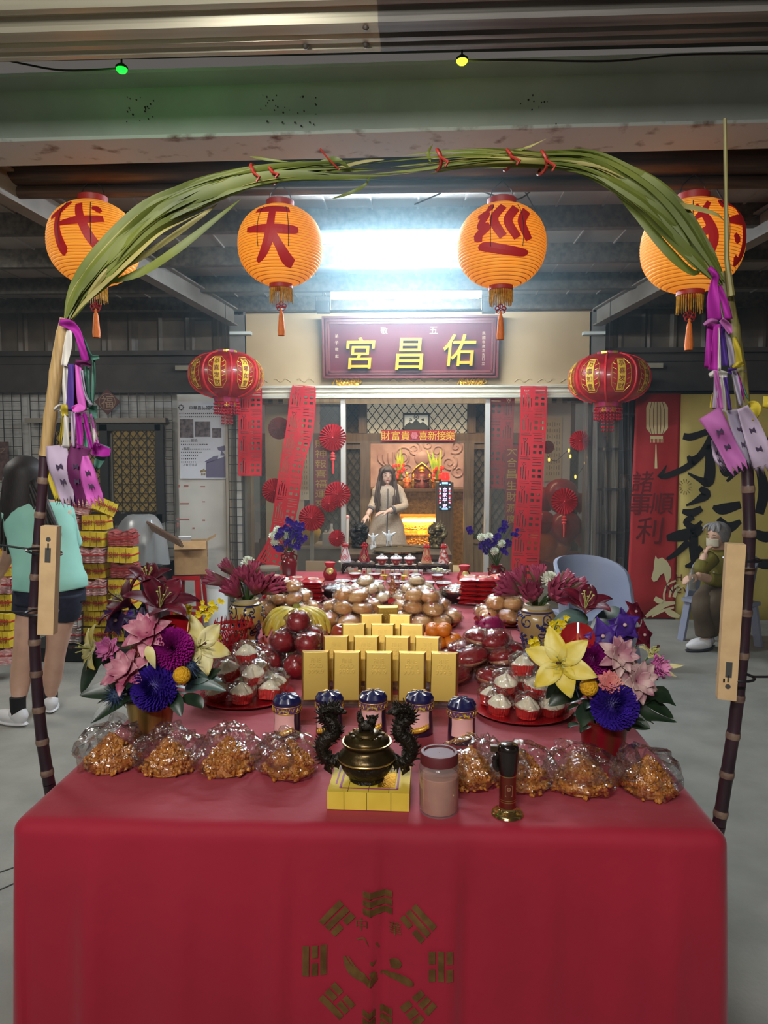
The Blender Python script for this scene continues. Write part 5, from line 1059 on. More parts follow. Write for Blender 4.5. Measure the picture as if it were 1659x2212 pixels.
def bun(kind, seed):
    random.seed(seed); nm, lab = dict(red=('red_bun', 'bun'), ovl=('oval_bun', 'bun'), roll=('bread_roll', 'bread'), dot=('stamped_bread', 'bread'), pas=('pastry', 'pastry'))[kind]
    t = thing(nm, '', lab, (0, 0, 0)); sx, sy, s_z = dict(red=(.045, .045, .041), ovl=(.056, .046, .031), roll=(.052, .044, .034), dot=(.054, .052, .030), pas=(.046, .04, .024))[kind]
    mb = MB(); mb.ball((0, 0, s_z), (sx, sy, s_z), 24, 14, nz=.07, ns=1.6, seed=seed)
    if kind == 'ovl': mb.mi = [1 if sum(mb.v[i][2] for i in f)/len(f) < s_z*.75 else 0 for f in mb.f]; ms = [bun_r, bun_p]
    elif kind == 'red': ms = [bun_r]
    elif kind == 'pas': ms = [pale]
    else: mb.mi = [1 if sum(mb.v[i][2] for i in f)/len(f) < s_z*.55 else 0 for f in mb.f]; ms = [bread, breadp]
    part('dough', mb, ms, t, 2.)
    if kind in ('dot', 'ovl'): mb = MB(); mb.lathe([(.0001, .0015), (.008, .001), (.010, -.001)], 16, (0, -.012, s_z*2.02 if kind == 'dot' else s_z*1.98)); part('stamp', mb, stampr if kind == 'dot' else bun_p, t)
    mb = MB(); wrapper(mb, (0, 0, s_z*1.0), (sx*1.17, sy*1.2, s_z*1.2), seed, .24, tail=(RN(-1, 1), RN(-1, .2), .5)); part('wrapper', mb, film, t, .35); return t
def pile(protos, spots, names, group, sc=1.):
    """spots: (px, py, Y, z lift) centres of each piece"""
    for i, (px, py, Y, lift) in enumerate(spots):
        pr, us = protos[i % len(protos)]; p = at(px, py, Y)
        if lift is not None: p.z = TZ+lift
        first(pr, us, p, (RN(-.2, .2), RN(-.2, .2), RN(0, 6.28)), names(i), sc*RN(.95, 1.06), group)
def place_layers(cx, cy, layers, dz, y_off=0, z0=.006):
    """ring layers about a spot on the table: (count, radius) from the bottom up"""
    b = onz(cx, cy); out = []
    for k, (n, r) in enumerate(layers):
        for j in range(n): a = 2*pi*j/n+k*.6-.5*pi; out.append((b.x+r*cos(a)*1.05 if n > 1 else b.x, b.y+r*sin(a)*.85 if n > 1 else b.y, z0+k*dz, k, j))
    return out
ORD = ['front', 'second', 'third', 'fourth', 'fifth', 'sixth', 'seventh', 'eighth']
NTH = ['frontmost', 'second', 'third', 'fourth', 'fifth', 'sixth', 'seventh', 'eighth', 'ninth']
def heap(protos, cx, cy, layers, dz, what, where, group, sc=1., z0=.006):
    L = place_layers(cx, cy, layers, dz, z0=z0); top = len(layers)-1
    for i, (x, y, z, k, j) in enumerate(L):
        pr, us = protos[i % len(protos)]
        o = NTH[j]; lv = 'topmost' if (k == top and layers[k][0] == 1) else '%s in %s ring' % (o, ['bottom', 'middle', 'top'][k] if top == 2 else ['bottom', 'top'][k])
        first(pr, us, (x, y, TZ+z), (RN(-.22, .22), RN(-.22, .22), RN(0, 6.28)), '%s, %s, %s' % (what, lv, where), sc*RN(.95, 1.06), group)
platem = mat('red_plate', (168, 24, 32), .25, c2=(150, 18, 28), scale=3, coat=.5)
def plate(lb, cx, cy, r, m=platem, group='red plates under the food piles'):
    b = onz(cx, cy); b.z = TZ+.0015; mb = MB(); mb.lathe([(.001, 0), (r*.62, 0), (r*.7, .004), (r*.98, .014), (r, .0165), (r*.96, .0165), (r*.68, .0065), (.001, .003)], 48); return solo('plate', mb, m, lb, 'plate', b, group=group)
random.seed(31)
cups = [(cupcake(k), []) for k in (1, 2, 3)]
plate('red plate of steamed cupcakes beside the gold flower bucket', 534, 1508, .165); heap(cups, 534, 1506, [(7, .105), (3, .055), (1, 0)], .056, 'white cupcake in red cup', 'pile by gold flower bucket', 'steamed cupcakes by the gold bucket', 1.0, .012)
plate('red plate of steamed cupcakes beside the dark red flower bucket', 1128, 1538, .165); heap(cups, 1128, 1536, [(7, .105), (3, .055), (1, 0)], .056, 'white cupcake in red cup', 'pile by dark red bucket', 'steamed cupcakes by the dark red bucket', 1.0, .012)
reds = [(bun('red', k), []) for k in (4, 5)]; ov = [(bun('ovl', k), []) for k in (6, 7)]; rl = [(bun('roll', k), []) for k in (8, 9, 10)]; dt = [(bun('dot', k), []) for k in (11, 12)]; ps = [(bun('pas', k), []) for k in (13, 14)]
heap(reds, 645, 1448, [(7, .125), (4, .068), (1, 0)], .074, 'round dark red bun in film', 'pile in front of bananas', 'round dark red buns', 1.05)
heap(ov, 1050, 1462, [(8, .155), (5, .09), (2, .035)], .056, 'oval red bun in film', 'pile behind yellow lily', 'oval red buns', 1.12)
plate('red plate of bread rolls behind the bananas', 622, 1332, .17); heap(rl, 622, 1330, [(8, .115), (5, .07), (2, .03)], .058, 'golden bread roll in film', 'plate behind bananas', 'golden bread rolls behind the bananas', 1., .012)
plate('red plate of bread rolls beside the tan lotus vase', 1090, 1345, .16); heap(rl, 1090, 1343, [(7, .105), (4, .06), (1, 0)], .058, 'golden bread roll in film', 'plate beside tan lotus vase', 'golden bread rolls beside the tan vase', 1., .012)
plate('red plate of stamped breads behind the apples', 758, 1352, .18); heap(dt+rl[:1], 758, 1350, [(9, .145), (6, .09), (3, .04)], .054, 'brown stamped bread in film', 'plate behind apples', 'stamped breads behind the apples', 1.05, .012)
plate('red plate of stamped breads behind the oranges', 910, 1352, .18); heap(dt+rl[1:2], 910, 1350, [(9, .145), (6, .09), (3, .04)], .054, 'brown stamped bread in film', 'plate behind oranges', 'stamped breads behind the oranges', 1.05, .012)
heap(ps, 790, 1300, [(6, .11), (4, .06), (1, 0)], .046, 'pale pastry in film', 'pile nearer foil-topped bowl', 'pale pastries by the foil bowl', 1.15)
heap(ps, 900, 1300, [(6, .11), (4, .06), (1, 0)], .046, 'pale pastry in film', 'pile nearer nut bowl', 'pale pastries by the nut bowl', 1.15)
# small tower bag of crisps between the pastry piles
b = onz(848, 1302); t = thing('snack_bag', 'tall clear bag of crisp crumbs with a red tag between the pastry piles', 'snack bag', b); mb = MB()
for i in range(120): k = RN(0, 1); r = .034*(1-k*.8); a = RN(0, 6.28); mb.ball((r*cos(a), r*sin(a), .008+.13*k), (.007, .005, .005), 6, 4, rot=(RN(0, 3), 0, RN(0, 3)))
part('crisps', mb, crisp, t, 1.); mb = MB(); wrapper(mb, (0, 0, .08), (.05, .045, .085), 4, .3); part('film_bag', mb, film, t, .35); mb = MB(); mb.box((0, -.05, .02), (.05, .012, .03)); part('red_tag', mb, cupred, t)
# dragon fruit
df = mat('dragon_fruit', (150, 30, 84), .4, c2=(120, 20, 70), scale=12)
p = at(1060, 1352, 2.95); t = thing('dragon_fruit', 'purple dragon fruit lying on top of the oval red buns', 'fruit', p, .5); mb = MB(); mb.ball((0, 0, 0), (.058, .042, .040), 18, 12, nz=.05, ns=2); part('fruit', mb, df, t, 2.); mb = MB()
for i in range(26): k = 1-2*(i+.5)/26; a = i*2.4; d = V((k, sqrt(1-k*k)*cos(a), sqrt(1-k*k)*sin(a))); petal(mb, V((d.x*.056, d.y*.041, d.z*.039)), (d+V((-.6, 0, .2))).normalized(), d, .022, .007, .1, .2, nu=2, nv=3)
part('scales', mb, df, t, 1.)
# -- apples, oranges
apm = mat('apple_skin', (150, 44, 36), .3, c2=(190, 104, 60), scale=9, coat=.35, lo=.45, hi=.8, stretch=(1, 1, .3)); orm = mat('orange_peel', (222, 128, 34), .42, c2=(210, 110, 22), scale=10, bump=.15, bscale=220)
def fruit(nm, cat, m, r, apple):
    t = thing(nm, '', cat, (0, 0, 0)); mb = MB(); pr = [(.001, -.80), (.30, -.88), (.62, -.72), (.92, -.25), (1., .15), (.88, .58), (.55, .86), (.22, .84), (.001, .66)] if apple else [(.001, -.76), (.45, -.74), (.85, -.45), (1., 0), (.86, .45), (.46, .72), (.12, .76), (.001, .70)]
    mb.lathe([(a*r, (b+.86 if apple else b+.76)*r) for a, b in smooth_path(pr, 3)], 24); part('skin', mb, m, t, 2.); mb = MB(); z = 1.5*r if apple else 1.44*r; mb.tube([(0, 0, z), (.1*r, 0, z+(.35 if apple else .08)*r)], r*(.06 if apple else .1), 6); part('stalk', mb, STEM, t); return t
ap_ = fruit('apple', 'apple', apm, .041, True); u = []
for (px, py, Y, z), lb in zip(((713, 1400, 3.0, 0), (752, 1404, 2.98, 0), (733, 1388, 3.10, 0), (775, 1398, 3.05, 0), (735, 1380, 3.04, .066), (768, 1385, 3.05, .064)), ('red apple at the bottom beside the round dark red buns', 'red apple at the bottom front beside the gold bars', 'red apple at the bottom back of the apple pile', 'red apple at the bottom tucked behind the gold bars', 'red apple on top of the pile nearer the bananas', 'red apple on top of the pile nearer the gold bars')):
    p = at(px, py, Y); first(ap_, u, (p.x, p.y, TZ+.003+z), (RN(-.2, .2), RN(-.2, .2), RN(0, 6)), lb, None, 'red apples')
plate('red plate under the oranges', 945, 1398, .12)
og = fruit('orange', 'orange', orm, .034, False); u = []
L = place_layers(945, 1397, [(7, .070), (4, .036)], .046, z0=.008)
for x, y, z, k, j in L: first(og, u, (x, y, TZ+z), (RN(-.4, .4), RN(-.4, .4), RN(0, 6)), 'small orange, %s in %s ring of the orange pile' % (NTH[j], ['bottom', 'upper'][k]), None, 'small oranges')
# -- hand of bananas on a plate
ban = mat('banana_skin', (214, 188, 70), .45, c2=(196, 178, 70), scale=8, stretch=(3, 3, 3)); bant = mat('banana_tip', (40, 30, 24), .7); bans = mat('banana_crown', (142, 140, 60), .6)
plate('red plate under the bananas', 640, 1388, .17); b = onz(640, 1384); t = thing('banana_bunch', 'hand of small yellow bananas with dark tips on a red plate', 'bananas', (b.x, b.y, TZ+.012), .05); C0 = V((0, .03, .125))
for i in range(17):
    ring = i % 2; a = pi*(1.05*(i-8)/16)-pi/2; d = V((cos(a), sin(a)*.75, 0)); L = .155 if ring else .135; mb = MB(); q = []; rr = []
    for k in range(9):
        f = k/8; q.append(C0+d*(L*sin(f*1.5)*1.0)+V((0, 0, -.006-(.060 if not ring else .10)*f**1.5+.02*sin(pi*f)))); rr.append(.0205*(.42+.6*sin(pi*(.12+.76*f)))*(1 if f < .93 else .5))
    q.append(q[-1]+(q[-1]-q[-2]).normalized()*.009); rr.append(.0045); mb.tube(q, rr, 8, mats=[0]*8+[1]); o = part('banana', mb, [ban, bant], t, 1.)
mb = MB(); mb.tube([C0+V((0, 0, -.012)), C0+V((0, 0, .012)), C0+V((0, .005, .03))], [.03, .022, .016], 10); part('crown_stem', mb, bans, t)
# -- red lattice plastic cage with fruit inside, between the cupcakes and lotus vase
b = onz(505, 1420); t = thing('lattice_basket', 'red plastic lattice basket with spiked rim beside the yellow lotus vase', 'basket', b); redpl = mat('red_plastic', (176, 20, 30), .35, coat=.3); r, h = .058, .135; mb = MB()
for j in range(14):
    for sg in (1, -1): mb.tube([(r*(1-.1*k/8+.12*abs(k-4)/4)*cos(2*pi*j/14+sg*k*.14), r*(1-.1*k/8+.12*abs(k-4)/4)*sin(2*pi*j/14+sg*k*.14), h*k/8) for k in range(9)], .002, 4)
for z, rr in ((0, r*1.1), (h*.5, r*.95), (h, r*1.05)): mb.lathe([(rr-.003, z), (rr+.003, z), (rr+.003, z+.004), (rr-.003, z+.004), (rr-.003, z)], 28)
part('lattice', mb, redpl, t); mb = MB(); mb.lathe([(r*1.0, h), (r*1.5, h+.004), (r*1.5, h+.008), (r*1.0, h+.005)], 28)
for j in range(20): a = 2*pi*j/20; mb.tube([(r*1.42*cos(a), r*1.42*sin(a), h+.004), (r*1.3*cos(a), r*1.3*sin(a), h+.032)], [.003, .001], 4)
for j in range(12): a = 2*pi*j/12; mb.tube([(r*.9*cos(a), r*.9*sin(a), h+.004), (r*.8*cos(a), r*.8*sin(a), h+.045)], [.003, .001], 4)
part('spiked_rim', mb, redpl, t); mb = MB(); mb.lathe([(.001, .004), (.036, .004), (.038, .012), (.034, .05), (.036, .08), (.02, .1), (.001, .1)], 20); part('candle_cup', mb, bun_r, t)
# -- red rice packets with white and orange print
packr = mat('packet_red', (196, 34, 36), .3, c2=(176, 22, 30), scale=10, coat=.5); packw = mat('packet_white', (236, 214, 196), .4, coat=.3); packo = mat('packet_orange', (222, 110, 50), .4, coat=.3)
def packet():
    t = thing('rice_packet', '', 'packet', (0, 0, 0)); mb = MB(); W_, D_, H_ = .062, .075, .015
    def f(u, v, s): x, y = (u-.5)*2, (v-.5)*2; e = max(0, (1-abs(x)**3)*(1-abs(y)**3))**.5; return V((x*W_+.002*sin(y*9), y*D_+.002*sin(x*9), H_+s*H_*(.12+.88*e)+.0012*NZ.noise(V((x*5, y*5, s)))))
    mb.grid(lambda u, v: f(u, v, 1), 12, 12); mb.grid(lambda u, v: f(1-u, v, -1), 12, 12); part('pouch', mb, packr, t, 1.2)
    for r0, r1, m, nm in ((.0, .012, packo, 'orange_centre'), (.018, .030, packw, 'white_frame'), (.012, .016, packw, 'white_ring')):
        mb = MB()
        def g(u, v, r0=r0, r1=r1): a = u*2*pi; q = r0+(r1-r0)*v; k = 1+(.22*abs(cos(a*2+.78)) if nm == 'white_frame' else .1*cos(a*8)); x = q*cos(a)*k; y = q*sin(a)*k*1.15; p = f(x/W_/2+.5, y/D_/2+.5, 1); return p+V((0, 0, .0012))
        mb.grid(g, 32, 2, True); part(nm, mb, m, t, 1.2)
    return t
pk = packet(); u = []
for who, cols, dep in (('beside the foil-topped bowl', [(592, 1292), (640, 1297), (678, 1300)], 5), ('beside the nut bowl and tan vase', [(1014, 1306), (1048, 1308), (1084, 1304)], 6)):
    for ci, (px, py) in enumerate(cols):
        b = onz(px, py)
        for k in range(dep): first(pk, u, (b.x+RN(-.008, .008), b.y+RN(-.01, .01), TZ+.002+.0275*k), (RN(-.04, .04), RN(-.04, .04), RN(-.15, .15)), 'red printed packet, %s of the %s stack %s' % (['bottom', 'second up', 'third up', 'fourth up', 'fifth up', 'top'][k if k < dep-1 else 5], ['outer' if (ci == 0) == (dep == 5) else 'inner', 'middle', 'outer' if (ci == 2) == (dep == 6) else 'inner'][ci], who), None, 'red packets '+who)
# ================================================================= FRONT CENSER, JAR, TORCH
bronze = mat('dark_bronze', (86, 70, 42), .32, .8, c2=(56, 46, 30), scale=10, bump=.1, bscale=40); blackb = mat('black_bronze', (30, 25, 20), .4, .55, c2=(44, 36, 28), scale=40, bump=.4, bscale=120); brassr = mat('brass_rim', (190, 160, 100), .28, .85)
jossy = mat('joss_yellow', (226, 196, 70), .7, c2=(214, 182, 58), scale=12); jossp = mat('joss_print', (150, 60, 110), .6); foil = mat('gold_foil', (230, 186, 60), .2, .85, bump=.4, bscale=200); gap = mat('dark_gap', (70, 48, 14), .9)
a = onz(708, 1752); b_ = onz(886, 1760); jw = b_.x-a.x; jc = V(((a.x+b_.x)/2, a.y+.085, TZ+.001))
t = thing('joss_paper_block', 'block of four yellow joss paper packs under the small dragon censer', 'joss paper', jc, -.03)
mb = MB(); mb.box((0, 0, .022), (jw, .16, .044)); part('paper', mb, jossy, t, 0)
mb = MB()
for k in (-.25, .0, .25): mb.box((k*jw+RN(-.01, .01), -.0803, .022), (.0015, .0006, .044)); mb.box((k*jw, 0, .0443), (.0012, .158, .0006))
part('seam', mb, gap, t, 0)
mb = MB(); 
for x0, x1, y0, y1 in ((-.07, .07, -.062, -.058), (-.07, .07, .058, .062), (-.072, -.067, -.06, .06), (.067, .072, -.06, .06), (-.084, -.080, -.04, .07)): mb.box(((x0+x1)/2, (y0+y1)/2, .0446), (x1-x0, y1-y0, .0008))
part('purple_border', mb, jossp, t, 0); mb = MB(); mb.box((.042, -.01, .0448), (.042, .085, .0008)); part('gold_leaf', mb, foil, t, 0)
# small censer
cp = V((onz(793, 1716).x, jc.y-.005, jc.z+.0455)); t = thing('incense_burner', 'small dark bronze censer with two dragon handles and a lion lid', 'incense burner', cp); sc_ = 1.0
R0 = .066
mb = MB(); mb.lathe(smooth_path([(.001, .002), (.040, .0), (.043, .004), (.042, .009), (.052, .016), (.064, .034), (.0655, .048), (.066, .053)], 3), 40); part('lower_bowl', mb, blackb, t, .8)
mb = MB(); mb.lathe(smooth_path([(.066, .053), (.0715, .056), (.068, .066), (.058, .076), (.0545, .082), (.055, .086), (.061, .092), (.063, .096), (.058, .0965), (.054, .094)], 3), 40); part('upper_bowl', mb, bronze, t, .8)
mb = MB(); mb.lathe([(.0605, .0945), (.0635, .0975), (.060, .0985), (.056, .097)], 40); mb.lathe([(.0722, .0535), (.0735, .056), (.0722, .058)], 40); part('brass_rim', mb, brassr, t)
mb = MB(); mb.lathe(smooth_path([(.0575, .0965), (.055, .105), (.043, .113), (.034, .1155), (.032, .120), (.020, .124), (.001, .124)], 3), 40)
for k in range(10): a = 2*pi*k/10; mb.ball((.040*cos(a), .040*sin(a), .1155), (.006, .006, .0025), 8, 5)
part('lid', mb, bronze, t, .8)
mb = MB(); random.seed(2)      # reclining lion knob
mb.ball((0, 0, .136), (.022, .017, .014), 12, 8, nz=.15, ns=4); mb.ball((.014, -.006, .152), (.012, .012, .012), 12, 8, nz=.3, ns=6, seed=2); mb.ball((.019, -.014, .150), (.006, .007, .005), 8, 6); mb.ball((-.016, 0, .150), (.010, .009, .011), 10, 6, nz=.3, ns=5, seed=4)
for x, y in ((-.014, -.012), (.012, -.013), (-.014, .012), (.012, .012)): mb.tube([(x, y, .138), (x*1.1, y*1.15, .124)], .005, 6)
for k in range(14): a = k*2.4; mb.tube([(.014+.009*cos(a), -.004+.009*sin(a), .154+RN(-.004, .006)), (.014+.016*cos(a), -.004+.014*sin(a), .158+RN(-.006, .010))], [.004, .001], 5)
for k in range(8): mb.tube([(-.018+RN(-.006, .006), RN(-.006, .006), .156), (-.020+RN(-.009, .009), RN(-.008, .008), .170)], [.004, .001], 5)
part('lion_knob', mb, blackb, t, 1.)
for s in (-1, 1):
    mb = MB(); path = smooth_path([(s*.066, 0, .058), (s*.092, 0, .042), (s*.112, 0, .070), (s*.104, 0, .098), (s*.082, 0, .116), (s*.086, 0, .140), (s*.106, 0, .156), (s*.098, -.004, .178), (s*.074, -.010, .176)], 6); n = len(path)
    mb.tube(path, [.010+.008*sin(pi*min(1, (i/n)*1.15)) for i in range(n)], 10)
    for i in range(3, n, 1):
        p = V(path[i]); d = (V(path[min(i+1, n-1)])-V(path[i-1])).normalized(); o = V((d.z, 0, -d.x))*s*-1 if True else None
        for sg in (1, -1): e = V((d.z*sg, RN(-.5, .5), -d.x*sg)).normalized(); mb.tube([p+e*.008, p+e*RN(.022, .028)+d*.008], [.005, .0008], 5)
        e = V((RN(-.3, .3), -1, RN(-.2, .2))).normalized(); mb.tube([p+e*.008, p+e*.020+d*.006], [.005, .0008], 5)
    h = V(path[-1]); mb.ball(h+V((-s*.004, 0, 0)), (.016, .012, .010), 10, 8, nz=.3, ns=5); mb.ball(h+V((-s*.018, -.002, -.003)), (.009, .007, .005), 8, 6); mb.tube([h, h+V((s*.006, 0, .014)), h+V((s*.022, 0, .020))], [.004, .003, .001], 5)
    mb.tube([(s*.090, 0, .046), (s*.100, 0, .024), (s*.088, 0, .010)], [.012, .009, .002], 8); mb.tube([(s*.064, 0, .052), (s*.075, 0, .030), (s*.084, 0, .038)], [.008, .007, .006], 6)
    part('dragon_handle', mb, blackb, t, 1.)
for k in range(3):
    a = -pi/2+2*pi*k/3+.5; mb = MB(); mb.ball((.038*cos(a), .038*sin(a), .009), (.010, .010, .010), 10, 6, nz=.2, ns=5); part('foot', mb, bronze, t)
# powder jar
jp = onz(948, 1748); t = thing('powder_jar', 'clear jar of pinkish incense powder with a maroon screw lid', 'jar', jp); r = .0475
mb = MB(); mb.lathe(smooth_path([(.001, .001), (r*.93, .001), (r, .008), (r*1.0, .098), (r*1.02, .104), (r*.98, .112), (r*.86, .120), (r*.86, .124)], 3), 40); part('jar_wall', mb, clear('jar_plastic', (244, 240, 238), .05, .6, .05, .3, veil=.06), t, .9)
mb = MB(); mb.lathe([(.001, .003), (r*.92, .003), (r*.965, .010), (r*.965, .086), (r*.93, .088), (.02, .0885), (.001, .087)], 40); part('powder', mb, mat('incense_powder', (196, 140, 116), .85, c2=(184, 128, 106), scale=30), t, .5)
mb = MB(); mb.lathe([(r*.90, .117), (r*.955, .118), (r*.955, .140), (r*.92, .144), (r*.78, .1445), (r*.74, .141), (.001, .141)], 48); part('lid', mb, mat('maroon_lid', (96, 30, 34), .55, c2=(86, 24, 30), scale=4), t, .6)
# torch lighter
tp = onz(1096, 1758); t = thing('torch_lighter', 'standing torch lighter with a copper tube and a black head', 'lighter', tp, .0); copper = mat('copper_metal', (146, 70, 56), .22, .85, c2=(130, 58, 48), scale=4); chrome = mat('gold_chrome', (206, 174, 110), .14, .95)
mb = MB(); mb.lathe(smooth_path([(.001, .001), (.036, .001), (.0375, .004), (.034, .008), (.023, .013), (.0205, .02)], 3), 40); part('base', mb, chrome, t, .9)
mb = MB(); mb.cyl((0, 0, .018), (0, 0, .100), .0200, n=32); part('tube', mb, copper, t); mb = MB(); mb.lathe([(.0203, .034), (.0206, .035), (.0203, .036)], 32); mb.lathe([(.0203, .039), (.0206, .040), (.0203, .041)], 32); mb.lathe([(.0203, .096), (.0208, .098), (.0203, .101)], 32); part('trim_ring', mb, chrome, t)
mb = MB(); W = lambda x, z: V((.0206*sin(x/.02), -.0206*cos(x/.02), z))
for z, w in ((.078, .006), (.0765, .0075), (.052, .008), (.0505, .0075)):  mb.add([W(-w, z), W(w, z), W(w, z+.001), W(-w, z+.001)], [(0, 1, 2, 3)])
for x in (-.008, .008): mb.add([W(x-.0005, .051), W(x+.0005, .051), W(x+.0005, .078), W(x-.0005, .078)], [(0, 1, 2, 3)])
mb.grid(lambda u, v: W((.0028+.0018*v)*cos(2*pi*u), .069+(.0028+.0018*v)*sin(2*pi*u)), 16, 1, True); text(mb, '鶴', lambda x, y, z: W(x, .069+y), h=.004); part('badge', mb, mat('badge_gold', (200, 140, 110), .3, .6), t, 0)
gloss = mat('glossy_black', (24, 14, 12), .18, coat=.6)
mb = MB(); mb.lathe(smooth_path([(.0205, .098), (.0225, .106), (.0245, .125), (.0255, .150), (.025, .163), (.018, .172), (.001, .174)], 3), 32); part('head', mb, gloss, t, 1.)
mb = MB(); mb.tube([(-.015, 0, .160), (-.027, 0, .161)], .006, 12); mb.box((-.034, 0, .161), (.016, .015, .013)); part('nozzle', mb, mat('burner_metal', (84, 66, 50), .35, .7), t)
mb = MB(); mb.tube(smooth_path([(-.022, -.002, .148), (-.031, -.002, .136), (-.030, -.002, .118), (-.022, -.002, .108)], 4), .007, 8); part('trigger', mb, gloss, t)

# ================================================================= BACK OF THE TABLE
porc = mat('white_porcelain', (226, 228, 228), .25, coat=.4); rglz = mat('red_porcelain', (152, 34, 36), .3, c2=(136, 26, 30), scale=20, coat=.4); lac = mat('black_lacquer', (26, 20, 20), .3, coat=.4); glassy = clear('cut_glass', (240, 244, 246), .10, .6, .05, .35, veil=.06)
# two covered dark bowls
for bx, lb, foilc in (((725, 1296), 'dark bowl topped with crumpled foil beside the red packets', True), ((985, 1302), 'dark bowl of nuts under film beside the red packets and tan vase', False)):
    b = onz(*bx); t = thing('covered_bowl', lb, 'bowl', b, group='dark covered bowls'); mb = MB(); mb.lathe(smooth_path([(.001, 0), (.045, 0), (.047, .01), (.07, .03), (.085, .055), (.088, .07), (.084, .07), (.07, .05), (.001, .046)], 3), 32); part('bowl', mb, lac, t, .9)
    mb = MB(); random.seed(bx[0])
    if foilc: mb.ball((0, 0, .07), (.078, .075, .024), 18, 10, nz=.5, ns=5, seed=3); part('foil', mb, mat('grey_foil', (120, 116, 116), .3, .7), t, .3)
    else:
        for k in range(60): a = RN(0, 6.28); r_ = .07*sqrt(RN(0, 1)); mb.ball((r_*cos(a), r_*sin(a), .062+RN(0, .012)), (.009, .007, .006), 6, 4, rot=(0, 0, RN(0, 3)))
        part('nuts', mb, mat('mixed_nuts', (196, 140, 100), .5, c2=(150, 60, 50), scale=40), t, 1.)
    mb = MB(); wrapper(mb, (0, 0, .075), (.098, .095, .034), bx[0] % 50, .22, 18, 9); part('film', mb, film, t, .35)
# bowls and cups of red porcelain lined in white
def cup(nm, lb_group, r, h):
    t = thing(nm, '', 'bowl' if nm == 'offering_bowl' else 'cup', (0, 0, 0), group=lb_group); mb = MB(); mb.lathe(smooth_path([(.001, .003), (r*.42, .003), (r*.42, 0), (r*.46, 0), (r*.5, h*.14), (r*.78, h*.5), (r*.96, h*.86), (r, h)], 3), 28); part('outer', mb, rglz, t, 1.)
    mb = MB(); mb.lathe(smooth_path([(r*1.0, h), (r*1.03, h+.002), (r*.97, h+.001), (r*.88, h*.7), (r*.6, h*.3), (.001, h*.22)], 3), 28); part('inner', mb, porc, t, 1.)
    mb = MB()
    for k in range(7): a = 2*pi*k/7; c = V((r*.80*cos(a), r*.80*sin(a), h*.52)); mb.lathe([(h*.14, -.001), (h*.2, .001), (h*.14, .002)], 10, c, axis=(cos(a), sin(a), -.5))
    part('round_motif', mb, mat('motif_gold', (206, 150, 110), .4), t); return t
SIDE = ['next to the white dish', 'second from the white dish', 'third from the white dish', 'in the middle', 'third from the tan vase', 'second from the tan vase', 'next to the tan vase']
p_ = cup('offering_bowl', 'white-lined red bowls', .052, .048); u = []
for i, px in enumerate((740, 775, 813, 853, 886, 922, 958)): first(p_, u, onz(px, 1270+(px-740)*.02), RN(0, 3), 'shallow white-lined red bowl in the front row, %s' % SIDE[i])
p_ = cup('offering_cup', 'white-lined red cups', .042, .052); u = []
for i, px in enumerate((767, 809, 854, 897, 945)): first(p_, u, onz(px, 1255+(px-767)*.02), RN(0, 3), 'white-lined red cup in the back row, %s' % ['next to the foil packs', 'second from the foil packs', 'behind the snack bag', 'second from the glass dish', 'next to the glass dish'][i])
for px, py, r, lb in ((618, 1256, .075, 'white oval dish beside the small red flower vase and packets'), (997, 1268, .07, 'white dish behind the nut bowl')):
    mb = MB(); r_ = r; mb.lathe([(.001, .003), (r_*.6, .003), (r_, .018), (r_*1.02, .02), (r_*.6, .007), (.001, .006)], 32); solo('dish', mb, porc, lb, 'dish', onz(px, py+4), group='white dishes')
for px, py, lb, sd in ((831, 1246, 'yellow paper flower between the cups behind the snack bag', 1), (871, 1247, 'yellow paper flower between the cups nearer the nut bowl', 2)):
    b = onz(px, py+6); mb = MB()
    for k in range(10): petal(mb, V((0, 0, .02)), V((cos(k*.63), sin(k*.63), .1)), V((0, 0, 1)), .035, .012, .5, .4, nu=2, nv=3)
    mb.cyl((0, 0, 0), (0, 0, .022), .012); solo('paper_flower', mb, ONC, lb, 'paper flower', b, group='yellow paper flowers')
# row of tiny pastel packs
pas = [mat('pastel_%d' % i, c, .5, c2=tuple(x-16 for x in c), scale=30) for i, c in enumerate(((214, 150, 140), (206, 206, 170), (196, 160, 170), (170, 190, 176), (220, 200, 150)))]; xs_ = [787+10.1*k for k in range(13)]
for k, px in enumerate(xs_):
    b = onz(px, 1243+k*.25); t = thing('small_pack', 'tiny pastel pack %s' % (['at the foil end of its row', 'second from the foil end of its row', 'third from the foil end of its row', 'fourth from the foil end of its row', 'fifth from the foil end of its row', 'sixth from the foil end of its row', 'in the middle of its row', 'sixth from the glass dish end of its row', 'fifth from the glass dish end of its row', 'fourth from the glass dish end of its row', 'third from the glass dish end of its row', 'second from the glass dish end of its row', 'at the glass dish end of its row'][k]), 'pack', b, RN(-.1, .1), group='row of tiny pastel packs')
    mb = MB(); mb.box((0, 0, .024), (.031, .022, .046)); part('carton', mb, pas[k % 5], t, 0); mb = MB(); mb.box((0, -.0114, .026), (.016, .0006, .018)); part('print', mb, pas[(k+2) % 5] if k % 2 else rglz, t, 0); mb = MB(); mb.box((0, 0, .0485), (.030, .021, .003)); part('lid', mb, porc, t, 0)
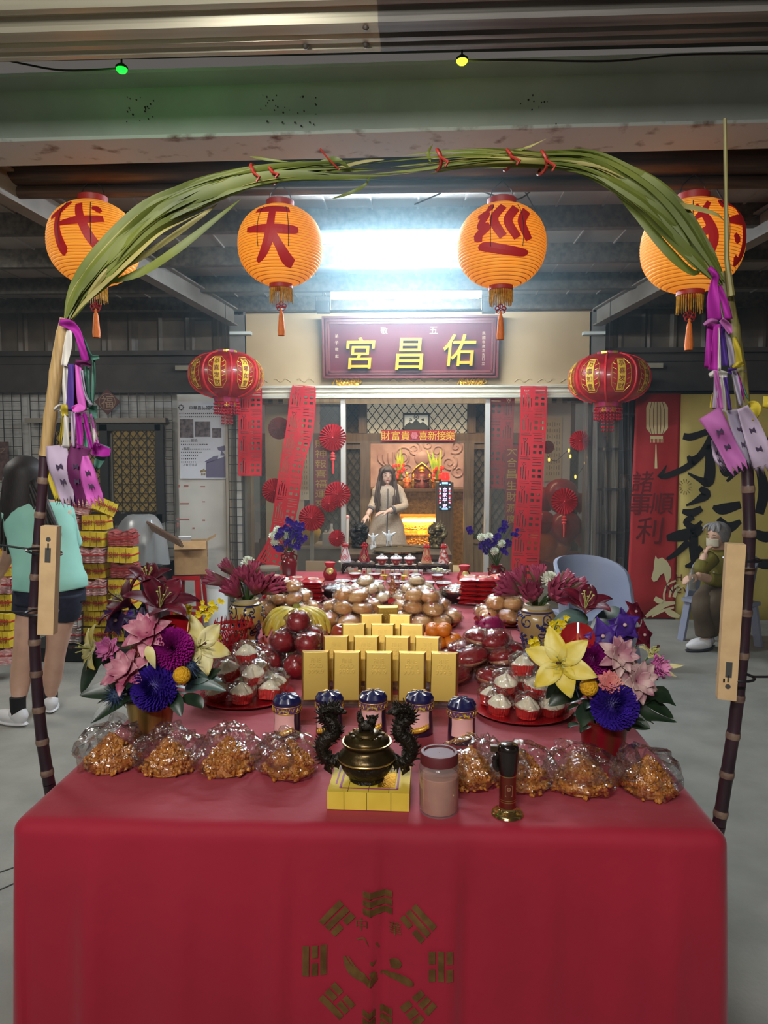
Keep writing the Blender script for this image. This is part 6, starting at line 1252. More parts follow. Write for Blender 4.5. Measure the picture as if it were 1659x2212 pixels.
# foil packs heap and glass dish
b = onz(768, 1244); t = thing('packet_dish', 'small heap of striped packs beside the row of tiny pastel packs', 'packs', (b.x, b.y, TZ+.001))
for k in range(6):
    mb = MB(); mb.box((RN(-.04, .04), RN(-.02, .02), .011+.0205*(k//2)), (.07, .04, .02), rot=(0, 0, RN(-.4, .4))); part('pack', mb, pas[(k*2) % 5], t, 0)
b = onz(948, 1250); t = thing('glass_dish', 'cut glass dish of wrapped sweets near the stamped red cups', 'dish', b); mb = MB(); mb.lathe([(.02, 0), (.025, .004), (.05, .03), (.09, .055), (.088, .058), (.045, .034), (.001, .03)], 16); part('dish', mb, glassy, t, .3); mb = MB(); random.seed(6)
for k in range(9): mb.box((RN(-.04, .04), RN(-.03, .03), .052+RN(0, .012)), (.04, .02, .012), rot=(RN(0, 1), RN(0, 1), RN(0, 3)))
part('sweets', mb, pas[1], t, 0)
# carved black stands: two low ones with glass plates, one with the lidded cups
def stand(px0, px1, py, h, lb, d=.12):
    a, c = onz(px0, py), onz(px1, py); w = c.x-a.x; b = (a+c)/2; b.y = 5.36; t = thing('carved_stand', lb, 'stand', (b.x, b.y, TZ+.001), group='carved black stands at the back of the table')
    mb = MB(); mb.box((0, 0, h-.006), (w, d, .012)); part('top', mb, lac, t, 0); mb = MB()
    for s in (-1, 1):
        for k in range(6): x = -w/2+w*(k+.5)/6; mb.tube([(x-w/14, s*d*.45, h-.012), (x, s*d*.45, h*.35+.004*sin(k)), (x+w/14, s*d*.45, h-.012)], .006, 5)
        for sx in (-1, 1): mb.tube([(sx*w*.47, s*d*.45, h-.01), (sx*w*.49, s*d*.46, h*.4), (sx*w*.46, s*d*.45, .004)], .009, 6)
    part('carved_legs', mb, lac, t); return t, w
stand(734, 806, 1247, .072, 'carved black stand under the two wine bottles behind the striped packs'); stand(904, 972, 1250, .066, 'carved black stand under the bottles behind the glass dish'); stand(812, 898, 1240, .055, 'black stand under the three lidded cups', .10)
def gaiwan():
    t = thing('lidded_cup', '', 'cup', (0, 0, 0), group='three lidded tea cups'); r = .045; mb = MB(); mb.lathe([(.001, .001), (.03, .001), (.048, .007), (.050, .009), (.03, .005), (.001, .004)], 28); part('saucer', mb, porc, t)
    mb = MB(); mb.lathe(smooth_path([(.001, .006), (r*.4, .006), (r*.45, .012), (r*.82, .032), (r, .052), (r*1.02, .054)], 3), 28); part('bowl', mb, rglz, t, 1.); mb = MB()
    for k in range(8): a = 2*pi*k/8; mb.lathe([(.005, -.001), (.008, .001), (.005, .002)], 10, (r*.80*cos(a), r*.80*sin(a), .032), axis=(cos(a), sin(a), -.4))
    part('round_motif', mb, mat('motif_gold'), t); mb = MB(); mb.lathe(smooth_path([(r*1.05, .054), (r*1.03, .058), (r*.7, .070), (r*.25, .076), (.010, .076), (.012, .084), (.014, .087), (.001, .089)], 3), 28); part('lid', mb, porc, t, 1.); mb = MB()
    for k in range(7): a = 2*pi*k/7; mb.lathe([(.004, -.001), (.006, .001), (.004, .002)], 8, (r*.7*cos(a), r*.7*sin(a), .0705), axis=(cos(a)*.4, sin(a)*.4, 1))
    part('lid_motif', mb, rglz, t); return t
p_ = gaiwan(); u = []
for px, lb in ((825, 'lidded red and white tea cup nearest the two wine bottles'), (856, 'middle lidded red and white tea cup of the three'), (885, 'lidded red and white tea cup nearest the tan wrapped bottle')): q = at(px, 1228, 5.36); first(p_, u, (q.x, 5.36, TZ+.057), RN(0, 3), lb)
bow = mat('red_bow', (190, 24, 30), .4); wrapc = {'white': mat('wrap_white', (222, 214, 214), .4), 'red': mat('wrap_red', (130, 30, 40), .4), 'tan': mat('wrap_tan', (196, 142, 104), .45), 'floral': mat('wrap_floral', (216, 200, 190), .5, c2=(170, 60, 50), scale=40, lo=.5, hi=.56)}
for px, z, k, lb in ((747, .075, 'white', 'white wrapped bottle with a red bow on a glass plate'), (788, .075, 'red', 'dark red wrapped bottle with a red bow on a glass plate'), (921, .069, 'tan', 'tan wrapped bottle with a red bow beside the lidded cups'), (958, .069, 'floral', 'floral film-wrapped bottle with a red bow at the stand end')):
    q = at(px, 1220, 5.36); b = V((q.x, 5.36, TZ+z)); t = thing('wrapped_bottle', lb, 'bottle', b, RN(-.2, .2), group='wrapped bottles with red bows')
    mb = MB(); mb.lathe(smooth_path([(.001, .008), (.040, .008), (.038, .03), (.028, .07), (.018, .11), (.012, .128), (.020, .15), (.001, .15)], 2), 10 if k != 'floral' else 14); part('wrapping', mb, wrapc[k], t, .4)
    mb = MB(); mb.lathe([(.001, 0), (.045, 0), (.066, .010), (.064, .012), (.043, .004), (.001, .004)], 18); part('glass_plate', mb, glassy, t, .3)
    mb = MB()
    for s in (-1, 1): mb.ball((s*.014, -.012, .132), (.014, .008, .010), 8, 6, rot=(0, s*.5, 0)); mb.tube([(0, -.014, .13), (s*.020, -.026, .09), (s*.034, -.036, .03)], .0025, 4)
    mb.ball((0, -.016, .132), .007, 8, 6); mb.ball((0, -.008, .146), (.012, .01, .012), 8, 6, nz=.3, ns=5); part('bow', mb, bow, t)
    if k != 'floral':
        mb = MB()
        for x0, z0, x1, z1 in ((-.022, .045, 0, .07), (0, .07, .022, .045), (.022, .045, 0, .022), (0, .022, -.022, .045)): mb.bar((x0, -.036+.2*(z0-.03), z0), (x1, -.036+.2*(z1-.03), z1), .003)
        text(mb, '福', lambda x, y, zz: V((x, -.036+.2*(y+.016), .047+y)), h=.022, off=.01); part('printed_tag', mb, bow if k != 'red' else wrapc['tan'], t, 0)
# two round red jars with gold seals
for px, py, lb in ((713, 1252, 'round red jar with a gold seal in front of the white dish'), (1003, 1260, 'round red jar with a gold seal beside the small red flower vase')):
    b = onz(px, py); t = thing('wine_jar', lb, 'jar', b, group='round red jars with gold seals'); r = .048; mb = MB(); mb.lathe(smooth_path([(.001, 0), (r*.7, 0), (r, .03), (r*.98, .055), (r*.66, .082), (r*.56, .092)], 3), 28); part('jar', mb, mat('red_speckled', (150, 26, 40), .4, c2=(176, 60, 60), scale=120, lo=.5, hi=.62), t, 1.)
    mb = MB(); mb.lathe([(r*.56, .090), (r*.62, .096), (r*.78, .112), (r*.80, .124), (r*.7, .126), (.001, .126)], 20); part('cloth_cover', mb, mat('pink_cover', (190, 56, 66), .6), t)
    mb = MB(); mb.lathe([(.001, .004), (.022, .002), (.025, 0), (.022, -.002)], 16, (.004, -r*.86, .068), axis=(0, -1, .4)); part('gold_seal', mb, mat('seal_gold', (216, 196, 120), .3, .5), t)

# ================================================================= BIG CENSER ON ITS STAND, DRAGONS, WINE CUPS
stx = [at(px, 1200, 6.4).x for px in (752, 972)]; SZ = .80
t = thing('incense_stand', 'dark wooden stand that carries the big censer behind the offering table', 'stand', ((stx[0]+stx[1])/2, 6.5, 0)); w = stx[1]-stx[0]; mb = MB(); mb.box((0, 0, SZ-.02), (w, .75, .04)); part('top', mb, wood, t, 0); mb = MB(); mb.box((0, -.34, SZ-.10), (w-.08, .02, .12)); part('apron', mb, wood, t, 0)
for sx in (-1, 1):
    for sy in (-1, 1): mb = MB(); mb.box((sx*(w/2-.05), sy*.33, (SZ-.04)/2), (.06, .06, SZ-.04)); part('leg', mb, wood, t, 0)
cz = at(862, 1186, 6.25).z; cx_ = at(862, 1186, 6.25).x; cr_ = sz(57, 6.3); t = thing('censer_bowl', 'big round bronze censer with a key-pattern band behind the lidded cups', 'incense burner', (cx_, 6.25+.02, SZ)); hh = cz-SZ
oldb = mat('old_bronze', (84, 74, 50), .42, .6, c2=(64, 56, 40), scale=12)
mb = MB(); mb.lathe(smooth_path([(.001, 0), (cr_*.7, 0), (cr_*.74, hh*.2), (cr_*.92, hh*.5), (cr_*.94, hh*.8), (cr_*1.0, hh*.93), (cr_*1.02, hh), (cr_*.95, hh), (cr_*.9, hh*.8), (.001, hh*.72)], 3), 56); part('bowl', mb, oldb, t, .9)
mb = MB(); K = [(0, 0), (0, 1), (1, 1), (1, .3), (.5, .3), (.5, .65)]
for k in range(22):
    for (x0, y0), (x1, y1) in zip(K, K[1:]):
        f = lambda x, y: V((cr_*.955*cos((k+x*.8)*2*pi/22), cr_*.955*sin((k+x*.8)*2*pi/22), hh*(.58+.22*y))); mb.bar(f(x0, y0), f(x1, y1), .008)
part('key_pattern', mb, brassr, t, 0)
def dragon(lb, px, m, flip):
    b = at(px, 1190, 6.62); t = thing('dragon_statue', lb, 'statue', (b.x, 6.62, SZ), group='pair of coiled dragon statues'); H = at(px, 1124, 6.62).z-SZ; random.seed(8); mb = MB(); k = H/.36
    mb.lathe(smooth_path([(.001, 0), (.10*k, 0), (.105*k, .03*k), (.085*k, .08*k), (.09*k, .12*k), (.05*k, .17*k), (.001, .2*k)], 2), 16)
    for i in range(40): a = RN(0, 6.28); z = RN(.01, .17)*k; r = (.11-.25*z/k*.3)*k; mb.ball((r*cos(a)*.9, r*sin(a)*.9, z), (.03*k, .022*k, .016*k), 8, 5, rot=(RN(0, 3), RN(0, 3), RN(0, 3)), nz=.2, ns=3)
    part('cloud_base', mb, m, t, 1.); mb = MB(); P = smooth_path([(.06*k*flip, -.02, .14*k), (-.08*k*flip, -.07*k, .16*k), (-.09*k*flip, .03, .22*k), (.07*k*flip, .02, .25*k), (.09*k*flip, -.05*k, .20*k), (.03*k*flip, -.09*k, .21*k)], 8); n = len(P)
    mb.tube(P, [.018*k+.022*k*sin(pi*min(1, i/n*1.1)) for i in range(n)], 10)
    for i in range(0, n):
        p = V(P[i]); mb.tube([p+V((0, 0, .025*k)), p+V((RN(-.02, .02)*k, RN(-.02, .02)*k, .062*k))], [.012*k, .001], 5)
    part('coiled_body', mb, m, t, 1.); mb = MB(); h = V((.0, -.07*k, .26*k)); mb.ball(h, (.055*k, .05*k, .045*k), 14, 10, nz=.25, ns=4); mb.ball(h+V((0, -.05*k, -.014*k)), (.032*k, .03*k, .02*k), 10, 8, nz=.15, ns=4)
    for i in range(34):
        a = i*2.4; q = V((cos(a), RN(-.1, .6), abs(sin(a))*.8+.2)).normalized(); mb.tube([h+q*.04*k, h+q*RN(.085, .12)*k], [.010*k, .001], 5)
    for s in (-1, 1): mb.tube([h+V((s*.03*k, 0, .03*k)), h+V((s*.05*k, .03*k, .08*k)), h+V((s*.04*k, .06*k, .11*k))], [.009*k, .007*k, .002*k], 6); mb.ball(h+V((s*.022*k, -.045*k, .014*k)), .010*k, 8, 6)
    part('head', mb, m, t, 1.); return t
dragon('black coiled dragon statue behind the white and red wrapped bottles', 777, blackb, 1); dragon('bronze coiled dragon statue in front of the golden altar chest', 944, mat('olive_bronze', (104, 86, 48), .45, .5, c2=(76, 62, 36), scale=14), -1)
def jue(lb, px, py, s, rz):
    b = at(px, py, 6.5); t = thing('wine_vessel', lb, 'wine cup', (b.x, 6.5, SZ+.0), rz, group='white three-legged wine cups'); k = s; ped = max(.01, at(px, py, 6.5).z-SZ); mb = MB(); mb.lathe([(.03, 0), (.03, ped-.002), (.001, ped)], 12); part('pedestal', mb, porc, t)
    mb = MB(); mb.lathe(smooth_path([(.001, ped+.05*k), (.022*k, ped+.052*k), (.026*k, ped+.08*k), (.028*k, ped+.11*k), (.024*k, ped+.11*k), (.02*k, ped+.07*k)], 2), 16); part('cup', mb, porc, t, 1.)
    for j in range(3): a = 2*pi*j/3; mb = MB(); mb.tube([(.015*k*cos(a), .015*k*sin(a), ped+.055*k), (.03*k*cos(a), .03*k*sin(a), ped)], [.008*k, .004*k], 6); part('leg', mb, porc, t)
    mb = MB(); mb.tube([(.02*k, 0, ped+.10*k), (.05*k, 0, ped+.118*k), (.065*k, 0, ped+.128*k)], [.014*k, .010*k, .004*k], 8); mb.tube([(-.02*k, 0, ped+.10*k), (-.05*k, 0, ped+.12*k), (-.06*k, 0, ped+.135*k)], [.012*k, .008*k, .003*k], 8); part('spout', mb, porc, t); mb = MB()
    for y in (-.014, .014): mb.cyl((0, y*k, ped+.105*k), (0, y*k, ped+.135*k), .004*k, n=6); mb.ball((0, y*k, ped+.138*k), .006*k, 8, 6)
    part('post', mb, porc, t)
jue('small white three-legged wine cup beside the black dragon statue', 806, 1178, .78, .3); jue('larger white three-legged wine cup in front of the woman in the doorway', 840, 1180, 1.0, -.2)
# ================================================================= RED PAPER BANNERS, FANS, COUPLETS
paperred = mat('banner_red', (206, 30, 42), .6, c2=(190, 24, 36), scale=6, transl=.25)
HOLES = [(.10, .14, .14, .62), (.20, .235, .14, .66), (.30, .335, .10, .64), (.40, .43, .14, .50), (.16, .20, .72, .76), (.26, .30, .72, .76), (.20, .26, .78, .82), (.20, .26, .66, .70), (.14, .17, .78, .84), (.29, .32, .78, .84), (.55, .93, .82, .85), (.55, .93, .70, .73), (.55, .68, .44, .56), (.78, .91, .44, .56), (.55, .68, .20, .32), (.78, .91, .20, .32), (.06, .46, .945, .97), (.56, .94, .945, .97), (.06, .40, .03, .05), (.5, .92, .03, .05)]
def fu_banner(name, path, lb, tiers, Yf, flip=False):
    """cut-paper ribbon: path rows of (left px, right px, py); real holes; runs down the rows"""
    q = smooth_path(path, 8); L = [0.]
    for a, b in zip(q, q[1:]): L.append(L[-1]+sqrt(((a[0]+a[1]-b[0]-b[1])/2)**2+(a[2]-b[2])**2))
    xs_ = sorted({0., 1.}|{h for H in HOLES for h in H[:2]}); ys_ = sorted({0., 1.}|{h for H in HOLES for h in H[2:]}); mb = MB(); idx = {}
    def P(u, s):
        s = min(max(s, 0), .99999)*L[-1]; i = max(k for k in range(len(L)-1) if L[k] <= s); f = (s-L[i])/(L[i+1]-L[i]); a, b = q[i], q[i+1]; l, r, y = (a[k]+(b[k]-a[k])*f for k in range(3))
        y2 = y; dx = ((b[0]+b[1])-(a[0]+a[1]))/2; ln = max(1e-6, sqrt(dx*dx+(b[2]-a[2])**2)); sl = dx/ln; c = at(l+(r-l)*u, y2-sl*(u-.5)*(r-l)*-1*-.9, Yf+.035*sin(s/L[-1]*9)*(.4+u*.4)-.02); return c
    for t in range(tiers):
        for i in range(len(xs_)-1):
            for j in range(len(ys_)-1):
                cx, cy = (xs_[i]+xs_[i+1])/2, (ys_[j]+ys_[j+1])/2
                if any(a < cx < b and c < cy < d for a, b, c, d in HOLES): continue
                k = 1 if not flip else -1; U = lambda x: x if k > 0 else 1-x; S = lambda y: (t+1-y)/tiers
                mb.add([P(U(x), S(y)) for x, y in ((xs_[i], ys_[j]), (xs_[i+1], ys_[j]), (xs_[i+1], ys_[j+1]), (xs_[i], ys_[j+1]))], [(0, 1, 2, 3)])
    o = solo(name, mb, paperred, lb, 'banner', smooth=0, group='red cut-paper banners'); o.modifiers.new('thick', 'SOLIDIFY').thickness = .0015; return o
fu_banner('paper_banner', [(515, 566, 840), (515, 566, 930), (514, 565, 1028)], 'short straight red cut-paper banner beside the notice poster', 4, 7.47)
fu_banner('paper_banner', [(632, 681, 833), (626, 682, 860), (618, 676, 930), (606, 656, 1000), (594, 646, 1080), (586, 632, 1140), (575, 622, 1180), (552, 610, 1222)], 'long slanting red cut-paper banner in front of the glass pane', 8, 7.47)
fu_banner('paper_banner', [(1058, 1112, 852), (1056, 1108, 960), (1054, 1106, 1056)], 'red cut-paper banner behind the glass next to the doorway', 4, 7.66, True)
fu_banner('paper_banner', [(1125, 1182, 834), (1123, 1180, 920), (1118, 1174, 1020), (1112, 1170, 1110), (1106, 1166, 1180), (1104, 1164, 1250)], 'long straight red cut-paper banner in front of the glass with balloons', 8, 7.47)
fanm = mat('fan_red', (200, 36, 46), .6, c2=(186, 28, 38), scale=20, transl=.2)
def fan(px, py, rp, lb, Y=7.56, tassel=False):
    p = at(px, py, Y); r = sz(rp, Y); t = thing('paper_fan', lb, 'paper fan', p, group='round pleated red paper fans'); mb = MB(); n = 52; vs = [(0, -.012, 0)]
    for i in range(n): a = 2*pi*(i+(.5 if i % 2 else 0))/n; vs.append((r*cos(a), (-.02 if i % 2 else .02)*min(1, r/.12), r*sin(a)))
    mb.add(vs, [(0, 1+i, 1+(i+1) % n) for i in range(n)]); o = part('pleats', mb, fanm, t, 0); o.modifiers.new('thick', 'SOLIDIFY').thickness = .001
    mb = MB(); mb.ball((0, -.014, 0), (.008, .005, .008), 8, 6); part('centre_button', mb, stampr, t)
    if tassel:
        mb = MB()
        for k, (q, rr) in enumerate(((.028, .022), (.058, .03), (.088, .026))): mb.ball((0, -.01, -r-q), (rr, rr*.6, .016), 10, 6)
        mb.tube([(0, -.01, -r-.1), (0, -.01, -r-.24)], [.012, .008], 6); mb.cyl((0, -.01, -r), (0, -.01, -r-.12), .003, n=5); part('tassel', mb, stampr, t)
for a in ((719, 945, 29, 'big pleated red fan with a bead tassel on the slanting banner side of the door', 7.56, True), (729, 1068, 28, 'big pleated red fan overlapped by a small one beside the door post'), (711, 1088, 18, 'small pleated red fan overlapping the big one beside the door post', 7.53), (673, 1119, 28, 'dull pleated red fan at the foot of the gold lettered couplet'), (728, 1163, 18, 'small pleated red fan low beside the black dragon statue'), (593, 1060, 27, 'pleated red fan half behind the slanting red banner'), (1252, 952, 21, 'small pleated red fan high on the pane with balloons'), (1219, 1083, 28, 'pleated red fan with a bead tassel in front of the balloons', 7.56, True), (603, 925, 24, 'faint pleated red fan high behind the slanting red banner', 7.65), (1183, 966, 14, 'dark pleated red fan peeping past the straight red banner', 7.65)): fan(*a)
inkg = mat('gold_ink', (222, 180, 70), .4, .3); coup = mat('couplet_red', (150, 26, 44), .55)
def couplet(lb, px, w, y0, y1, chars, Y):
    a, b = at(px, y0, Y), at(px, y1, Y); c = (a+b)/2; ww = sz(w, Y); h = a.z-b.z; t = thing('couplet', lb, 'banner', (c.x, Y, c.z), group='gold lettered couplets'); mb = MB(); mb.box((0, 0, 0), (ww, .006, h)); part('cloth_strip', mb, coup, t, 0); mb = MB()
    for k, ch in enumerate(chars): text(mb, ch, lambda x, y, z: V((x, -.005, h/2-h*(k+.5)/len(chars)+y)), h=h/len(chars)*.80, w=ww*.82, off=.004)
    part('gold_lettering', mb, inkg, t, 0)
couplet('red couplet with gold characters behind the glass beside the slanting banner', 693, 30, 948, 1098, '財神報喜福運來', 7.62)
couplet('red couplet with gold characters half behind the straight red banner', 1105, 26, 962, 1134, '大合昌生財源廣', 7.62)
a = at(903, 941, 8.75); t = thing('lintel_banner', 'red banner with gold characters and a pink flower across the inner doorway', 'banner', a); w, h = sz(158, 8.75), sz(24, 8.75); mb = MB(); mb.box((0, 0, 0), (w, .02, h)); part('cloth_strip', mb, coup, t, 0); mb = MB()
for ch, px in zip('財富貴喜新接樂', (833, 855, 876, 914, 934, 953, 972)): text(mb, ch, lambda x, y, z: V((sz(px-903, 8.75)+x, -.013, y)), h=h*.8, off=.004)
part('gold_lettering', mb, inkg, t, 0); mb = MB()
for k in range(6): petal(mb, V((sz(-8, 8.75), -.013, 0)), V((cos(k*1.05), 0, sin(k*1.05))), V((0, -1, 0)), .05, .026, .2, .2, nu=2, nv=3)
part('pink_flower', mb, mat('pink_cloth', (196, 120, 150), .6), t, 1.)
# framed picture above the inner doorway
a = at(899, 911, 8.78); t = thing('framed_picture', 'framed pale picture with dark hills over the inner doorway', 'picture', a); w, h = sz(54, 8.78), sz(33, 8.78); mb = MB()
for sx in (-1, 1): mb.box((sx*w/2, 0, 0), (.02, .03, h+.02)); mb.box((0, 0, sx*h/2), (w+.02, .03, .02))
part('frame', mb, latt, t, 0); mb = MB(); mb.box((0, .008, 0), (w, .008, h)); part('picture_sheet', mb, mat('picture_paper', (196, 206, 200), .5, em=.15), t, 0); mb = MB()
mb.poly([(-.14, -.09), (-.14, -.05), (-.08, 0.0), (-.05, -.02), (0, .03), (.05, -.02), (.08, 0.0), (.14, -.05), (.14, -.09)], 0, facing((0, .002, 0))); mb.lathe([(.022, .0), (.03, 0), (.03, .002), (.022, .002)], 20, (0, 0, .055), axis=(0, -1, 0)); mb.lathe([(.001, 0), (.012, .002)], 12, (0, 0, .055), axis=(0, -1, 0))
for x in (-.08, .08):
    for k in range(6): mb.ball((x+RN(-.03, .03), .001, .02+RN(-.02, .025)), (.01, .002, .008), 6, 4)
part('ink_drawing', mb, mat('ink_dark', (50, 56, 60), .7), t, 0)

# ================================================================= ALTAR IN THE HALL
golden = mat('golden_wood', (214, 146, 40), .4, .25, c2=(176, 104, 20), scale=18, bump=.4, bscale=50); dgold = mat('dull_gold', (130, 98, 50), .45, .4, c2=(92, 66, 34), scale=20, bump=.4, bscale=40)
AX0, AX1 = at(868, 1150, 10.0).x, at(962, 1150, 10.0).x; az = at(915, 1120, 10.0).z; t = thing('altar_chest', 'golden carved altar chest lit by a glowing strip behind the bronze dragon', 'altar', ((AX0+AX1)/2, 10.2, 0)); w = AX1-AX0
mb = MB(); mb.box((0, 0, az/2), (w, .4, az)); part('body', mb, golden, t, 0); mb = MB(); mb.box((0, 0, az+.015), (w+.06, .46, .03)); mb.box((0, -.21, az-.22), (w+.02, .03, .02)); part('mouldings', mb, golden, t, 0); mb = MB(); random.seed(4)
for k in range(12): x = -w*.42+w*.84*k/11; mb.tube([(x+.035*cos(q*.8+k)*(1-q*.09), -.205, az-.12+.035*sin(q*.8+k)*(1-q*.09)) for q in range(9)], .008, 5)
for k in range(60): a_ = k*2.4; r = .20*sqrt(k/60); mb.ball((r*cos(a_)*1.1, -.2, az-.36+r*.8*sin(a_)), (.022, .014, .014), 6, 4, rot=(0, RN(0, 3), 0))
for k in range(16): a_ = 2*pi*k/16; mb.tube([(.12*cos(a_), -.2, az-.36+.09*sin(a_)), (.23*cos(a_+.15), -.205, az-.36+.16*sin(a_+.15))], [.014, .004], 5)
part('carving', mb, golden, t, 1.); mb = MB(); text(mb, '昌', lambda x, y, z: V((-.13+x, -.205, az-.12+y)), h=.07); text(mb, '佑', lambda x, y, z: V((.09+x, -.205, az-.12+y)), h=.07); part('gold_lettering', mb, dgold, t, 0)
mb = MB(); mb.box((-.02, -.22, az-.025), (w*.93, .02, .03)); part('light_strip', mb, mat('warm_strip', (255, 236, 150), .4, em=14, emc=(255, 222, 120)), t, 0)
l_ = area('altar_strip_light', ((AX0+AX1)/2, 9.9, az-.02), (R(35), 0, 0), w*.9, .03, 9, (1, .78, .36))
# upper altar shelf with deity shrine and objects
mb = MB(); t = thing('altar_table', 'dark gilded altar table full of deities at the back of the hall', 'altar', (0.12, 11.4, 0)); hz_ = at(910, 1060, 11.3).z; mb.box((0, 0, hz_/2), (2.5, .7, hz_)); part('cabinet', mb, dgold, t, 0); mb = MB(); mb.box((0, -.02, hz_+.02), (2.6, .8, .04)); part('top', mb, wood, t, 0)
def deity(px, py0, py1, w, m, lb, crown=True):
    b = at(px, py1, 11.25); z0 = hz_+.041; H = at(px, py0, 11.25).z-z0; t = thing('deity_statue', lb, 'statue', (b.x, 11.25, z0), group='deity statues on the altar'); k = sz(w, 11.25); mb = MB(); mb.lathe(smooth_path([(.001, 0), (k*.5, 0), (k*.5, H*.2), (k*.36, H*.5), (k*.3, H*.62), (k*.12, H*.7), (.001, H*.7)], 2), 14); part('robe', mb, m, t, 1.)
    mb = MB(); mb.ball((0, -.01, H*.78), (k*.16, k*.16, H*.1), 12, 8); part('face', mb, mat('deity_face', (196, 136, 60), .4, .3), t); mb = MB(); mb.lathe([(k*.2, H*.84), (k*.22, H*.9), (k*.1, H), (.001, H)], 10); part('crown', mb, goldleaf, t); mb = MB()
    for s in (-1, 1): mb.tube([(s*k*.3, -.02, H*.58), (s*k*.42, -.07, H*.42), (s*k*.1, -.12, H*.38)], [k*.1, k*.09, k*.06], 6)
    part('sleeve', mb, m, t)
drk = mat('deity_dark', (56, 40, 40), .5, .2, c2=(120, 40, 40), scale=30); redr = mat('deity_red', (160, 40, 40), .5, .1, c2=(190, 130, 50), scale=30)
deity(911, 1008, 1046, 34, drk, 'dark robed deity in the middle of the altar'); deity(879, 1020, 1046, 18, redr, 'small red and gold deity beside the green leaves'); deity(940, 1018, 1046, 18, redr, 'small red and gold deity beside the red lamp shrine'); deity(893, 1024, 1048, 14, dgold, 'tiny gilt figure between the dark deity and the green leaves')
deity(928, 1024, 1048, 14, dgold, 'tiny gilt figure between the dark deity and the red lamp')
b = at(911, 1046, 11.5); t = thing('shrine_canopy', 'dark pointed shrine canopy behind the dark robed deity', 'shrine', (b.x, 11.55, hz_+.041)); mb = MB(); H = at(911, 1000, 11.5).z-hz_-.04; W_ = sz(44, 11.5); mb.poly([(-W_/2, 0), (-W_/2, H*.6), (-W_*.3, H*.8), (0, H), (W_*.3, H*.8), (W_/2, H*.6), (W_/2, 0)], .03, facing((0, 0, 0))); part('back_panel', mb, drk, t, 0); mb = MB(); mb.tube([(-W_/2, -.04, H*.6), (-W_*.3, -.04, H*.8), (0, -.04, H), (W_*.3, -.04, H*.8), (W_/2, -.04, H*.6)], .012, 6); part('gilt_edge', mb, goldleaf, t)
for px, lb, s in ((862, 'vase of tall green leaves and red flowers beside the woman in the doorway', -1), (946, 'vase of tall green leaves and red flowers beside the glowing sign', 1)):
    b = at(px, 1060, 10.9); t = thing('altar_flowers', lb, 'flowers', (b.x, 10.98, hz_+.045), group='altar flower vases'); mb = MB(); mb.lathe([(.001, 0), (.05, 0), (.07, .06), (.05, .12), (.06, .14), (.001, .13)], 14); part('vase', mb, dgold, t); random.seed(px)
    mb = MB()
    for k in range(7): a_ = RN(-.5, .5); petal(mb, V((0, 0, .12)), V((a_*.5-s*.12, RN(-.1, .1), 1)).normalized(), V((0, -1, 0)), RN(.32, .52), .028, .1, .15)
    part('green_leaves', mb, mat('bright_leaf', (110, 150, 50), .5, c2=(170, 180, 50), scale=8, transl=.3), t, 1.); mb = MB()
    for k in range(14): mb.ball((RN(-.09, .09), RN(-.06, 0), .14+RN(0, .22)), (.022, .02, .03), 6, 4)
    part('red_blossoms', mb, mat('red_blossom', (206, 50, 40), .5, em=.05), t)
b = at(964, 1040, 10.6); t = thing('red_lamp', 'small red glass altar lamp on top of the glowing sign cabinet', 'lamp', at(962, 1039, 9.75)); mb = MB(); mb.lathe(smooth_path([(.03, 0), (.05, .01), (.06, .05), (.045, .10), (.05, .115)], 2), 16); part('glass', mb, mat('red_lamp_glass', (220, 40, 40), .2, em=1.2, emc=(255, 50, 40), coat=.5), t)
# LED sign on a slim cabinet
a = at(961, 1071, 9.6); w, h = sz(25, 9.6), sz(62, 9.6); t = thing('led_sign', 'narrow glowing sign with pink and blue lights below the red altar lamp', 'sign', a); mb = MB(); mb.box((0, .02, 0), (w, .02, h)); part('panel', mb, black, t, 0)
for nm, c, xs__, ch in (('blue_lights', (130, 190, 255), (-.4, .4), None), ('red_lights', (255, 70, 90), (-.42, .42), None), ('pink_characters', (236, 190, 255), (0,), '合家平安')):
    m = mat('led_'+nm, c, .4, em=2.4); mb = MB()
    if ch:
        for k, c_ in enumerate(ch): text(mb, c_, lambda x, y, z: V((x, .004, h*.22-h*.19*k+y)), h=h*.15, off=.006)
    else:
        for x in xs__:
            for k in range(6): q = (.40-.8*k/5) if nm == 'blue_lights' else (.26-.52*k/5); mb.box((x*w, .006, h*q), (w*.13, .006, h*(.035 if nm == 'blue_lights' and k in (0, 5) else .05)))
        if nm == 'blue_lights': mb.box((0, .006, h*.44), (w*.5, .006, h*.07)); mb.box((0, .006, -h*.46), (w*.5, .006, h*.05))
    part(nm, mb, m, t, 0)
mb = MB(); c0 = at(961, 1041, 9.75).z; mb.box((a.x, 9.78, c0/2), (w+.08, .25, c0-.004)); solo('slim_cabinet', mb, wood_l, 'slim dark cabinet that carries the red altar lamp', 'cabinet', smooth=0)
